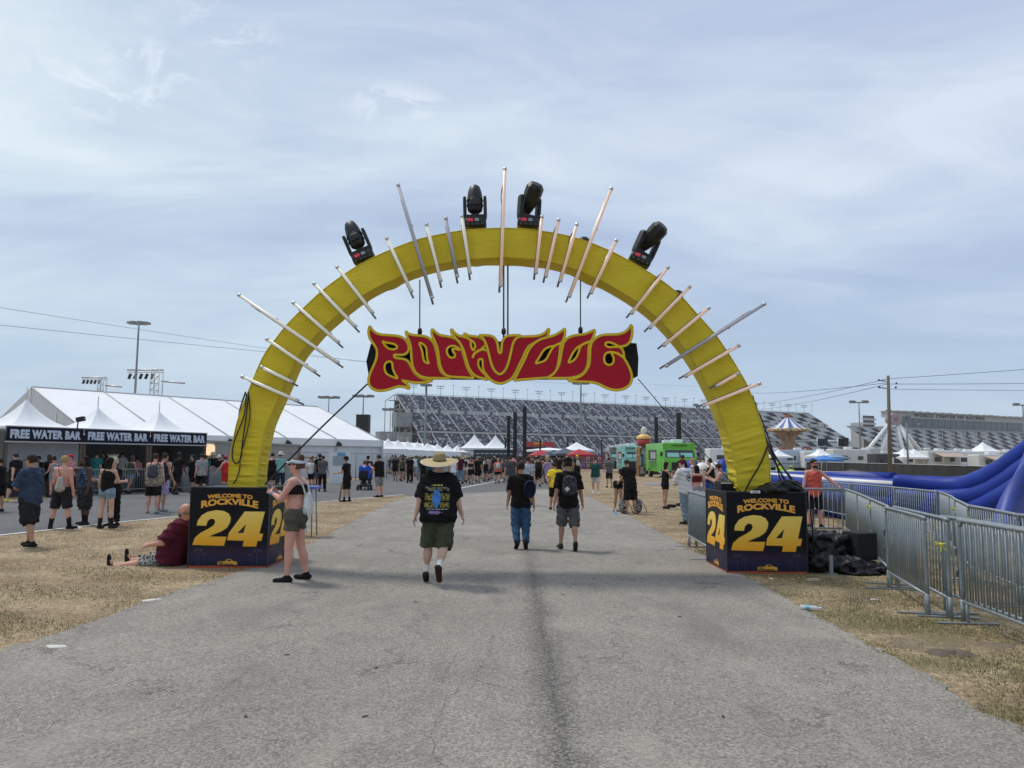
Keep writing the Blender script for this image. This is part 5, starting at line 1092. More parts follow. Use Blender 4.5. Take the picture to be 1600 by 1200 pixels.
for a in ((197, 764, 711, 0, 'tan', [W('pants', BLK, len=1.9), W('shirt', TURQ, loose=.035)], dict(hat=('straw', STRAW, .17)), 'person in bright turquoise shirt and straw hat facing the water bar'),
          (212, 768, 714, 10, 'pink', [W('shorts', LDEN, len=.6), W('tank', PINK)], dict(fem=1, hair=(BR, 'bun')), 'woman in pink top and denim shorts at the water bar'),
          (268, 768, 714, 5, 'pale', [W('shorts', BLK, len=.5), W('shirt', WHT)], dict(fem=1, hair=(BK, 'mid'), boot=.15), 'woman in white shirt and black shorts waiting at the water bar'),
          (279, 768, 714, 15, 'tan', [W('shorts', KHA, len=.95), W('shirt', MAR, loose=.035)], dict(hair=(BR, 'mid')), 'person in maroon shirt and khaki shorts waiting at the water bar'),
          (67, 770, 712, 5, 'tan', [W('shorts', GREYP, len=.9), W('shirt', ALLB, loose=.035)], dict(hat=('straw', STRAW, .15)), 'man in black t-shirt with round white back print and straw hat'),
          (82, 777, 714, 70, 'pink', [W('shorts', LDEN, len=.4), W('tank', LGRY)], dict(fem=1, hair=(BR, 'bun'), shades=1), 'woman in grey tank top and sunglasses between the men at the bar'),
          (108, 778, 711, 160, 'pink', [W('shorts', BLK, len=.8), W('shirt', PINK)], dict(hat=('cap', RED)), 'person in red cap and pink shirt behind the raised arm'),
          (-3, 800, 716, 90, 'tan', [W('shorts', BLK, len=.9), W('shirt', BLK)], dict(), 'person in black cut off by the left edge of the photo'),
          (318, 772, 711, 5, 'tan', [W('pants', (.03, .03, .035), len=1.9), W('shirt', TEALP, loose=.03)], dict(), 'man in teal t-shirt with pale back print left of the yellow leg'),
          (331, 764, 707, 60, 'tan', [W('pants', BLK, len=1.9), W('shirt', BLK, loose=.03)], dict(shades=1), 'dark haired man in black behind the teal t-shirt'),
          (340, 766, 712, 0, 'pale', [W('shorts', BLK, len=.9), W('shirt', BLK)], dict(hat=('straw', (.62, .62, .6), .15)), 'person in black shirt and pale sun hat near the lit window'),
          (351, 770, 713, 70, 'pink', [W('shorts', RED, len=.8), W('tank', RED, loose=.03)], dict(hat=('cap', (.5, .03, .06)), w=1.2, pose=dict(armL=(25, 20, 10), armR=(20, 15, 20))), 'person in red tank top and red cap beside the yellow arch leg'),
          (424, 768, 708, 20, 'pink', [W('shorts', BLK, len=.9), W('tank', BLK)], dict(w=1.1), 'man in black tank top just right of the yellow arch leg'),
          (437, 768, 707, 30, 'tan', [W('pants', NAVY, len=1.9), W('shirt', (.22, .42, .38))], dict(hat=('straw', (.6, .58, .52), .17)), 'man in mint shirt and cream cowboy hat right of the yellow arch leg'),
          (503, 768, 712, 0, 'tan', [W('pants', BLK, len=1.9), W('shirt', GRY)], dict(), 'man in grey shirt at the wire fence by the marquee')):
    px, fy, hy, rz, sk, wr, ex, lb = a; sp = dict(pose=dict(armL=(15, 8, 40), armR=(10, 8, 25)), skin=sk, wear=wr, hair=(BR, 'short'), seed=px); sp.update(ex)
    hero(px, fy, hy, rz, sp, .018, lb, GL)
# roadside men at the left
hero(541, 784, 714, 75, dict(pose=dict(armL=(24, 6, 60), armR=(4, 5, 10), legL=(3, 3, 3), legR=(-3, 3, 3)), skin='tan', wear=[W('shorts', BLK, len=.95), W('shirt', BLK)], hair=(BR, 'short'), hat=('cap', BLK), sock=(BLK, .12)), .014, 'man in black cap, shirt and shorts leaning on a wooden bat')
p = HERO[-1]; o = MB().tube([p.location + Vector((-.24, -.10, .03)), p.location + Vector((-.20, -.06, .5)), p.location + Vector((-.14, -.02, .86))], [.034, .030, .014], 10).build('wooden_bat', mat('bat_wood', (.28, .15, .09), .6)); tag(o, 'long wooden bat held upright by the man in the black cap', 'bat')
MB().lathe([(0, -.015), (.022, -.01), (.022, .01), (0, .015)], p.location + Vector((-.137, -.017, .87)), 10).build('knob', mat('bat_wood', (.28, .15, .09), .6), o)
hero(592, 777, 711, 60, dict(pose=dict(armL=(30, 8, 100), armR=(10, 8, 20)), w=1.15, belly=.3, skin='pink', wear=[W('shorts', GREYP, len=1.0), W('shirt', BLK, loose=.035)], hair=(BR, 'short'), hat=('cap', GRY), beard=(.1, .07, .05)), .016, 'stocky man in black t-shirt and grey patterned shorts at the roadside')
hero(574, 765, 713, 10, dict(pose=dict(armL=(10, 8, 20), armR=(10, 8, 20)), w=1.1, skin='tan', wear=[W('shorts', BLK, len=.95), W('shirt', BLK)], hair=(BR, 'short'), hat=('cap', BLK)), .018, 'man in black standing just beyond the mobility scooter')
# mobility scooter and rider
sc = G(569, 766); t = empty('mobility_scooter', sc); tag(t, 'black four wheeled mobility scooter on the side road, seen from behind', 'mobility scooter')
b = MB(); rounded_box(b, (0, .1, .26), (.52, 1.0, .16), Matrix.Identity(3), .4); b.build('chassis', M_black, t)
for x in (-.27, .27):
    for y in (-.3, .5):
        w_ = MB().tube([Vector((x - .05, y, .13)), Vector((x + .05, y, .13))], .13, 16).build('wheel', mat('tyre', (.015, .015, .015), .9), t); MB().tube([Vector((x - .055, y, .13)), Vector((x + .055, y, .13))], .055, 12).build('rim', M_alu, w_)
b = MB(); rounded_box(b, (0, -.05, .58), (.50, .46, .12), Matrix.Identity(3), .4); b.box((0, -.05, .42), (.1, .1, .25)); b.build('seat', M_blackcloth, t)
b = MB(); rounded_box(b, (0, -.28, .80), (.46, .10, .42), Matrix.Identity(3), .4); b.build('seat_back', M_blackcloth, t)
b = MB(); b.tube([(0, .5, .3), (0, .42, .95)], .03, 8); b.tube([(-.22, .36, .98), (.22, .36, .98)], .015, 8); b.build('tiller', M_black, t)
FLAG = back_print('blue_shirt_print', (.02, .08, .42), [('blob', 0, 1.27, .22, .20, (.55, .5, .5), 18), ('txt', 0, 1.30, .16, .14, (.5, .03, .03), 24)])
o = person(dict(pose=dict(sit=.70, legL=(78, 8, 80), legR=(78, 8, 80), armL=(30, 14, 60), armR=(30, 14, 60)), w=1.45, belly=.7, skin='pink', wear=[W('pants', BLK, len=1.8), W('shirt', FLAG, loose=.05)], hair=(BR, 'short'), hat=('capback', KHA)), sc, 0, 1.75, .018, 'large rider in bright blue printed shirt on the mobility scooter')
# walkers further up the road, right way round
wk = lambda s_=1, **k: walk(s_, **k)
hero(867, 797, 722, 0, dict(pose=wk(1), w=1.1, skin='tan', wear=[W('shorts', BLK, len=.95), W('shirt', YEL, loose=.032)], hair=(BR, 'short')), .014, 'man in bright yellow t-shirt walking ahead of the black cap', GW)
hero(824, 790, 713, 0, dict(pose=wk(-1), w=1.15, skin='tan', wear=[W('shorts', GRY, len=.95), W('shirt', (.33, .36, .40), loose=.032)], hair=(BR, 'short')), .016, 'man in pale blue grey t-shirt walking ahead of the man in jeans', GW)
hero(797, 770, 712, -4, dict(pose=wk(1), w=1.25, belly=.3, skin='tan', wear=[W('shorts', LGRY, len=.95), W('shirt', (.055, .055, .06), loose=.035)], hair=(BR, 'short')), .018, 'broad man in charcoal t-shirt walking away mid road', GW)
hero(727, 755, 712, 0, dict(pose=wk(1), w=1.05, skin='tan', wear=[W('shorts', LGRY, len=.95), W('shirt', WHT, loose=.035)], hat=('straw', STRAW, .2), pack=(.01, .01, .012)), .018, 'person in white t-shirt, straw hat and small black backpack', GW)
hero(746, 755, 713, 10, dict(pose=wk(-1), w=1.15, skin='tan', wear=[W('shorts', BLK, len=1.0), W('shirt', BLK, loose=.035)], hair=(GRYH, 'short')), .018, 'man in black shirt and long black shorts beside the white t-shirt', GW)
hero(778, 756, 716, 0, dict(pose=wk(1), fem=1, w=1.2, skin='pale', wear=[W('shorts', BLK, len=.6), W('shirt', COR, loose=.03)], hat=('cap', LGRY), pack=(.45, .5, .5)), .018, 'person in coral orange t-shirt with a pale backpack', GW)
hero(708, 760, 716, 0, dict(pose=wk(1), fem=1, w=1.0, skin='pale', wear=[W('shorts', LDEN, len=.4), W('tank', WHT, loose=.02)], hair=(BLD, 'mid')), .018, 'woman in white top and denim shorts right of the big straw hat', GW)
hero(695, 764, 711, 0, dict(pose=wk(-1), w=1.2, skin='tan', wear=[W('shorts', BLK, len=.95), W('shirt', LGRY, loose=.03)], hair=(GRYH, 'short')), .02, 'man in light grey t-shirt hidden behind the big straw hat', GW)
hero(841, 761, 712, 0, dict(pose=wk(1), w=1.1, skin='mid', wear=[W('shorts', BLK, len=1.0), W('tank', BLK, loose=.03)], hair=(BR, 'short'), pack=(.02, .02, .025)), .018, 'man in black tank top with dark backpack near the road end', GW)
hero(855, 757, 715, 10, dict(pose=wk(-1), fem=1, w=1.0, skin='pale', wear=[W('shorts', LDEN, len=.4), W('tank', PURP, loose=.02)], hair=(BLD, 'long')), .02, 'blonde woman in purple top and denim shorts near the road end', GW)
hero(902, 752, 711, 10, dict(pose=dict(), w=1.05, skin='pale', wear=[W('pants', BLK, len=1.9), W('shirt', BLK)], hair=(BLD, 'mid'), hat=('cap', YEL), pack=(.4, .4, .4)), .02, 'person in yellow hat and black clothes near the red canopy', GRG)
hero(930, 772, 716, 178, dict(pose=wk(1), fem=1, w=1.12, skin='pale', wear=[W('shorts', (.45, .43, .40), len=.8), W('shirt', (.015, .07, .06), loose=.03)], hair=(BK, 'bun'), shades=1, sock=(WHT, .1), shoe=WHT), .016, 'woman in dark green t-shirt with white lanyard walking to the camera', GRG)
pt = HERO[-1]; MB().tube([(-.06, .10, 1.47), (-.02, .155, 1.34), (0, .165, 1.2), (.02, .155, 1.34), (.06, .10, 1.47)], .010, 5).build('lanyard', cloth(WHT), pt)
hero(617, 752, 712, 185, dict(pose=wk(1), fem=1, w=.95, skin='mid', wear=[W('shorts', BLK, len=.5), W('shirt', BLK, loose=.015)], hair=(BK, 'long')), .02, 'woman in black walking towards the camera at the left of the crowd', GW)
hero(629, 749, 712, 180, dict(pose=wk(-1), fem=1, w=1.0, skin='pink', wear=[W('shorts', PINK, len=.35), W('crop', MAR)], hair=((.55, .42, .38), 'bun')), .02, 'pink haired woman in skimpy outfit walking towards the camera', GW)
# right hand group
hero(985, 803, 717, 20, dict(pose=dict(lean=12, armL=(30, 5, 40), armR=(30, 5, 40), legL=(2, 3, 4), legR=(-2, 4, 3), nod=20), w=1.15, skin='tan', wear=[W('shorts', BLK, len=1.1, loose=.035), W('shirt', BLK, loose=.035, hemz=-.15)], hair=(BR, 'short'), shoe=(.30, .16, .12)), .013, 'man in black shirt and long black shorts leaning over at the roadside', GRG)
hero(966, 800, 716, -62, dict(pose=dict(lean=58, armL=(70, 5, 20), armR=(70, 5, 20), legL=(-2, 2, 2), legR=(4, 2, 2)), fem=1, skin='tan', wear=[W('shorts', BLK, len=.35, loose=.01), W('crop', BLK)], hair=(RDH, 'mid'), shoe=(.3, .16, .12)), .013, 'woman bending over beside the man in black at the roadside', GRG); HERO[-1].scale = (.99,) * 3
hero(1040, 795, 722, -75, dict(pose=dict(legL=(2, 1, 2), legR=(-3, 1, 4), armL=(34, 5, 100), armR=(34, 5, 105)), fem=1, w=.98, skin='tan', wear=[W('shorts', BLK, len=.4, loose=.01), W('tank', BLK, loose=.008, hemz=-.04)], hair=((.02, .01, .01), 'long')), .013, 'long haired woman in black romper standing on the grass, looking at her hands', GRG)
hero(1071, 819, 717, 35, dict(pose=dict(legL=(-6, 3, 4), legR=(8, 4, 6), armL=(30, 4, 90, 40), armR=(20, 4, 60, 30), nod=16), w=.98, skin='pale', wear=[W('jeans', (.16, .22, .27), len=1.92, loose=.02), W('shirt', JERSEY, loose=.045, sleeve=1.0, hemz=-.17)], hair=((.10, .015, .02), 'short'), shoe=(.02, .02, .022)), .011, 'young man with dark red hair in white printed jersey and pale jeans', GRG)
for a in ((1090, 805, 727, 10, 'pink', [W('shorts', LGRY, len=.9), W('crop', (.10, .015, .02), loose=.003)], dict(fem=1, w=1.1, hair=(BK, 'mid'), pose=dict(armL=(15, 20, 40), armR=(15, 22, 30))), 'woman with bare back and dark red bikini top by the barrier'),
          (1085, 790, 716, 60, 'pale', [W('shorts', PINK, len=.9), W('shirt', (.5, .35, .38))], dict(fem=1, hair=(BLD, 'mid')), 'blonde person in pale pink shirt behind the white jersey'),
          (1112, 788, 718, 90, 'pale', [W('jeans', DEN, len=1.9), W('tank', BLK)], dict(fem=1, hair=(BK, 'bun'), pose=dict(armL=(40, 5, 80), armR=(40, 5, 80))), 'person in black tank top and blue jeans beside the blue inflatable'),
          (1130, 812, 724, 60, 'pink', [W('shorts', GRY, len=.9), W('tank', GREYP, loose=.035)], dict(w=1.15, hair=((.04, .02, .015), 'short'), pose=dict(armL=(35, 5, 80), armR=(35, 5, 80), nod=25)), 'man in grey patterned tank top looking down behind the right box'),
          (1147, 800, 719, 0, 'tan', [W('shorts', BLK, len=.9), W('shirt', TURQ)], dict(), 'person in turquoise shirt mostly hidden by the right arch leg'),
          (1067, 768, 711, -30, 'mid', [W('shorts', BLK, len=.9), W('shirt', BLK)], dict(), 'man in black in front of the green truck windscreen'),
          (952, 762, 715, 10, 'tan', [W('shorts', BLK, len=.9), W('shirt', GRY)], dict(), 'person in grey by the silver food truck')):
    px, fy, hy, rz, sk, wr, ex, lb = a; sp = dict(pose=dict(armL=(15, 8, 40), armR=(10, 8, 25)), skin=sk, wear=wr, hair=(BR, 'short'), seed=px); sp.update(ex)
    hero(px, fy, hy, rz, sp, .016, lb, GRG)
hero(1274, 825, 718, 172, dict(pose=dict(legL=(2, 3, 2), legR=(-2, 3, 2), armL=(10, 48, 12), armR=(0, 14, 10), head=20), w=.98, skin='pink', wear=[W('shorts', BLK, len=1.0), W('tank', (.58, .10, .08), loose=.03, hemz=-.14)], hair=((.04, .02, .01), 'short'), shades=1, beard=(.05, .03, .02)), .012, 'bearded man in orange red tank top leaning on the steel barrier', GRG)
HV = (.50, .72, .05)
for (px, rz, lb) in ((1221, 20, 'worker in hi-vis yellow shirt beside the right arch leg'), (1235, -30, 'worker in hi-vis yellow shirt bending by the blue slide')):
    hero(px, 772, 722 + (px > 1230) * 4, rz, dict(pose=dict(lean=8 if px < 1230 else 35), skin='tan', wear=[W('pants', GRY, len=1.9), W('shirt', HV)], hair=(BR, 'short'), hat=('cap', HV)), .02, lb, 'hi-vis workers by the slide')

# ---- the crowd: prototypes then copies with their own colours
CR = 'festival crowd walking up the road'
def proto(sp): t = person(sp, (0, 0, 0), 0, 1.75, .030); return t
PR = [proto(dict(pose=walk(1), wear=[W('shorts', BLK, len=.95), W('shirt', BLK)], hair=(BR, 'short'))),
      proto(dict(pose=walk(-1, .7), w=1.2, belly=.3, wear=[W('shorts', BLK, len=1.0), W('shirt', BLK, loose=.035)], hair=(BR, 'short'), hat=('cap', BLK))),
      proto(dict(pose=walk(1, .6), fem=1, wear=[W('shorts', BLK, len=.45), W('tank', BLK)], hair=(BR, 'long'))),
      proto(dict(pose=walk(-1), w=1.05, wear=[W('shorts', BLK, len=.95), W('shirt', BLK)], hair=(BR, 'short'), pack=BLK)),
      proto(dict(pose=dict(armL=(20, 10, 60), armR=(10, 10, 20)), wear=[W('pants', BLK, len=1.9), W('shirt', BLK)], hair=(BR, 'short'), hat=('straw', (.5, .42, .28), .17))),
      proto(dict(pose=walk(1, .8), fem=1, w=.95, wear=[W('skirt', BLK, len=.7), W('crop', BLK)], hair=(BR, 'mid')))]
KD = ['', 'capped ', 'long haired ', 'backpack wearing ', 'straw hatted ', 'skirt wearing ']
CO = [('black', BLK, 48), ('dark grey', GRY, 10), ('white', WHT, 7), ('navy', NAVY, 6), ('red', RED, 4), ('light grey', LGRY, 6), ('maroon', MAR, 4), ('blue', BLU, 3), ('teal', TEAL, 3), ('pink', PINK, 3), ('olive', OLV, 3)]
BO = [('black', BLK, 50), ('grey', GRY, 12), ('khaki', KHA, 10), ('denim', LDEN, 16), ('blue', DEN, 6)]
def pick(L): return random.choices(L, [x[2] for x in L])[0]
def crowd_spots():
    out = []; random.seed(21)
    for (x0, x1, y0, y1, n) in ((8, 314, 778, 766, 15), (322, 350, 768, 762, 3), (440, 500, 764, 758, 3), (622, 900, 757, 745, 72), (607, 893, 745, 736, 130), (606, 893, 736, 729, 80), (895, 955, 748, 738, 7), (1005, 1100, 746, 738, 5)):
        for k in range(n):
            for tr in range(30):
                px = random.uniform(x0, x1); fy = random.uniform(y1, y0); p = G(px, fy)
                if all((p.x - q.x) ** 2 + (p.y - q.y) ** 2 > .55 for q in out): out.append(p); break
    return out
used_l = {}
for p in crowd_spots()[:299]:
    k = random.choices(range(6), (30, 16, 20, 12, 8, 8))[0]; c = copy_tree(PR[k]); c.location = p; back = random.random() < .68
    c.rotation_euler = (0, 0, R(random.gauss(0, 18) + (0 if back else 180))); s_ = random.uniform(.92, 1.08) * (.95 if k in (2, 5) else 1); c.scale = (s_,) * 3
    tn, tc_, _ = pick(CO); bn, bc, _ = pick(BO); sk = random.choice(['pale', 'tan', 'pink', 'mid', 'tan', 'brown'])
    def setm(o, m):
        if o.material_slots: o.material_slots[0].link = 'OBJECT'; o.material_slots[0].material = m
    setm(c, skin(sk))
    for ch in c.children:
        nm = ch.name.split('.')[0]
        if nm in ('shirt', 'tank_top', 'top'): setm(ch, cloth(tc_))
        if nm in ('shorts', 'pants', 'skirt'): setm(ch, cloth(bc))
        if nm == 'hair': setm(ch, mat('h_' + str(k), random.choice([BR, BK, BLD, BR]), .8))
    u = 800 + (p.x / p.y) * 1200
    z = 'by water bar' if u < 330 else 'by left arch leg' if u < 520 else 'by long tents' if u < 690 else 'by peaked tents' if u < 790 else 'by black towers' if u < 850 else 'by red canopies' if u < 960 else 'by food trucks'
    dpt = 'front' if p.y < 62 else 'middle' if p.y < 95 else 'back'
    lb = f"{KD[k]}person, {tn} top, {bn} {'skirt' if k == 5 else 'trousers' if k == 4 else 'shorts'}, {'walking away' if back else 'facing camera'}, {dpt}, {z}"
    tag(c, lb, 'person', CR)
for t in PR:
    for ch in list(t.children_recursive): bpy.data.objects.remove(ch)
    bpy.data.objects.remove(t)
# ================================================================== BACKGROUND
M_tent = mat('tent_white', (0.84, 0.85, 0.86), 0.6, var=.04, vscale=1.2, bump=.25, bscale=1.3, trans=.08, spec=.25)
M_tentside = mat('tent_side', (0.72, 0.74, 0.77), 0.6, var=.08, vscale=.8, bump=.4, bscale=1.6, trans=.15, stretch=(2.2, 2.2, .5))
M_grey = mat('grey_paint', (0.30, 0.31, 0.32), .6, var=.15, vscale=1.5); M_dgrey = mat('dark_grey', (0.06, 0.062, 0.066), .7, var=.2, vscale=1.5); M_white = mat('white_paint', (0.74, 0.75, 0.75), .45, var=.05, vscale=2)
M_glass = mat('dark_glass', (0.02, 0.025, 0.03), .12, spec=.8); M_conc = mat('concrete', (0.50, 0.50, 0.50), .85, var=.12, vscale=.6)
M_wood = mat('weathered_wood', (0.16, 0.125, 0.095), .85, var=.3, vscale=3, bump=.3, bscale=14, stretch=(6, 6, .5)); M_pole = mat('pole_grey', (0.22, 0.23, 0.235), .6, .3)

# ---- grandstands
def seat_mat():
    m = bpy.data.materials.new('seat_mosaic'); m.use_nodes = True; nt = m.node_tree; b = nt.nodes['Principled BSDF']; t = N(nt, 'ShaderNodeTexCoord').outputs['Object']
    def cells(sx, sy, off):
        mp = mapping(nt, t, (1 / sx, 1 / sy, 0), (0, 0, 0), (off, off, 0)); fl = N(nt, 'ShaderNodeVectorMath'); fl.operation = 'FLOOR'; nt.links.new(mp, fl.inputs[0])
        w = N(nt, 'ShaderNodeTexWhiteNoise'); w.noise_dimensions = '2D'; nt.links.new(fl.outputs[0], w.inputs['Vector']); return w.outputs['Value']
    r = ramp(nt, [(0, (.055, .065, .10)), (.30, (.10, .115, .15)), (.50, (.03, .035, .05)), (.62, (.15, .08, .09)), (.70, (.22, .24, .28)), (.86, (.46, .47, .49))], 'CONSTANT'); nt.links.new(cells(.95, 1.1, 0), r.inputs[0])
    nt.links.new(r.outputs[0], b.inputs['Base Color']); b.inputs['Roughness'].default_value = .6; return m
def checker_mat():
    m = bpy.data.materials.new('checker_seats'); m.use_nodes = True; nt = m.node_tree; b = nt.nodes['Principled BSDF']; t = N(nt, 'ShaderNodeTexCoord').outputs['Object']
    c = N(nt, 'ShaderNodeTexChecker'); c.inputs['Scale'].default_value = 1.0; c.inputs['Color1'].default_value = (.025, .028, .035, 1); c.inputs['Color2'].default_value = (.50, .52, .54, 1)
    nt.links.new(mapping(nt, t, (1 / 8.3, 1 / 6.0, 0), (0, 0, 0), (.02, .03, 0)), c.inputs['Vector']); st = N(nt, 'ShaderNodeTexWave'); st.bands_direction = 'Y'; st.inputs['Scale'].default_value = .55; nt.links.new(t, st.inputs['Vector'])
    nt.links.new(mixc(nt, .35, c.outputs[0], mixc(nt, 1.0, c.outputs[0], st.outputs[0], 'MULTIPLY')), b.inputs['Base Color']); b.inputs['Roughness'].default_value = .6; return m
M_seat = seat_mat(); M_chk = checker_mat(); M_aisle = mat('aisle_concrete', (.27, .28, .30), .8)
SD = Vector((0.89, 0.456, 0)); SRZ = math.atan2(SD.y, SD.x); A0 = Vector((-43, 400, 0)); SL = 340
gs = empty('grandstand', A0, SRZ); tag(gs, 'long tiered racetrack grandstand with dark speckled seats behind the crowd', 'grandstand')
TI = [('lower_seating', 0, 17, 2.5, 14.2), ('middle_seating', 18, 37, 16.3, 26.6), ('upper_seating', 38.5, 55, 28.3, 37.8)]
for nm, w0, w1, z0, z1 in TI:
    nr = 22; b = MB()
    for k in range(nr):
        a, c = k / nr, (k + 1) / nr; y0, y1 = w0 + (w1 - w0) * a, w0 + (w1 - w0) * c; h0, h1 = z0 + (z1 - z0) * a, z0 + (z1 - z0) * c
        x0, x1 = 0, SL - 78; b.quad((x0, y0, h1), (x1, y0, h1), (x1, y1, h1), (x0, y1, h1), 0); b.quad((x0, y0, h0), (x1, y0, h0), (x1, y0, h1), (x0, y0, h1), 0)
        b.quad((x1, y0, h1), (SL - (w0 * 0), y0, h1), (SL, y1, h1), (x1, y1, h1), 1); b.quad((x1, y0, h0), (SL, y0, h0), (SL, y0, h1), (x1, y0, h1), 1)
    b.build(nm, [M_seat, M_chk], gs)
    b = MB(); n = int(SL / 8.3)
    for k in range(n + 1):
        x = k * 8.3; b.add([(x - .3, w0 - .3, z0 + .35), (x + .3, w0 - .3, z0 + .35), (x + .3, w1 - .3, z1 + .5), (x - .3, w1 - .3, z1 + .5), (x - .3, w0 - .3, z0 - .5), (x + .3, w0 - .3, z0 - .5), (x + .3, w1 - .3, z1 - .5), (x - .3, w1 - .3, z1 - .5)],
              [(0, 1, 2, 3), (4, 5, 1, 0), (1, 5, 6, 2), (4, 0, 3, 7)])
    b.build('aisle_steps', M_aisle, gs)
b = MB(); b.box((SL / 2, 17.6, 15.3), (SL, .4, 1.0)); b.box((SL / 2, 37.9, 27.5), (SL, .4, 2.4)); b.build('walkway_front', mat('walkway_grey', (.42, .43, .44), .8), gs)
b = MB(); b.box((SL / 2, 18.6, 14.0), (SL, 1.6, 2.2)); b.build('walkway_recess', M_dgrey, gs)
b = MB()
for k in range(0, 42, 2): b.box((k * 8.3 + 4, 37.6, 27.6), (1.4, .5, 2.0))
b.build('walkway_openings', M_dgrey, gs)
b = MB()
for k in range(0, 42, 3): b.add([(k * 8.3 + 7, 37.4, 26.6), (k * 8.3 + 8.6, 37.4, 26.6), (k * 8.3 + 7.2, 37.4, 29.4)], [(0, 1, 2)])
b.build('vomitory_sails', M_white, gs)
b = MB(); b.box((SL / 2, 55.6, 37.9), (SL, .25, 1.0)); b.tube([(0, 55.4, 39.0), (SL, 55.4, 39.0)], .12, 5)
b.build('top_rail', M_grey, gs)
b = MB()
for k in range(0, int(SL), 6):
    for (y, z0, z1) in ((54.5, 0, 37.4), (37, 0, 26)): b.box((k + .5, y, (z0 + z1) / 2), (.5, .5, z1 - z0))
b.box((SL / 2, 57, 18), (SL, .3, 34)); b.build('supports', M_dgrey, gs)
b = MB()
for (y, z) in ((20, 5), (20, 14), (32, 22), (38, 26), (50, 34)): b.box((-3, y, z), (5.5, 1.2, .5))
for (y, z) in ((56, 38), (46, 32), (36, 25), (26, 18), (16, 10)): b.tube([(-.4, y, 0), (-.4, y, z)], .35, 5); b.tube([(-6, y, 0), (-6, y, z - 4)], .25, 5); b.tube([(-.4, y, z), (-6, y, z - 4)], .25, 5)
b.build('end_frame', M_grey, gs)
b = MB(); b.box((-4.5, 30, 22), (9, 8, 8)); b.box((-13, 18, 12.2), (18, 7, 5.2)); b.box((-13, 18, 8.4), (22, 8, .6))
for k in range(9): b.tube([(-22 + k * 2.6, 18, 0), (-22 + k * 2.6, 18, 9)], .22, 5); b.tube([(-22 + k * 2.6, 18, 0), (-19.4 + k * 2.6, 18, 9)], .16, 5)
b.build('stair_boxes', mat('stair_grey', (.24, .25, .26), .7, var=.25, vscale=.4), gs)
SR = Matrix.Rotation(SRZ, 3, 'Z')
for k in range(20):
    x = 11 + 17 * k; base = A0 + SR @ Vector((x, 55, 37.5))
    t = MB().tube([base, base + Vector((0, 0, 6.3))], .13, 6).build('floodlight', M_pole)
    b = MB(); b.box(base + Vector((0, 0, 6.5)), (4.6, .3, .22)); b.box(base + Vector((0, 0, 5.4)), (3.6, .3, .2))
    for i in range(5): b.box(base + Vector((-2.2 + 1.1 * i, -.3, 6.8)), (.5, .4, .4)); b.box(base + Vector((-1.8 + .9 * i, -.3, 5.2)), (.4, .4, .3))
    b.build('lamp_bank', M_pole, t)
    u = 'over the left end' if k < 4 else 'above the crowd' if k < 10 else 'above the trucks' if k < 14 else 'behind the right arch leg' if k < 17 else 'over the checkered end'
    tag(t, 'double armed floodlight on the grandstand top, ' + u, 'floodlight', 'floodlights along the grandstand top')
    base = A0 + SR @ Vector((x + 8.5, 55, 37.5)); t = MB().tube([base, base + Vector((0, 0, 7.0))], .10, 6).build('flag_pole', M_pole); MB().box(base + Vector((0, 0, 7.6)), (.9, .5, .5)).build('pole_lamp', M_pole, t)
    tag(t, 'slim pole on the grandstand top, ' + u, 'pole', 'slim poles along the grandstand top')
# right hand grandstand and the long building behind it
A1 = A0 + SR @ Vector((SL + 22, 8, 0)); g2 = empty('grandstand', A1, SRZ); tag(g2, 'white and black checkered grandstand below the long glass fronted building', 'grandstand'); L2 = 330
b = MB()
for k in range(24):
    a, c = k / 24, (k + 1) / 24; y0, y1, h0, h1 = 30 * a, 30 * c, 8 + 19 * a, 8 + 19 * c
    b.quad((0, y0, h1), (L2, y0, h1), (L2, y1, h1), (0, y1, h1)); b.quad((0, y0, h0), (L2, y0, h0), (L2, y0, h1), (0, y0, h1))
b.build('seating', M_chk, g2)
b = MB()
for k in range(40): x = k * 8.3; b.add([(x - .5, -.3, 8.4), (x + .5, -.3, 8.4), (x + .5, 30, 27.6), (x - .5, 30, 27.6)], [(0, 1, 2, 3)])
b.build('aisle_steps', M_aisle, g2)
b = MB(); b.box((L2 / 2, -.6, 7), (L2, .4, 2.2)); b.box((L2 / 2, -.8, 5.4), (L2, .4, 1)); b.build('front_wall', M_grey, g2); b = MB(); b.box((L2 / 2, 30.6, 27.8), (L2, .4, 1.2)); b.build('top_rail', M_grey, g2)
b = MB()
for k in range(9):
    x = 62 + k * 7.2; b.tube([(x, -6, 0), (x, -6, 26)], .3, 5); 
    if k < 8: b.tube([(x, -6, 25.5), (x + 7.2, -6, 25.5)], .3, 5); b.tube([(x, -6, 14), (x + 7.2, -6, 26)], .18, 5)
t = b.build('scaffold_frame', M_pole, None); t.matrix_world = Matrix.Translation(A1) @ Matrix.Rotation(SRZ, 4, 'Z'); tag(t, 'grey scaffold frame standing before the checkered grandstand', 'scaffold')
bd0 = A1 + SR @ Vector((56, 36, 0)); bl = empty('building', bd0, SRZ); tag(bl, 'long grey suite building with dark glass band and lettered roof fascia', 'building'); BL = 225
b = MB(); b.box((BL / 2, 14, 15), (BL, 26, 30)); b.build('wall', M_conc, bl)
b = MB(); b.box((BL / 2 + 6, .6, 33.6), (BL - 12, 1.2, 7.4)); b.build('glass_band', mat('blue_glass', (.06, .085, .11), .18, spec=.6), bl)
b = MB(); 
for k in range(1, 26): b.box((6 + k * 8.3, -.1, 33.6), (.14, .2, 7.4))
b.build('glass_mullions', mat('mullion', (.06, .08, .10), .5), bl)
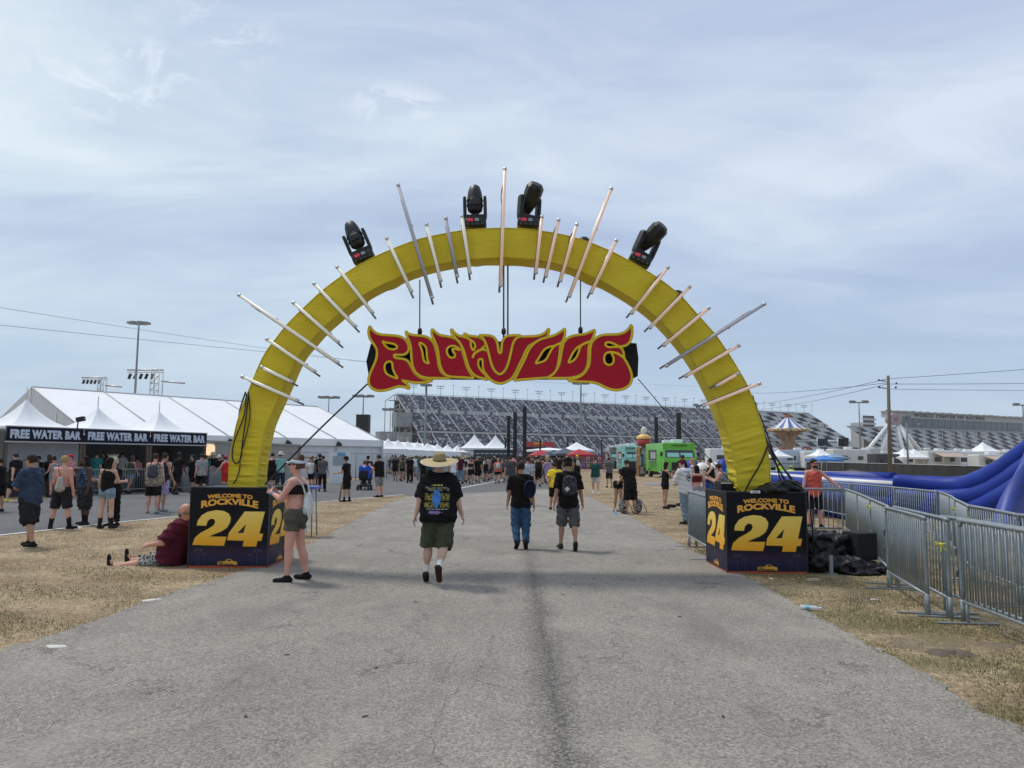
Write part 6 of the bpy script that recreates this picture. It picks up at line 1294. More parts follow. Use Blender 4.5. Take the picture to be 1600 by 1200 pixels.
b = MB(); b.box((BL / 2, 3, 39.6), (BL, 7, 4.6)); b.box((BL / 2, 1, 42.1), (BL + 3, 11, .5)); b.build('roof_fascia', mat('fascia', (.46, .47, .47), .6, var=.08, vscale=.2), bl)
b = MB()
for k in range(22): b.box((5 + k * 9.9, 3, 42.9), (random.uniform(2, 6), 3, random.uniform(.6, 1.4)))
b.build('roof_plant', M_dgrey, bl)
me = text_mesh('WORLD CENTER OF RACING', 1, .3, .03, spacing=1.2); fit_mesh(me, 97, 3.0); put(me, 'roof_lettering', mat('letter_dark', (.015, .017, .02), .5), bl, (80, -.7, 39.7))
b = MB(); b.box((201, -.15, 34.3), (16, .2, 1.1)); b.box((197, -.15, 36), (4, .2, .7)); b.build('small_sign', M_white, bl)
b = MB(); b.box((-24, 6, 16), (13, 12, 32))
for k in range(5): b.box((-24, -.3, 20 + 3.7 * k), (15, 1.4, 1.6))
b.build('stair_tower', mat('tower_white', (.45, .46, .47), .6), bl)
b = MB()
for k in range(5): b.box((-24, -.05, 21.8 + 3.7 * k), (13.2, .3, 1.9))
b.build('tower_openings', M_dgrey, bl)
b = MB(); b.box((BL + 10, 6, 18), (11, 10, 36))
for k in range(6): b.box((BL + 10, -.3, 19 + 3.2 * k), (12, 1.4, 1.2))
b.build('stair_tower', mat('tower_white', (.45, .46, .47), .6), bl)

# ---- tall lights, poles
def light_pole(px, ytop, Y, label, heads=4, r=.14, w=None, yb=None):
    top = P(px, ytop, Y); t = MB().tube([(top.x, Y, 0), tuple(top)], [r * 1.5, r * .8], 8).build('light_pole', M_pole); s = Y / 60.0; w = w or 1.5 * s
    b = MB(); b.tube([top + Vector((-w * .5, 0, 0)), top + Vector((w * .5, 0, 0))], .05 * s, 5); b.lathe([(w * .32, -.02), (w * .34, .0), (w * .32, .02)], top, 12)
    for k in range(heads): a = 2 * math.pi * k / heads + .4; p = top + Vector((math.cos(a) * w * .45, math.sin(a) * w * .3, .06 * s)); b.box(p, (.36 * s, .3 * s, .16 * s))
    b.build('lamp_ring', M_pole, t); tag(t, label, 'light pole', 'tall light poles'); return t
light_pole(217, 506, 62, 'tall light pole with ring of lamps behind the big marquee', 8, .085)
light_pole(666, 603, 110, 'tall grey pole in front of the left end of the grandstand', 4, .16, 1.2)
light_pole(907.5, 600, 130, 'tall grey pole rising right of the crowd under the hanging sign', 4, .16, 2.6)
light_pole(514, 622, 190, 'small distant light mast left of the marquee end', 6, .15)
light_pole(568, 620, 170, 'distant light mast with black speaker stack below the dark strap', 6, .15)
light_pole(614, 641, 260, 'faint distant mast beside the stair boxes of the grandstand', 6, .15)
light_pole(1093, 634, 120, 'grey pole just left of the right arch leg', 2, .12, 1.5)
light_pole(1342, 629, 170, 'T shaped light pole between carousel and wooden pole', 4, .14)
light_pole(1598, 633, 150, 'light pole at the right edge of the photo', 4, .14)
light_pole(1117, 640, 125, 'thin pole touching the right arch leg', 2, .10, 1.0)
light_pole(1416, 652, 100, 'short pole right of the wooden utility pole', 2, .10, .6)
light_pole(1440, 664, 120, 'thinnest short pole right of the big wheel legs', 2, .06, .3)
# speaker towers
for (px, y0, Y, w_, lb) in ((795, 650, 80, .34, 'thin black tower, leftmost of the three behind the man in jeans'), (805, 644, 78, .38, 'black tower in the middle of the three behind the man in jeans'), (820, 636, 72, .36, 'tallest black tower behind the man in jeans'),
                       (1025, 652, 84, .36, 'black tower above the orange truck'), (1060, 645, 84, .46, 'thick black tower above the green truck'), (790, 683, 120, .3, 'short black tower just left of the three tall ones'), (844, 685, 130, .28, 'short black tower beside the red stage roof'),
                       (887, 684, 130, .3, 'short black tower left of the tall grey pole'), (896, 687, 130, .28, 'shortest black tower next to the tall grey pole'), (940, 687, 130, .22, 'small black tower above the printed crates'), (568, 648, 150, 2.4, 'black speaker stack on the distant mast')):
    top = P(px, y0, Y); b = MB(); b.box((top.x, Y, top.z / 2), (w_, w_, top.z)); t = b.build('speaker_tower', mat('tower_black', (.008, .008, .009), .6), bevel=.01)
    b = MB()
    for k in range(int(top.z / .9)): b.box((top.x, Y - w_ / 2, .5 + .9 * k), (w_ + .05, .04, .05))
    b.build('joint_band', M_black, t); MB().box((top.x, Y, .1), (w_ * 2.6, w_ * 2.6, .2)).build('base_plate', M_black, t); tag(t, lb, 'tower', 'black towers over the crowd')
# truss towers with speakers behind the marquee
for (px, yt, Y, s, lb) in ((155, 590, 120, .75, 'smaller steel truss tower with lights behind the marquee roof'), (238, 578, 110, 1.0, 'larger steel truss tower with speaker horns behind the marquee roof')):
    c = P(px, yt, Y); t = empty('truss_tower', (c.x, Y, 0)); tag(t, lb, 'truss tower', 'truss towers behind the marquee')
    b = MB(); H = c.z
    for (dx, dy) in ((-.6, -.6), (.6, -.6), (.6, .6), (-.6, .6)): b.tube([(dx * s + .7 * s, dy * s, 0), (dx * s + .7 * s, dy * s, H)], .09, 5)
    k = H - 8
    while k < H - .5:
        b.tube([(-.6 * s + .7 * s, -.6 * s, k), (.6 * s + .7 * s, -.6 * s, k + 1)], .05, 4); b.tube([(.6 * s + .7 * s, -.6 * s, k + 1), (-.6 * s + .7 * s, -.6 * s, k + 1)], .05, 4); k += 1
    b.build('mast', M_alu, t)
    b = MB(); b.tube([(-3.6 * s, 0, H), (1.6 * s, 0, H)], .14, 5); b.tube([(1.4 * s, 0, H - 1.6 * s), (4.8 * s, 0, H - 1.9 * s)], .14, 5); b.tube([(-3.6 * s, 0, H - .35), (1.6 * s, 0, H - .35)], .06, 5); b.build('boom', M_alu, t)
    b = MB()
    for i in range(5): b.box((-3.2 * s + .8 * i * s, 0, H - .95 * s), (.30 * s, .3, .8 * s), ry=R(20))
    b.build('lamp_row', M_black, t)
    b = MB(); b.box((-1.1 * s, 0, H - 4.9 * s), (2.6 * s, 1.2, 1.5 * s), ry=R(-28 if s == 1 else 0)); b.box((-1.4 * s, 0, H - 8.4 * s), (2.6 * s, 1.2, 1.5 * s), ry=R(-28)); b.build('speaker_horn', M_black, t, bevel=.15)
# ---- utility pole and overhead wires
up_ = empty('utility_pole', (G(1388, 800).x, 0, 0)); pb = P(1389, 700, 48); pt_ = P(1386.5, 587, 48); up_.location = (pb.x, 48, 0); tag(up_, 'tall brown wooden utility pole behind the black wall', 'utility pole')
MB().tube([(0, 0, 0), (pt_.x - pb.x + .05, 0, pt_.z)], [.14, .09], 10).build('pole', M_wood, up_)
b = MB(); dxp = pt_.x - pb.x
for (z, x0, x1) in ((pt_.z - .35, -.55, -.1), (pt_.z - .55, .1, .55), (pt_.z - .8, -.55, -.1), (pt_.z - .8, .1, .5)): b.tube([(dxp + x0, 0, z + .05), (dxp + (x1 if x0 < 0 else x0), 0, z)], .035, 5); b.lathe([(0, 0), (.07, .01), (.05, .12), (0, .14)], (dxp + (x0 if x0 < 0 else x1), 0, z), 8)
b.build('insulator', M_dgrey, up_)
def wire(a, b_, Ya, Yb, sag, lb, r=.012):
    A, B = P(*a, Ya), P(*b_, Yb); pts = [A.lerp(B, i / 24) - Vector((0, 0, sag * 4 * (i / 24) * (1 - i / 24))) for i in range(25)]
    tag(MB().tube(pts, r, 4).build('overhead_wire', M_cable), lb, 'wire', 'overhead wires')
wire((-700, 367), (900, 600), 26, 140, .9, 'upper overhead wire crossing the left sky towards the sign', .010)
wire((-700, 434), (1200, 606), 26, 150, 1.0, 'lower overhead wire crossing the left sky towards the sign', .010)
wire((1386, 592), (2100, 530), 48, 70, .25, 'upper overhead wire running right from the wooden pole', .014)
wire((1388, 600), (2100, 577), 48, 75, .4, 'middle overhead wire running right from the wooden pole', .014)
wire((1389, 608), (2100, 606), 48, 60, .15, 'lowest overhead wire running right from the wooden pole', .012)
wire((1386, 592), (1160, 632), 48, 140, .4, 'upper overhead wire running left from the wooden pole', .016)
wire((1386, 600), (1150, 640), 48, 150, .6, 'lower overhead wire running left from the wooden pole', .016)
wire((1387, 598), (1100, 607), 48, 150, .8, 'nearly level overhead wire from pole to right arch leg', .016)

# ---- big white marquee
E = Vector((-11.1, 66, 0)); D = Vector((0.62, 0.785, 0)); Lq = 24.1; S0 = E - D * Lq; mrz = math.atan2(D.y, D.x); mq = empty('marquee', S0, mrz); tag(mq, 'huge white frame marquee with long pitched roof behind the water bar', 'marquee')
EZ, RZ, HW = 3.04, 6.28, 8.9; nb = 5
def rf(side):
    b = MB()
    def f(u, v_):
        sc = .05 * math.sin(math.pi * ((u * nb) % 1.0)) * math.sin(math.pi * v_); y = HW * (v_ if side == 0 else 2 - v_)
        return Vector((u * Lq, y, EZ + (RZ - EZ) * v_ - sc))
    b.grid(f, 40, 10); return b
rf(0).build('roof_panel', M_tent, mq); rf(1).build('roof_panel', M_tent, mq)
b = MB()
for k in range(nb + 1):
    x = Lq * k / nb; b.tube([(x, -.02, EZ + .03), (x, HW, RZ + .03)], .045, 5)
b.tube([(0, HW, RZ + .03), (Lq, HW, RZ + .03)], .05, 5); b.build('roof_rib', mat('rib_grey', (.45, .46, .47), .6), mq)
b = MB(); b.box((Lq / 2, -.05, EZ - .22), (Lq, .05, .55)); b.build('valance', M_tent, mq)
for x in (0, Lq):
    b = MB(); b.add([(x, 0, 0), (x, 2 * HW, 0), (x, 2 * HW, EZ), (x, HW, RZ - .03), (x, 0, EZ)], [(0, 1, 2, 3, 4)])
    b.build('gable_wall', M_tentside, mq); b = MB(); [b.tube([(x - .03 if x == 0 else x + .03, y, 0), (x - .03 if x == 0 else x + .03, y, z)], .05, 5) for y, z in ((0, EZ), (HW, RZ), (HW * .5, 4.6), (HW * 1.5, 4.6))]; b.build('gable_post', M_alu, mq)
b = MB()
def side(u, v_): return Vector((Lq * (.66 + .34 * u), .12 + .05 * math.sin(u * 46) * (1 - v_ * .6), v_ * (EZ - .45)))
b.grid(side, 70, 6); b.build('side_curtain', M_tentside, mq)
b = MB(); b.add([(Lq * .60, .1, EZ - .5), (Lq * .66, .1, EZ - .5), (Lq * .66, .1, .0), (Lq * .645, .1, 0)], [(0, 1, 2, 3)]); b.build('drawn_curtain', M_tentside, mq)
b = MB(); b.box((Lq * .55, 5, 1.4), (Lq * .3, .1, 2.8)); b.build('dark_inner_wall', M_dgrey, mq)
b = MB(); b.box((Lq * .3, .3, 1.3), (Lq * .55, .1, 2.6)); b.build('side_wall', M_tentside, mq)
b = MB()
for k in range(nb + 1): x = Lq * k / nb; b.box((x, -.08, EZ / 2), (.14, .1, EZ))
b.build('leg_post', M_alu, mq)
b = MB()
for k in range(1, nb): x = Lq * k / nb; b.box((x, -.16, EZ - .35), (.22, .2, .35), ry=.3); b.lathe([(0, 0), (.12, 0), (.12, .2), (0, .22)], (x + .2, -.2, EZ - .5), 8)
b.build('corner_lamp', M_black, mq)
dr_ = P(487, 722, 58.5); b = MB(); b.box((0, 0, .85), (1.6, .12, .12)); b.box((0, 0, 1.6), (1.6, .12, .12)); b.box((-.8, 0, .9), (.1, .12, 1.8)); b.box((.8, 0, .9), (.1, .12, 1.8)); b.box((0, 0, .05), (1.6, .12, .1)); b.box((.25, 0, .8), (.08, .1, 1.6))
o = b.build('wooden_rack', mat('light_wood', (.34, .23, .10), .6)); o.location = (dr_.x, 57, 0); tag(o, 'light wooden frame rack in the dark opening of the marquee', 'rack')
# shipping container with a glowing window
cA = P(322, 700, 42); cB = P(468, 700, 55); cd = (cB - cA); cd.z = 0; cl = cd.length; ct = empty('container', (cA.x, cA.y, 0), math.atan2(cd.y, cd.x)); tag(ct, 'beige corrugated container with rounded glowing window behind the left arch leg', 'container')
M_beige = mat('beige_steel', (.30, .29, .25), .6, var=.1, vscale=1)
b = MB()
for k in range(int(cl / .28)): x = k * .28; b.add([(x, 0, 0), (x + .1, -.04, 0), (x + .18, -.04, 0), (x + .28, 0, 0), (x, 0, 2.45), (x + .1, -.04, 2.45), (x + .18, -.04, 2.45), (x + .28, 0, 2.45)], [(0, 1, 5, 4), (1, 2, 6, 5), (2, 3, 7, 6)])
b.box((cl / 2, 1.25, 1.23), (cl, 2.4, 2.42)); b.build('shell', M_beige, ct)
b = MB(); b.box((cl, 0, 1.23), (.16, .16, 2.5)); b.box((0, 0, 1.23), (.16, .16, 2.5)); b.box((cl / 2, -.02, 2.47), (cl, .14, .12)); b.build('corner_frame', M_beige, ct)
xw = (P(339, 700, 43.5).x - cA.x) / math.cos(math.atan2(cd.y, cd.x)); b = MB()
rw = [(math.copysign(abs(math.cos(a)) ** .45, math.cos(a)) * .62, math.copysign(abs(math.sin(a)) ** .55, math.sin(a)) * .33) for a in [2 * math.pi * k / 32 for k in range(32)]]
me = plate_mesh('w', [[(x, z) for x, z in rw]], .04); put(me, 'lit_window', mat('warm_glow', (.8, .6, .4), .5, emit=(1.0, .62, .34), estr=1.0), ct, (xw, -.09, 2.02))
wn_ = MB().tube([Vector((xw + x, -.11, 2.02 + z)) for x, z in rw], .03, 6, closed=True).build('window_frame', M_alu, ct)
b = MB(); [b.box((xw - .5 + .125 * k, -.115, 2.02), (.012, .01, .6)) for k in range(9)]; b.build('window_slats', mat('slat_tan', (.5, .35, .2), .6), ct)

# ---- tents
def popup(name, c, w, eave, peak, m, label, group, rz=0.0, concave=1.0, val=.28, d=None, legs=True, fin=True):
    d = d or w; t = empty(name, (c[0], c[1], 0), rz); tag(t, label, 'tent' if name != 'canopy' else 'canopy', group)
    def f(u, v_):
        a = u * 4; k = int(a) % 4; q = a - int(a); cs = [(-1, -1), (1, -1), (1, 1), (-1, 1)]; p, n_ = cs[k], cs[(k + 1) % 4]
        x, y = p[0] + (n_[0] - p[0]) * q, p[1] + (n_[1] - p[1]) * q; r_ = 1 - v_
        z = eave + (peak - eave) * (v_ ** (1 + 1.1 * concave)) - .05 * math.sin(math.pi * q) * (1 - v_) * concave
        return Vector((x * r_ * w / 2, y * r_ * d / 2, z))
    MB().grid(f, 32, 12).build('roof', m, t)
    b = MB()
    for s_ in (-1, 1): b.box((0, s_ * d / 2, eave - val / 2), (w, .03, val)); b.box((s_ * w / 2, 0, eave - val / 2), (.03, d - .04, val))
    b.build('valance', m, t)
    if legs:
        for sx in (-1, 1):
            for sy in (-1, 1): MB().tube([(sx * (w / 2 - .06), sy * (d / 2 - .06), 0), (sx * (w / 2 - .06), sy * (d / 2 - .06), eave - .05)], .035, 6).build('leg', M_alu, t)
    if fin and concave: MB().tube([(0, 0, peak - .1), (0, 0, peak + .5)], .025, 5).build('mast_tip', M_alu, t)
    return t
# water bar: three tents in a row
WA = Vector((P(6, 700, 30).x, 30, 0)); WB = Vector((P(322, 700, 38.2).x, 38.2, 0)); wd = (WB - WA) / 3; wl = wd.length; wdn = wd.normalized(); wpn = Vector((-wdn.y, wdn.x, 0)); wrz = math.atan2(wd.y, wd.x)
M_navy = mat('banner_navy', (.008, .009, .022), .6, spec=.2); M_ban = mat('banner_text', (.55, .61, .70), .6); M_barpost = mat('bar_post', (.13, .08, .055), .7)
nmz = ['leftmost', 'middle', 'rightmost']
for k in range(3):
    c = WA + wd * (k + .5) + wpn * wl / 2
    t = popup('water_tent', c, wl - .02, 2.80, 3.85 if k else 4.0, M_tent, f'white peaked water bar tent with navy banner, {nmz[k]} of the three', 'water bar tents', wrz, 1.1, .1, legs=False)
    y_ = -wl / 2
    b = MB(); b.box((0, y_ - .05, 2.50), (wl - .08, .05, .56)); b.build('banner', M_navy, t)
    me = text_mesh('FREE WATER BAR', 1, .012, .06, spacing=1.12); fit_mesh(me, wl * .90, .36); put(me, 'banner_lettering', M_ban, t, (0, y_ - .085, 2.50))
    b = MB(); b.box((0, y_ - .05, 2.19), (wl, .06, .05)); b.box((0, y_ - .05, 2.80), (wl, .06, .04)); b.build('banner_bar', mat('bar_pale', (.45, .45, .44), .6), t)
    for sx in (-1, 1): MB().box((sx * (wl / 2 - .07), y_ + .02, 1.2), (.10, .10, 2.4)).build('post', M_barpost, t)
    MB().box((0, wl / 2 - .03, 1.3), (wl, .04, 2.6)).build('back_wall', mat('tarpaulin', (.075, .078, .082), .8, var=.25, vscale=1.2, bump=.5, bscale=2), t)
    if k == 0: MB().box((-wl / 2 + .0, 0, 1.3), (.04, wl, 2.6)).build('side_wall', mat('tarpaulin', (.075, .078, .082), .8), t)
    if k == 2: MB().box((wl / 2, 0, 1.3), (.04, wl, 2.6)).build('side_wall', mat('tarpaulin', (.075, .078, .082), .8), t)
    cnt = empty('bar_counter', tuple(WA + wd * (k + .5) + wpn * .9), wrz); tag(cnt, f'dark bar counter inside the {nmz[k]} water tent', 'counter', 'water bar counters')
    MB().box((0, 0, .5), (wl - .5, .5, 1.0)).build('counter_front', M_dgrey, cnt); MB().box((0, 0, 1.02), (wl - .4, .62, .05)).build('counter_top', M_grey, cnt)
fl = P(126, 655, 31.5); t = MB().tube([Vector((fl.x - .12, fl.y, 2.6)), fl + Vector((-.1, 0, -.1))], .03, 6).build('work_light', M_black); MB().box(fl, (.30, .2, .18), ry=-.2).build('lamp_head', M_black, t); tag(t, 'small black work light on a stand between two water tents', 'work light')
wt = popup('canopy', P(-30, 700, 27) * Vector((1, 1, 0)) if False else (P(-22, 700, 31).x, 33.5), 3.0, 2.6, 2.9, M_tentside, 'pale tent wall at the left edge of the photo', None, wrz, 0, 2.4, fin=False)
GT = 'small white tents in a row behind the crowd'
for k in range(8):
    c = P(606 + k * 15.5, 700, 84 + k * 6); popup('tent', c, 3.4, 2.55, 3.7, M_tent, 'small white peaked tent, ' + ['first and leftmost', 'second', 'third', 'fourth', 'fifth', 'sixth', 'seventh', 'last'][k] + ' of the row behind the crowd', GT, R(28), 1.0, .8)
b = MB(); c0, c1 = P(612, 700, 92), P(722, 700, 128); dd = c1 - c0; dd.z = 0; lt = empty('long_tent', (c0.x, c0.y, 0), math.atan2(dd.y, dd.x)); tag(lt, 'long low white tent behind the row of small tents', 'tent')
LL = dd.length; MB().add([(0, 3, 0), (LL, 3, 0), (LL, 3, 3.1), (0, 3, 3.1), (0, 6, 3.9), (LL, 6, 3.9), (0, 9, 3.1), (LL, 9, 3.1)], [(3, 2, 5, 4), (4, 5, 7, 6)]).build('roof', M_tent, lt); MB().box((LL / 2, 3.05, 1.5), (LL, .06, 3)).build('wall', M_tentside, lt)
popup('peaked_tent', P(741, 700, 122), 5.2, 3.15, 5.35, M_tent, 'larger white high peaked tent, left of the pair beside the black towers', 'high peaked tents', R(10), 1.0, .3)
popup('peaked_tent', P(774, 700, 122), 5.0, 3.15, 5.25, M_tent, 'larger white high peaked tent, right of the pair beside the black towers', 'high peaked tents', R(10), 1.0, .3)
t = empty('menu_counter', (P(772, 700, 118).x, 118, 0)); tag(t, 'dark bar front with pale menu strip below the high peaked tents', 'bar')
MB().box((0, 0, 2.3), (6.2, .2, 1.2)).build('menu_board', mat('menu_dark', (.03, .04, .04), .6), t); b = MB(); [b.box((-2.5 + .72 * k, -.13, 2.3), (.5, .04, .12)) for k in range(8)]; b.build('menu_text', M_ban, t); MB().box((0, .1, .8), (6.2, .4, 1.6)).build('counter', M_dgrey, t)
M_rt = mat('tent_red', (.45, .03, .04), .7, trans=.15); M_nt = mat('tent_navy', (.025, .03, .07), .7); M_dt = mat('tent_slate', (.07, .085, .11), .7)
for (px, Y, w_, e, pk, m, cc_, lb) in ((845, 112, 3.0, 2.1, 2.9, M_rt, 0, 'small red pop-up canopy left of the navy one'), (866, 108, 3.2, 2.0, 2.85, M_nt, 0, 'navy blue pop-up canopy behind the yellow t-shirt'), (883, 106, 3.4, 2.3, 3.1, M_dt, 0, 'slate grey pop-up canopy next to the navy one'),
                                 (905, 104, 3.2, 2.2, 2.95, M_rt, 0, 'brighter red pop-up canopy in front of the printed crates'), (901, 124, 4.6, 3.0, 4.3, M_tent, .4, 'white pop-up canopy above the slate one'), (857, 150, 8.0, 3.2, 3.7, M_tent, 0, 'wide flat white canopy behind the red one'), (964, 130, 3.0, 2.6, 3.9, M_tent, .4, 'white canopy tip behind the silver truck')):
    popup('canopy', P(px, 700, Y), w_, e, pk, m, lb, 'canopies by the food trucks', R(12), cc_, .3, fin=False)
# red stage roof
c = P(841, 692, 190); t = empty('stage', (c.x, 190, 0)); tag(t, 'distant stage with arched red roof and yellow emblem over the crowd', 'stage'); b = MB()
b.grid(lambda u, v_: Vector(((u - .5) * 7.6, -1.5 + 3 * v_, 4.6 + 1.3 * math.sin(math.pi * (.12 + .76 * u)))), 14, 2); b.box((-3.6, 0, 2.6), (.5, 3, 5.2)); b.box((3.6, 0, 2.6), (.5, 3, 5.2)); b.box((0, -1.52, 5.0), (7.2, .1, 1.1)); b.build('roof', mat('stage_red', (.40, .03, .035), .6), t)
MB().box((0, .8, 2.2), (7, .2, 4.4)).build('backdrop', M_dgrey, t); b = MB(); [b.box((-.9 + .45 * k, -1.6, 5.2), (.33, .06, .45)) for k in range(5)]; b.build('emblem', mat('emblem_yellow', (.7, .42, .04), .5), t); MB().box((5.4, 0, 2.2), (3.0, 2, 3.2)).build('side_wing', M_dgrey, t)
# printed crates
for i in range(6):
    for j in range(2):
        c = P(911 + i * 8.2, 722, 120); t = MB().box((c.x, 120, .55 + 1.1 * j), (.80, .8, 1.06)).build('printed_crate', [mat('crate_purple', (.10, .05, .16), .6, var=.3, vscale=2), mat('crate_maroon', (.16, .05, .06), .6, var=.3, vscale=2)][(i + j) % 2], bevel=.02)
        if (i + j) % 2 == 0 or j == 0:
            b = MB(); b.lathe([(.14, 0), (.30, -.01), (.14, -.01)], (c.x, 119.57, .55 + 1.1 * j), 14, M=Matrix.Rotation(R(90), 3, 'X')); b.build('ring_print', mat('ring_orange', (.65, .33, .10), .6) if (i + j) % 3 else mat('ring_violet', (.25, .14, .4), .6), t)
        tag(t, f"{'purple' if (i + j) % 2 == 0 else 'maroon'} printed crate, {['first', 'second', 'third', 'fourth', 'fifth', 'sixth'][i]} from the red canopy, {'upper' if j else 'lower'} row", 'crate', 'printed crates')

# ---- food trucks
def truck(px, Y, W_, Ln, z1, rz, body, label, kind=0):
    c = P(px, 720, Y); t = empty('food_truck', (c.x, Y, 0), rz); tag(t, label, 'food truck')
    m = body if isinstance(body, bpy.types.Material) else mat('truck_%02x%02x%02x' % tuple(int(x * 255) for x in body), body, .35, var=.06, vscale=1.5, coat=.2)
    h0 = .55; b = MB(); rounded = MB()
    b.add([(-W_/2, 0, h0), (W_/2, 0, h0), (W_/2, 0, z1 - 1.35), (-W_/2, 0, z1 - 1.35), (-W_/2, .35, z1 - .55), (W_/2, .35, z1 - .55), (W_/2, .25, z1), (-W_/2, .25, z1), (-W_/2, Ln, h0), (W_/2, Ln, h0), (W_/2, Ln, z1), (-W_/2, Ln, z1)],
          [(0, 1, 2, 3), (3, 2, 5, 4), (4, 5, 6, 7), (7, 6, 10, 11), (1, 9, 10, 6, 5, 2), (0, 3, 4, 7, 11, 8), (8, 11, 10, 9), (0, 8, 9, 1)])
    b.build('body', m, t, bevel=.05)
    b = MB(); b.add([(-W_/2 + .15, -.01 + .03, z1 - 1.30), (W_/2 - .15, .02, z1 - 1.30), (W_/2 - .22, .325, z1 - .62), (-W_/2 + .22, .325, z1 - .62)], [(0, 1, 2, 3)]); w_ = b.build('windscreen', M_glass, t); w_.location = (0, -.02, .01)
    b = MB()
    for s_ in (-1, 1): b.box((s_ * W_ * .205, .10, z1 - 1.06), (W_ * .36, .03, .40), rx=R(-24))
    b.build('sunshade', mat('sunshade_teal', (.28, .62, .55), .5), t); 
    MB().box((0, -.05, 1.02), (W_ * .52, .12, .80)).build('grille', M_black, t, bevel=.02); MB().box((0, -.15, .55), (W_ * .98, .25, .25)).build('bumper', M_black, t, bevel=.03)
    for s_ in (-1, 1):
        MB().lathe([(0, -.04), (.12, -.03), (.13, 0)], (s_ * W_ * .36, -.03, 1.12), 12, M=Matrix.Rotation(R(90), 3, 'X')).build('headlight', mat('lamp_glass', (.6, .6, .58), .2), t)
        MB().box((s_ * (W_ / 2 + .18), .1, z1 - 1.0), (.2, .08, .36)).build('mirror', M_black, t)
        for y in (1.0, Ln - 1.4):
            w_ = MB().tube([(s_ * (W_ / 2 - .28), y, .42), (s_ * (W_ / 2 + .01), y, .42)], .42, 18).build('wheel', mat('tyre', (.015, .015, .015), .9), t); MB().tube([(s_ * (W_ / 2), y, .42), (s_ * (W_ / 2 + .03), y, .42)], .2, 12).build('rim', M_alu, w_)
    MB().box((-W_ / 2 - .01, Ln * .60, z1 - 1.05), (.04, Ln * .42, .95)).build('service_window', M_glass, t)
    b = MB(); [b.box((-W_ / 2 - .05, Ln * (.44 + .1 * k), z1 - 1.1), (.03, .28, .6)) for k in range(3)]; b.build('menu_card', M_white, t)
    b = MB(); b.box((-W_ / 2 - .15, Ln * .6, z1 - 1.58), (.3, Ln * .42, .05)); b.build('serving_shelf', M_alu, t); MB().box((-W_ / 2 - .01, Ln * .2, 1.5), (.03, .8, 1.9)).build('door', m, t)
    MB().box((.2, 2.0, z1 + .18), (.9, 1.0, .34)).build('roof_unit', M_white, t, bevel=.05); MB().box((-.7, 2.2, z1 + .14), (.6, .8, .28)).build('roof_vent', M_white, t, bevel=.05)
    if kind == 0: b = MB(); [b.box((-.66 + .12 * k, .235, z1 - .22), (.085, .03, .10)) for k in range(12)]; b.build('sign_strip', mat('strip_dark', (.02, .10, .03), .6), t)
    return t
truck(1063, 68, 2.95, 7.0, 3.12, R(3), (.13, .50, .05), 'bright green food truck with teal windscreen shades on the grass')
truck(1012, 86, 1.9, 5.5, 2.9, R(2), (.62, .34, .03), 'orange food truck half hidden behind the green truck')
truck(989, 84, 1.7, 5.5, 3.05, R(2), (.20, .52, .47), 'pale teal food truck between silver and orange ones')
truck(967, 96, 2.3, 6.0, 3.1, R(-2), (.22, .22, .22), 'silver grey food truck left of the teal one')
b = MB(); c = P(1003, 738, 74); t = MB().box((c.x, 74, .55), (.55, .05, 1.1), rx=R(-8)).build('sign_board', M_dgrey); MB().box((c.x, 73.9, .62), (.40, .03, .7), rx=R(-8)).build('poster', mat('poster_mix', (.35, .25, .2), .6, var=.8, vscale=5), t); tag(t, 'dark A-frame sign board before the orange truck', 'sign board')
b = MB(); c = P(997, 715, 76); t = MB().box((c.x, 76, 1.4), (.35, .05, 2.8)).build('feather_flag', mat('flag_mix', (.5, .25, .12), .7, var=.7, vscale=2)); MB().tube([(c.x - .2, 76, 0), (c.x - .2, 76, 3.0)], .02, 5).build('flag_pole', M_alu, t); tag(t, 'tall narrow printed feather flag by the orange truck', 'flag')
# inflatable cup
c = P(1006, 697, 86); t = empty('inflatable_cup', (c.x, 86, 0)); tag(t, 'inflatable red cup with yellow dome and white swirl above the trucks', 'inflatable')
zb = P(1006, 697, 86).z; MB().lathe([(0, zb - .0), (.62, zb), (.78, zb + .8), (0, zb + .8)], (0, 0, 0), 20).build('cup', mat('inflatable_red', (.5, .04, .03), .4), t); MB().lathe([(.82, zb + .78), (.84, zb + .9), (.70, zb + 1.15), (.35, zb + 1.30), (0, zb + 1.32)], (0, 0, 0), 20).build('dome', mat('inflatable_yellow', (.75, .45, .12), .4), t)
MB().tube(smooth_loop([(0, 0, zb + 1.25), (-.14, 0, zb + 1.6), (0, 0, zb + 1.95), (.17, 0, zb + 1.75), (.05, 0, zb + 1.5)], 5, False), [.2] * 21, 10).build('swirl', mat('inflatable_white', (.75, .72, .66), .4), t); MB().tube([(0, 0, 0), (0, 0, zb)], .3, 10).build('post', M_grey, t)

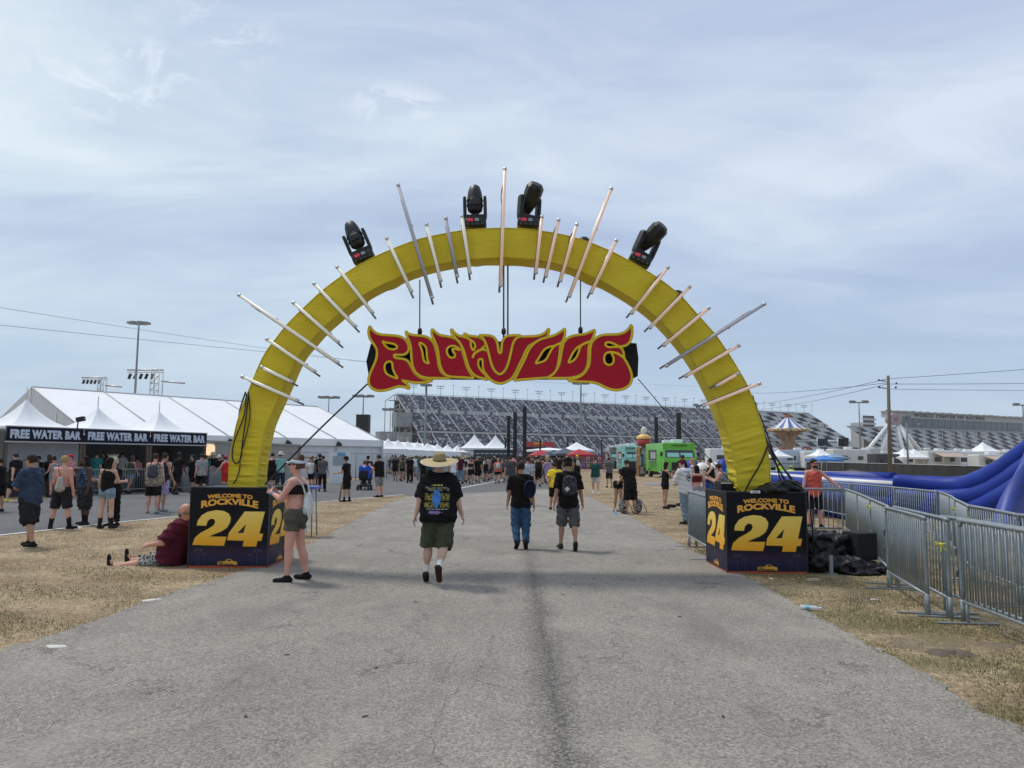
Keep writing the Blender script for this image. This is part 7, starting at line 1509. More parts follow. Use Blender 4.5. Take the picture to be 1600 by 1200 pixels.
# ---- right side: black wall, vehicles, rides
wp = [Vector((25.0, 36, 0)), Vector((26.5, 42, 0)), Vector((33.8, 69, 0)), Vector((42, 105, 0)), Vector((51, 150, 0))]
b = MB()
for i in range(len(wp) - 1):
    n = int((wp[i + 1] - wp[i]).length / .5)
    for k in range(n):
        p, q = wp[i].lerp(wp[i + 1], k / n), wp[i].lerp(wp[i + 1], (k + 1) / n); s0, s1 = .02 * math.sin(k * .9), .02 * math.sin((k + 1) * .9)
        b.quad(p + Vector((s0 * 2, 0, 0)), q + Vector((s1 * 2, 0, 0)), q + Vector((s1, 0, 1.42 + s1)), p + Vector((s0, 0, 1.42 + s0)))
t = b.build('screened_fence', mat('black_mesh', (.012, .012, .012), .85, var=.3, vscale=1)); tag(t, 'low black screened fence running behind the blue slide', 'fence')
MB().tube([p + Vector((0, 0, 1.44)) for p in wp], .025, 5).build('top_rail', M_alu, t)
def rv(px, Y, Ln, H, rz, body, label, kind=0):
    c = P(px, 720, Y); t = empty('camper_van' if kind == 2 else 'travel_trailer', (c.x, Y, 0), rz); tag(t, label, 'camper', 'campers parked behind the black fence')
    if kind == 2: MB().add([(0, -1.1, .4), (Ln, -1.1, .4), (Ln, -1.1, 1.3), (Ln - .9, -1.1, 2.0), (Ln - .6, -1.1, H), (0, -1.1, H), (0, 1.1, .4), (Ln, 1.1, .4), (Ln, 1.1, 1.3), (Ln - .9, 1.1, 2.0), (Ln - .6, 1.1, H), (0, 1.1, H)], [(0, 1, 2, 3, 4, 5), (6, 11, 10, 9, 8, 7), (0, 6, 7, 1), (1, 7, 8, 2), (2, 8, 9, 3), (3, 9, 10, 4), (4, 10, 11, 5), (5, 11, 6, 0)]).build('body', body, t, bevel=.06)
    else: MB().box((Ln / 2, 0, H / 2 + .25), (Ln, 2.4, H - .45)).build('body', body, t, bevel=.18)
    MB().box((Ln * .28, -1.225, H * .62), (Ln * .20, .04, .62)).build('window', M_glass, t, bevel=.015); MB().box((Ln * .72, -1.225, H * .62), (Ln * .14, .04, .55)).build('window', M_glass, t, bevel=.015)
    MB().box((Ln * .52, -1.225, H * .5), (.7, .03, 1.7)).build('door', mat('rv_door', (.62, .62, .61), .5), t); MB().box((Ln / 2, -1.22, H * .36), (Ln * .94, .03, .16)).build('stripe', mat('rv_stripe', (.22, .24, .28), .5), t)
    MB().box((Ln * .5, 0, H + .2), (1.0, .8, .3)).build('roof_unit', M_white, t, bevel=.06)
    if kind == 1: b = MB(); b.add([(Ln * .15, -1.25, H * .92), (Ln * .9, -1.25, H * .92), (Ln * .9, -3.2, H * .74), (Ln * .15, -3.2, H * .74)], [(0, 1, 2, 3)]); [b.tube([(x, -3.2, 0), (x, -3.2, H * .74)], .03, 5) for x in (Ln * .15, Ln * .9)]; b.build('awning', mat('awning_tan', (.42, .33, .27), .8), t)
    for x in (Ln * .4, Ln * .52): MB().tube([(x, -1.15, .35), (x, -.9, .35)], .35, 14).build('wheel', mat('tyre', (.015, .015, .015), .9), t)
RV = mat('rv_cream', (.62, .62, .60), .5, var=.05, vscale=1); RV2 = mat('rv_white', (.70, .71, .72), .45, var=.05, vscale=1); RV3 = mat('rv_grey', (.45, .47, .49), .5); RV4 = mat('rv_blue', (.40, .48, .58), .5)
for a in ((1212, 118, 7.0, 3.2, 6, RV4, 'pale blue grey trailer under the carousel', 0), (1253, 116, 5.4, 3.0, -4, RV2, 'white trailer just right of the carousel post', 0), (1296, 112, 5.6, 3.3, 3, RV, 'cream trailer with dark window left of the wooden pole', 0), (1343, 118, 3.4, 3.4, 0, RV3, 'short grey camper directly left of the wooden pole', 2),
          (1362, 104, 4.0, 2.6, 6, mat('rv_dark', (.05, .05, .055), .4), 'dark van right at the foot of the wooden pole', 2), (1402, 120, 5.2, 3.0, 4, RV2, 'white trailer behind the big wheel legs', 1), (1442, 108, 5.0, 3.1, 8, RV, 'cream trailer with awning, below the lettered building', 1), (1482, 112, 5.4, 3.1, -3, RV2, 'white trailer with dark window, fourth right of the wooden pole', 0),
          (1520, 104, 5.0, 2.6, 5, RV, 'low trailer with tan awning near the rising blue slide', 1), (1555, 116, 6.5, 3.1, 0, RV3, 'grey trailer farthest right behind the blue slide', 0), (1232, 150, 6.0, 3.6, 3, RV2, 'tall white coach behind the carousel', 2), (1325, 150, 6.5, 3.8, -4, RV2, 'tall white coach between carousel and wooden pole', 2), (1422, 150, 7, 3.9, 3, RV3, 'tall grey coach in the second row', 2), (1470, 150, 7, 3.8, 5, RV2, 'tall white coach in the second row', 2), (1180, 120, 6, 3.2, 0, RV3, 'grey trailer hidden behind the right arch leg', 0), (1540, 150, 8, 3.7, -3, RV2, 'long white coach in the second row, far right', 0),
          (1105, 110, 5.5, 3.2, 4, RV2, 'white trailer between green truck and right arch leg', 0)):
    rv(a[0], a[1], a[2], a[3], R(a[4]), a[5], a[6], a[7])
for (px, Y, w_, e, pk, m, lb) in ((1216, 112, 3, 2.2, 3.2, M_tent, 'white canopy under the carousel'), (1281, 108, 3, 2.3, 3.3, M_tent, 'white canopy right of the carousel'), (1287, 90, 3, 1.8, 2.3, mat('tent_blue', (.05, .2, .55), .7), 'low bright blue canopy behind the black fence'), (1412, 104, 3.4, 2.2, 3.4, M_tent, 'white peaked canopy right of the wooden pole'), (1428, 108, 3.2, 2.2, 3.4, M_tent, 'second white peaked canopy right of the wooden pole'), (1536, 130, 4, 3.4, 5.0, M_tent, 'white peaked canopy beside the slide, below the building'), (1302, 100, 2.8, 2.1, 2.6, mat('tent_bluegrey', (.2, .3, .45), .7), 'blue grey canopy behind the black fence')):
    popup('canopy', P(px, 700, Y), w_, e, pk, m, lb, 'canopies in the camping field', R(15), .6, .25, fin=False)
# swing carousel
c = P(1232, 700, 125); t = empty('swing_carousel', (c.x, 125, 0)); tag(t, 'swing carousel with blue and white striped conical top and orange crown', 'carousel')
zt = lambda y: P(1232, y, 125).z
stripe = [mat('car_blue', (.07, .11, .36), .5), mat('car_white', (.72, .70, .65), .5)]
b = MB(); n = 20; z0, z1 = zt(671), zt(652); rr = 3.1
for k in range(n):
    a, a2 = 2 * math.pi * k / n, 2 * math.pi * (k + 1) / n
    for j in range(5):
        f0, f1 = j / 5, (j + 1) / 5; R0, R1 = rr * (1 - f0) + .3 * f0, rr * (1 - f1) + .3 * f1; q = lambda f: z0 + (z1 - z0) * (f ** 1.25)
        b.quad((R0 * math.cos(a), R0 * math.sin(a), q(f0)), (R0 * math.cos(a2), R0 * math.sin(a2), q(f0)), (R1 * math.cos(a2), R1 * math.sin(a2), q(f1)), (R1 * math.cos(a), R1 * math.sin(a), q(f1)), k % 2)
b.build('striped_roof', stripe, t)
b = MB(); [b.lathe([(.0, -.28), (.42, -.26), (.48, 0), (.40, .2), (0, .26)], (rr * math.cos(2 * math.pi * k / 16), rr * math.sin(2 * math.pi * k / 16), z0 - .08), 8, M=Matrix.Rotation(2 * math.pi * k / 16, 3, 'Z') @ Matrix.Diagonal((.35, 1.25, 1))) for k in range(16)]
b.build('rounding_boards', mat('car_cream', (.50, .36, .20), .5, var=.5, vscale=2), t)
MB().lathe([(0, z0 - .1), (rr * .9, z0 - .12), (1.6, z0 - .9), (1.2, z0 - 1.2), (1.1, z0 - 2.6), (1.35, z0 - 3.2), (1.2, 0)], (0, 0, 0), 16).build('centre_column', mat('car_brown', (.28, .17, .10), .5, var=.6, vscale=1.4), t)
MB().lathe([(.3, z1 - .05), (.42, z1 + .1), (.35, z1 + .35), (.5, z1 + .45), (0, z1 + .5)], (0, 0, 0), 12).build('crown', mat('car_orange', (.55, .13, .05), .5), t)
b = MB(); [b.tube([(rr * .95 * math.cos(a), rr * .95 * math.sin(a), z0 - .2), (rr * math.cos(a), rr * math.sin(a), z0 - 3.0)], .012, 4) for a in [2 * math.pi * k / 16 for k in range(16)]]; b.build('swing_chains', M_alu, t)
for k in range(16): a = 2 * math.pi * k / 16; MB().box((rr * math.cos(a), rr * math.sin(a), z0 - 3.1), (.35, .35, .3)).build('swing_seat', mat('car_orange', (.55, .13, .05), .5), t)
MB().lathe([(3.4, 0), (3.4, .4), (0, .4)], (0, 0, 0), 24).build('platform', M_grey, t)
# half built big wheel: hub and legs
hub = P(1396, 655, 165); t = empty('ferris_wheel', (hub.x, 165, 0)); tag(t, 'white slanting support legs and hub of an unfinished big wheel', 'ride')
for i, (px, dy) in enumerate(((1332, -3), (1367, -3), (1381, 3), (1418, -3), (1442, -3), (1462, 3))):
    f = P(px, 722, 165 + dy); MB().tube([(-.3 if i < 3 else .3, dy * .1, hub.z), (f.x - hub.x, dy, 0)], [.34, .44], 8).build('support_leg', M_white, t)
MB().tube([(0, -1.2, hub.z), (0, 1.2, hub.z)], 1.3, 18).build('hub', mat('hub_grey', (.35, .28, .30), .5), t); MB().tube([(0, -1.35, hub.z), (0, -1.2, hub.z)], .4, 12).build('hub_cap', mat('hub_red', (.30, .16, .18), .5), t)
for (px, y0, Y, lb, col) in ((1309, 684, 120, 'black printed flag flying behind the carousel', (.02, .02, .025)), (1277, 684, 124, 'dark navy flag left of the black one', (.03, .04, .07)), (1358, 700, 118, 'small red and white flag by the wooden pole', (.4, .12, .12))):
    c = P(px, y0, Y); t = MB().tube([(c.x, Y, 0), (c.x, Y, c.z)], .04, 6).build('flag_pole', M_alu); b = MB(); b.grid(lambda u, v_: Vector((c.x + u * (1.7 if px != 1358 else .7), Y + .12 * math.sin(u * 7), c.z - .1 - v_ * 1.2 - .15 * u * math.sin(u * 5))), 10, 4); b.build('flag_cloth', mat('flag_%d' % px, col, .8, var=.6, vscale=2.2), t); tag(t, lb, 'flag', 'flags in the camping field')
# chain link fence by the marquee
f0, f1 = G(418, 760), G(625, 746); dd = f1 - f0; n = 7
M_link = mat('chain_link', (.35, .36, .37), .5, .5, alpha=.16)
for k in range(n):
    p, q = f0.lerp(f1, k / n), f0.lerp(f1, (k + 1) / n); t = MB().tube([p, p + Vector((0, 0, 1.95)), q + Vector((0, 0, 1.95)), q], .03, 6).build('fence_panel', M_steel)
    MB().quad(p + Vector((0, .01, .05)), q + Vector((0, .01, .05)), q + Vector((0, .01, 1.93)), p + Vector((0, .01, 1.93))).build('wire_mesh', M_link, t); tag(t, 'chain link fence panel before the marquee, ' + ['closest to the arch leg', 'second from the arch leg', 'third from the arch leg', 'fourth, by the rack', 'fifth, near the scooter', 'sixth, before the curtain', 'last one, at the crowd'][k], 'fence panel', 'chain link fence panels before the marquee')
c = G(527, 757); t = MB().box((c.x, c.y + .5, 1.0), (1.3, .06, 1.9)).build('information_board', M_tentside); MB().box((c.x, c.y + .45, 1.45), (.8, .04, .55)).build('notice', mat('notice_grey', (.3, .34, .36), .6), t); MB().box((c.x + .1, c.y + .45, 1.85), (.5, .04, .2)).build('notice', mat('notice_blue', (.1, .3, .5), .6), t); tag(t, 'white board with blue and grey notices by the fence', 'board')

# thin summer haze over the far field
m = bpy.data.materials.new('haze'); m.use_nodes = True; nt = m.node_tree; nt.nodes.clear(); o_ = N(nt, 'ShaderNodeOutputMaterial'); v_ = N(nt, 'ShaderNodeVolumePrincipled'); v_.inputs['Color'].default_value = (.93, .96, 1, 1); v_.inputs['Density'].default_value = .00011; nt.links.new(v_.outputs[0], o_.inputs['Volume'])
hzb = MB().box((0, 1960, 39), (5200, 4120, 80)).build('haze', m); tag(hzb, 'thin pale haze over the distant grandstand', 'haze', kind='stuff')
# ================================================================== BARRIERS, SLIDE, SMALL THINGS
def barrier_parts(L=2.3, H=1.08, name='crowd_barrier'):
    t = empty(name); r = .021; x0, x1 = -L / 2, L / 2; zb = .22; k = .13
    fr = smooth_loop([(x0, 0, zb + .0), (x0, 0, H - k), (x0 + .018, 0, H - .055), (x0 + .055, 0, H - .018), (x0 + k, 0, H), (x1 - k, 0, H), (x1 - .055, 0, H - .018), (x1 - .018, 0, H - .055), (x1, 0, H - k), (x1, 0, zb)], 4, False)
    b = MB(); b.tube([Vector(p) for p in fr], r, 8); b.tube([(x0, 0, zb), (x1, 0, zb)], r * .9, 8)
    b.tube([(x0, 0, 0.02), (x0, 0, zb + .02)], r * 1.15, 8); b.tube([(x1, 0, .02), (x1, 0, zb + .02)], r * 1.15, 8); b.build('frame', M_steel, t)
    b = MB(); n = 19
    for i in range(1, n + 1): x = x0 + L * i / (n + 1); b.tube([(x, 0, zb), (x, 0, H - (0.0 if .1 < i / (n + 1) < .9 else .02))], .0095, 6)
    b.build('upright_bars', M_steel, t)
    for x in (x0 + .10, x1 - .10):
        b = MB(); b.box((x, 0, .012), (.05, .62, .012)); b.build('foot', M_steel, t); bb = MB(); bb.tube([(x, 0, .015), (x, 0, zb)], .018, 6); bb.build('foot_post', M_steel, t)
    b = MB()
    for z in (.55, .78): b.tube([(x0, -.03, z), (x0 - .035, -.03, z), (x0 - .035, -.03, z - .08)], .012, 6)
    b.build('hook', M_steel, t); return t
B0 = barrier_parts(); tmpl = True
GB = 'steel crowd barriers at the right'; GB2 = 'steel crowd barriers before the water bar'
def barrier(a, b_, label, group=GB, plate=False):
    a, b_ = Vector((*a, 0)), Vector((*b_, 0)); c = copy_tree(B0); c.location = (a + b_) / 2; d = b_ - a; c.rotation_euler = (0, 0, math.atan2(d.y, d.x)); c.scale = (d.length / 2.34, 1, 1); tag(c, label, 'crowd barrier', group); return c
barrier((4.86, 8.45), (4.66, 6.15), 'nearest steel barrier, front row, running out of the picture'); barrier((4.98, 9.0), (4.84, 6.75), 'steel barrier directly behind the nearest one')
barrier((4.84, 6.7), (4.72, 4.4), 'steel barrier at the right edge, second row'); barrier((5.12, 10.6), (4.66, 8.75), 'steel barrier at the front left corner, tied with yellow ribbon'); barrier((5.30, 10.75), (4.80, 8.55), 'steel barrier doubled up behind the ribboned corner one')
P1 = [(5.25, 10.8), (6.0, 12.95), (6.75, 15.1), (7.42, 17.2)]
for i in range(3): barrier(P1[i], P1[i + 1], ['barrier chained onward behind the black bags', 'barrier halfway back in the inner row', 'last barrier of the inner row, by the man in red'][i])
barrier((7.38, 17.25), (5.2, 17.1), 'steel barrier facing the camera, just right of the right box')
P2 = [(5.7, 5.2), (5.95, 7.3), (6.12, 9.4), (6.6, 11.2), (7.45, 13.0), (8.15, 14.4), (8.9, 16.1)]
for i in range(6): barrier(P2[i], P2[i + 1], ['outer row barrier nearest the camera', 'second outer row barrier from the camera', 'outer row barrier below the rising slide', 'outer row barrier with yellow ribbon, middle of the bend', 'outer row barrier behind the ribboned bend', 'outer row barrier at the mouth of the blue tube'][i])
barrier((8.9, 16.2), (9.15, 18.5), 'outer row barrier in front of the blue slide tube'); barrier((9.2, 18.6), (9.2, 20.9), 'outer row barrier along the white edged slide'); barrier((9.2, 21.0), (9.35, 23.3), 'outer row barrier behind the man in red'); barrier((9.4, 23.4), (9.3, 25.6), 'farthest outer row barrier near the hi-vis workers')
barrier((3.52, 15.4), (3.37, 13.2), 'steel barrier behind the left side of the right box'); barrier((3.66, 15.4), (3.52, 13.2), 'second steel barrier hidden behind the right box')
for k in range(4):
    a = WA + wd * (.72 * k + .55) - wpn * .9; b_ = a + wdn * 2.3; barrier((a.x, a.y), (b_.x, b_.y), 'steel barrier before the water bar, ' + ['nearest the arm raised man', 'behind the black haired woman', 'behind the floral tank top', 'close to the right tent'][k], GB2)
a = WA + wd * 2.9 - wpn * .9
t = MB().box((0, 0, .55), (2.4, .04, 1.0)).build('covered_barrier', mat('cover_grey', (.22, .23, .24), .8, var=.2, vscale=1.5, bump=.4, bscale=2)); t.location = (a.x - .3, a.y - .2, 0); t.rotation_euler = (0, 0, wrz); tag(t, 'grey covered barrier at the right end of the water bar', 'barrier'); MB().tube([(-1.2, 0, .05), (-1.2, 0, 1.08), (1.2, 0, 1.08), (1.2, 0, .05)], .025, 6).build('frame', M_steel, t)
for ch in list(B0.children): bpy.data.objects.remove(ch)
bpy.data.objects.remove(B0)
M_ribbon = mat('yellow_ribbon', (.65, .60, .08), .6)
for (p, lb) in (((4.74, 8.62, .80), 'yellow ribbon tied at the front corner barrier'), ((5.95, 12.9, .95), 'yellow ribbon tied on the inner barrier row'), ((7.4, 12.95, .92), 'yellow ribbon tied on the outer barrier bend'), ((6.63, 11.2, .88), 'pale yellow ribbon on the outer barrier corner')):
    p = Vector(p); b = MB(); b.tube([p + Vector((.03 * math.cos(a), .03 * math.sin(a), .01 * math.sin(a * 2))) for a in [k * .7 for k in range(10)]], .012, 5)
    for q in ((-.08, -.05, .02), (.06, -.06, -.10), (.11, -.03, -.02), (-.02, -.07, -.07)): b.tube(smooth_loop([tuple(p), tuple(p + Vector(q) * .5 + Vector((0, 0, .02))), tuple(p + Vector(q))], 3, False), .008, 4)
    tag(b.build('ribbon', M_ribbon), lb, 'ribbon', 'yellow ribbons on the barriers')
# ---- blue inflatable slide
M_inf = mat('inflatable_blue', (.012, .036, .27), .5, var=.12, vscale=1.5, bump=.3, bscale=3, spec=.22); M_infw = mat('inflatable_white', (.70, .71, .74), .4); M_inf2 = mat('inflatable_pale_blue', (.03, .06, .32), .5, var=.1, vscale=2)
sl = empty('inflatable_slide', tuple(P(1500, 770, 19) * Vector((1, 1, 0)))); tag(sl, 'big blue inflatable water slide with stacked tubes rising to the right', 'inflatable slide')
def slk(o): o.parent = sl; o.matrix_parent_inverse = Matrix.Translation(sl.location).inverted(); return o
def big_tube(cs, rs, nm='side_tube', m=M_inf, sub=8):
    q = smooth_loop([(*tuple(P(x, y, Y)), r_) for (x, y, Y), r_ in zip(cs, rs)], sub, False); pts = [Vector(p[:3]) for p in q]; n = len(q)
    r_ = [p[3] * (1 + .012 * math.sin(i * .9)) for i, p in enumerate(q)]
    d = (pts[0] - pts[1]).normalized(); pts = [pts[0] + d * r_[0] * .35] + pts; r_ = [r_[0] * .72] + r_
    return slk(MB().tube(pts, r_, 22).build(nm, m))
big_tube([(1400, 752, 19.6), (1445, 757, 19.2), (1500, 760.5, 18.6), (1533, 753, 18.0), (1568, 736, 17.4), (1604, 711, 16.8), (1660, 668, 16.0), (1760, 590, 15.4), (1900, 480, 15.0)], [.17, .215, .25, .275, .28, .28, .28, .28, .28])
big_tube([(1455, 771, 19.0), (1500, 778, 18.4), (1540, 772, 17.8), (1575, 756, 17.2), (1606, 736, 16.6), (1660, 694, 15.9), (1760, 622, 15.3), (1900, 520, 14.9)], [.13, .22, .265, .285, .29, .29, .29, .29])
big_tube([(1490, 795, 18.6), (1530, 795, 17.9), (1565, 782, 17.2), (1600, 762, 16.5), (1660, 720, 15.8), (1760, 655, 15.2), (1900, 560, 14.8)], [.14, .25, .28, .29, .29, .29, .29])
b = MB(); b.grid(lambda u, v_: P(1545 + 120 * u + 70 * v_ * (1 - u), 830 - 10 * u - v_ * (150 + 40 * u) + 30 * v_ * (1 - u), 15.6) + Vector((0, .9 * u + .25 * math.sin(math.pi * v_), 0)), 12, 12); o = b.build('ramp_sheet', M_inf2); md = o.modifiers.new('s', 'SOLIDIFY'); md.thickness = .3; md.offset = 1; slk(o)
b = MB(); b.tube([P(1577, 806, 15.4), P(1590, 790, 15.35)], .008, 5); slk(b.build('rope_tie', M_cable))
for (ya, yb, r_, m, nm) in ((749, 769, .20, M_inf, 'lane_tube'), (742, 757.5, .085, M_infw, 'white_edge'), (758, 789, .22, M_inf, 'lane_tube')):
    slk(MB().tube([P(1202, ya, 27.0), P(1300, (ya * .45 + yb * .55), 23.2), P(1404, yb, 19.9)], r_, 16).build(nm, m))
slk(MB().tube([P(1202, 742, 29.5), P(1396, 756.5 - 10, 21.5)], .15, 16).build('lane_tube', M_inf)); slk(MB().tube([P(1202, 738, 29.7), P(1396, 752 - 10, 21.7)], .07, 12).build('white_edge', M_infw))
b = MB(); a0, a1, a2, a3 = P(1202, 742, 27.2), P(1404, 757, 20), P(1396, 747, 21.5), P(1202, 738, 29.5); b.quad(a0, a1, a2, a3); slk(b.build('wet_lane', M_inf2))
b = MB(); [b.tube([P(1208 + 14 * k, 752 + 1.4 * k, 26.8 - .5 * k), P(1208 + 14 * k, 790 + 2.6 * k, 26.7 - .5 * k)], .17, 10) for k in range(14)]; slk(b.build('ribbed_side', M_inf))
for k in range(4): big_tube([(1398, 771 + 7 * k, 19.4), (1440, 776 + 8 * k, 19.0), (1490, 786 + 8 * k, 18.6)], [.11, .13, .12], 'lower_tube')
# spray
m = bpy.data.materials.new('water_spray'); m.use_nodes = True; nt = m.node_tree; nt.nodes.clear(); o_ = N(nt, 'ShaderNodeOutputMaterial'); v_ = N(nt, 'ShaderNodeVolumePrincipled'); v_.inputs['Color'].default_value = (1, 1, 1, 1); v_.inputs['Density'].default_value = 1.0; nt.links.new(v_.outputs[0], o_.inputs['Volume'])
b = MB(); b.tube([P(1386, 749, 21.2), P(1360, 742, 21.6), P(1330, 738, 22), P(1300, 740, 22.4)], [.012, .07, .10, .015], 12); tag(b.build('water_spray', m), 'fine water spray jetting over the slide lane', 'water spray', kind='stuff')
# blue wavy inflatable and white balls behind the jersey
c0 = P(1072, 725, 34); b = MB()
def wavef(u, v_):
    x = u * 2.4; return Vector((c0.x + x, 34 + .5 * math.cos(math.pi * v_), (1.45 + .30 * math.sin(u * 11 + .4)) * math.sin(math.pi * v_) ** .5))
b.grid(wavef, 40, 12); tag(b.build('wavy_inflatable', M_inf), 'low wavy topped blue inflatable wall behind the jersey', 'inflatable')
for (px, py, lb) in ((1097, 737, 'white inflatable ball left of the blue jeans'), (1115, 736, 'white inflatable ball right of the blue jeans')):
    c = P(px, py, 30); b = MB(); b.lathe([(0, -.30)] + [(.30 * math.cos(a), .36 * math.sin(a)) for a in [R(-80 + 16 * k) for k in range(11)]] + [(0, .36)], c, 18); t = b.build('inflatable_ball', M_infw); MB().box(c + Vector((.02, -.29, .08)), (.08, .03, .05)).build('print', M_cable, t); MB().tube([Vector((c.x, c.y, 0)), c + Vector((0, 0, -.3))], .12, 10).build('base_post', M_infw, t); tag(t, lb, 'inflatable ball', 'white inflatable balls')
c = G(1050, 757); tag(MB().box((c.x, c.y, .012), (3.6, 2.0, .02)).build('mat', mat('mat_blue', (.16, .22, .32), .7)), 'blue grey mat on the grass before the green truck', 'mat')
# ---- black bags, cases and cables beside the right box
def blob_mesh(name, ells, h, amp, m, parent=None):
    E_ = np.array([e[0] for e in ells]); Rr = np.array([max(e[1]) for e in ells]); F = Field((E_ - Rr[:, None]).min(0) - .1, (E_ + Rr[:, None]).max(0) + .1, h)
    for c_, r_ in ells: F.ell(c_, r_, .05)
    X, Y, Z = [F.lo[k] + h * np.arange(F.n[k]) for k in range(3)]; X = X[:, None, None]; Y = Y[None, :, None]; Z = Z[None, None, :]
    F.F += (amp * (np.abs(np.sin(X * 9 + 4 * np.sin(Z * 7 + Y * 5))) * 1.5 - 1 + np.sin(X * 23 + 5 * np.sin(Z * 9)) * np.sin(Y * 19 + X * 7) + .7 * np.sin(Z * 37 + X * 21 + 3 * np.sin(Y * 11)) + .5 * np.sin(X * 61 + Z * 33))).astype(np.float32); F.plane((0, 0, 0.004), (0, 0, -1)); me = F.mesh(name); me.materials.append(m); return mesh_obj(name, me, parent)
M_plastic = mat('black_plastic_sheet', (.005, .005, .006), .45, bump=.7, bscale=7, spec=.3)
cb = G(1300, 897); X0, Y0 = cb.x, cb.y + .4
t = blob_mesh('covered_generator', [((X0 + .10, Y0 + .25, .26), (.52, .34, .27)), ((X0 - .02, Y0 + .25, .50), (.44, .26, .10)), ((X0 + .32, Y0 + .2, .46), (.22, .26, .10))], .016, .013, M_plastic); tag(t, 'heap covered with shiny black plastic sheet beside the right box', 'covered heap')
t = blob_mesh('bin_bag', [((X0 + .25, Y0 - .28, .12), (.34, .22, .14)), ((X0 - .10, Y0 - .22, .15), (.28, .18, .15)), ((X0 + .62, Y0 - .30, .06), (.32, .16, .10)), ((X0 + .42, Y0 - .40, .03), (.30, .20, .05))], .015, .014, M_plastic); tag(t, 'crumpled black plastic bag on the grass in front of the covered heap', 'bag')
t = MB().box((X0 + .66, Y0 + .1, .38), (.34, .42, .42), rz=R(14)).build('black_case', M_blackcloth, bevel=.03); MB().box((X0 + .66, Y0 + .1, .08), (.3, .36, .14), rz=R(14)).build('case_base', M_black, t); tag(t, 'square black case at the barrier end of the covered heap', 'case')
b = MB(); b.box((X0 - .02, Y0 - .42, .14), (.05, .05, .28)); b.box((X0 - .02, Y0 - .42, .01), (.14, .14, .02)); tag(b.build('steel_stake', M_steel), 'short steel stake in front of the black bags', 'stake')
for k in range(6):
    a = Vector((xr + .60, 11.5 + .16 * k, 1.15 - .05 * k)); b_ = Vector((X0 - .25 + .06 * k, Y0 - .2 + .08 * k, .08)); cable('loose_cable', [a, a.lerp(b_, .35) + Vector((.03 * math.sin(k * 2), 0, -.15)), a.lerp(b_, .7) + Vector((.05 * math.cos(k), 0, -.10)), b_], .010, 'black cable sagging from the right box down to the bags', grp='cables sagging beside the right box')
t = blob_mesh('cable_heap', [((xr + .30, 12.1, 1.27), (.32, .25, .10)), ((xr + .10, 11.9, 1.25), (.24, .18, .07)), ((xr + .5, 12.3, 1.28), (.2, .3, .12))], .016, .012, M_plastic); tag(t, 'heap of black cables and sheet on top of the right box', 'cable heap')
MB().tube(smooth_loop([(xr + .1, 11.75, 1.27), (xr + .3, 11.85, 1.40), (xr + .5, 11.95, 1.36), (xr + .58, 11.8, 1.26), (xr + .4, 11.7, 1.30)], 6, False), .014, 6).build('coil', M_cable, t)
t = MB().box((xr - .28, 12.6, 1.28), (.5, .4, .16)).build('flight_case', M_blackcloth, bevel=.015); MB().box((xr - .28, 12.39, 1.34), (.5, .01, .02)).build('case_edge', M_alu, t); tag(t, 'black flat case on top of the right box, behind the arch leg', 'case')
t = MB().box((xr - .34, 11.27, 1.25), (.13, .05, .035)).build('label_plate', M_white); MB().box((xr - .34, 11.243, 1.25), (.09, .006, .012)).build('print', M_dgrey, t); tag(t, 'small white label plate on the front edge of the right box', 'label')
tag(MB().box((xr + .42, 11.15, .02), (.15, .07, .03), rz=.1).build('wood_scrap', mat('wood_pale', (.5, .42, .3), .8)), 'small pale wood scrap at the right front corner of the box', 'wood scrap')
# ---- waste stand with clear bag behind the woman
c = G(478, 842); t = empty('waste_stand', (c.x - .22, c.y + .55, 0)); tag(t, 'waste bin stand with blue lid and clear bag behind the woman in the visor', 'bin')
b = MB(); [b.tube([(x, y, 0), (x * .85, y * .85, 1.0)], .015, 6) for x in (-.25, .25) for y in (-.22, .22)]; b.build('frame', M_steel, t)
MB().box((0, 0, 1.04), (.62, .55, .06)).build('lid', mat('lid_blue', (.06, .10, .42), .4), t, bevel=.01); MB().box((-.55, .1, 1.05), (.45, .4, .05)).build('tray', mat('tray_grey', (.45, .47, .5), .3), t)
blob_mesh('clear_bag', [((0, 0, .62), (.22, .20, .36)), ((0, 0, .25), (.17, .16, .2))], .02, .010, clearbag, t)
# ---- bits on the ground
def bottle(loc, rz, lying, label, crushed=True, grp=None):
    b = MB(); M_ = Matrix.Rotation(rz, 3, 'Z') @ (Matrix.Rotation(R(90), 3, 'Y') if lying else Matrix.Identity(3)); pr = [(0, 0), (.033, .003), (.035, .02), (.031, .05), (.035, .08), (.030, .11), (.034, .14), (.030, .165), (.014, .195), (.013, .21)]
    c = Vector(loc) + (Vector((0, 0, .035)) if lying else Vector((0, 0, 0))); b.lathe(pr, c, 14, M=M_ @ (Matrix.Diagonal((.7, 1, 1)) if crushed else Matrix.Identity(3))); t = b.build('plastic_bottle', mat('bottle_plastic', (.72, .78, .82), .12, alpha=.6, spec=.6))
    b = MB(); b.lathe([(.0355, .06), (.0360, .10)], c, 14, M=M_ @ (Matrix.Diagonal((.7, 1, 1)) if crushed else Matrix.Identity(3))); b.build('bottle_label', mat('label_blue', (.15, .45, .65), .5), t)
    b = MB(); b.lathe([(.0, .232), (.015, .23), (.015, .208)], c, 10, M=M_); b.build('bottle_cap', M_white, t); tag(t, label, 'bottle', grp); return t
p = G(1264, 953); bottle((p.x - .1, p.y, .0), R(-20), True, 'crushed plastic bottle lying on the grass at the road edge'); p = G(962, 806); bottle((p.x, p.y, 0), 0, False, 'clear water bottle standing at the road edge near the bending woman', False)
M_paper = mat('paper', (.62, .60, .55), .8)
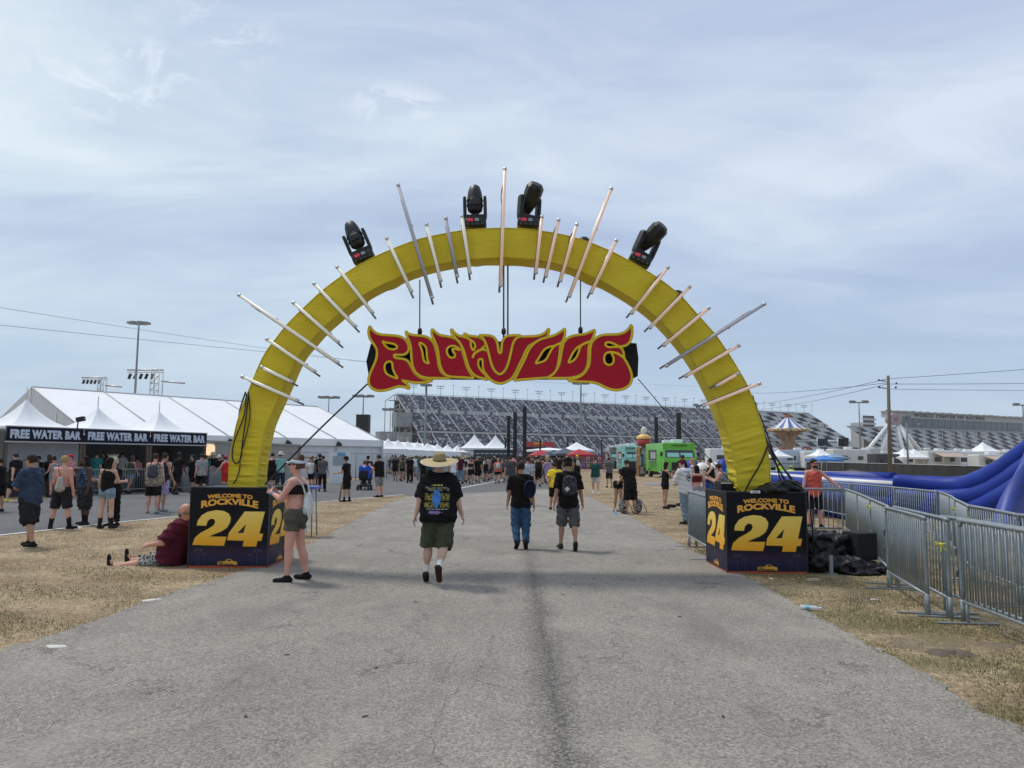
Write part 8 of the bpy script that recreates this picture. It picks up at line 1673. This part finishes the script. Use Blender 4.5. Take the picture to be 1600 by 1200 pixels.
for i, (px, py, w_, lb) in enumerate(((88, 1012, .16, 'pale stone chip at the left road edge, nearer the camera'), (236, 939, .18, 'pale stone chip at the left road edge, farther along'), (120, 826, .30, 'white litter on the kerb below the boots'), (1004, 760, .25, 'white paper on the grass before the green truck'), (1024, 762, .18, 'small white paper right of the other one'), (1040, 890, .0, ''), (1205, 905, .07, 'tiny white litter scrap on the grass by the right box'), (1018, 760, .0, ''), (1365, 938, .08, 'white scrap on the grass near the black bags'))):
    if not w_: continue
    p = G(px, py); b = MB(); b.lathe([(0, .016), (w_ * .5, .012), (w_ * .62, .0)], (p.x, p.y, .006), 7, M=Matrix.Rotation(i * .8, 3, 'Z') @ Matrix.Diagonal((1, .45, 1)), modr=lambda k: 1 + .25 * math.sin(k * 2.7 + i)); tag(b.build('litter', M_paper), lb, 'litter', 'litter on the ground')
# twigs and dark flecks on the road, clumps on the verge
for i, (px, py) in enumerate(((898 - 450, 1025), (588, 1046), (880, 930), (1040 - 470, 1122), (384, 1122), (650, 942), (1130, 1122), (1062, 965))):
    p = G(px, py); b = MB(); b.lathe([(0, .008), (.022, .006), (.030, 0)], (p.x, p.y, .009), 6, M=Matrix.Rotation(i * 1.3, 3, 'Z') @ Matrix.Diagonal((1, .4, 1))); tag(b.build('leaf_scrap', mat('leaf_dark', (.05, .045, .04), .9)), 'small dark leaf scrap lying on the asphalt', 'leaf', 'dark leaf scraps on the asphalt')
p = G(1475, 1022); b = MB()
for k in range(7): b.lathe([(0, .035), (.05, .028), (.09, .0)], (p.x + random.uniform(-.18, .18), p.y + random.uniform(-.06, .06), 0), 8, modr=lambda q: random.uniform(.7, 1.2))
tag(b.build('soil_clod', mat('soil_dark', (.13, .10, .075), .95, bump=.8, bscale=30)), 'small dark dirt mound on the right verge', 'dirt mound')
# backpacks and shoes on the grass
for (px, py, lb, ex) in ((997, 803, 'black and white backpack standing behind the man in black', .24), (975, 803, 'patterned backpack between the two bending people', .2)):
    p = G(px, py); t = blob_mesh('backpack', [((p.x, p.y + .1, .24), (.15, .11, .24)), ((p.x, p.y + .0, .15), (.11, .07, .13))], .02, .004, camo('bag_bw%d' % px, [(.01, .01, .01), (.02, .02, .02), (.3, .3, .3), (.01, .01, .01), (.1, .1, .1)], 14)); MB().tube(smooth_loop([(p.x + .1, p.y, .42), (p.x + .22, p.y - .05, .2), (p.x + .26, p.y - .05, .03)], 4, False), .012, 5).build('strap', M_cable, t); tag(t, lb, 'backpack')
for (px, py, lb) in ((1048, 793, 'pair of dark shoes lying right of the woman in the romper'), (1062, 791, 'dark bag on the grass left of the white jersey')):
    p = G(px, py); t = blob_mesh('shoe_pile' if px < 1050 else 'handbag', [((p.x, p.y, .06), (.16, .09, .06)), ((p.x + .12, p.y + .05, .10 if px > 1050 else .05), (.10, .08, .13 if px > 1050 else .05))], .02, .004, cloth((.03, .025, .025))); tag(t, lb, 'shoes' if px < 1050 else 'bag')
p = G(1073, 807); t = blob_mesh('red_bag', [((p.x, p.y, .12), (.10, .08, .12))], .02, .004, cloth((.6, .06, .05))); tag(t, 'small bright red bag on the grass behind the pale jeans', 'bag')
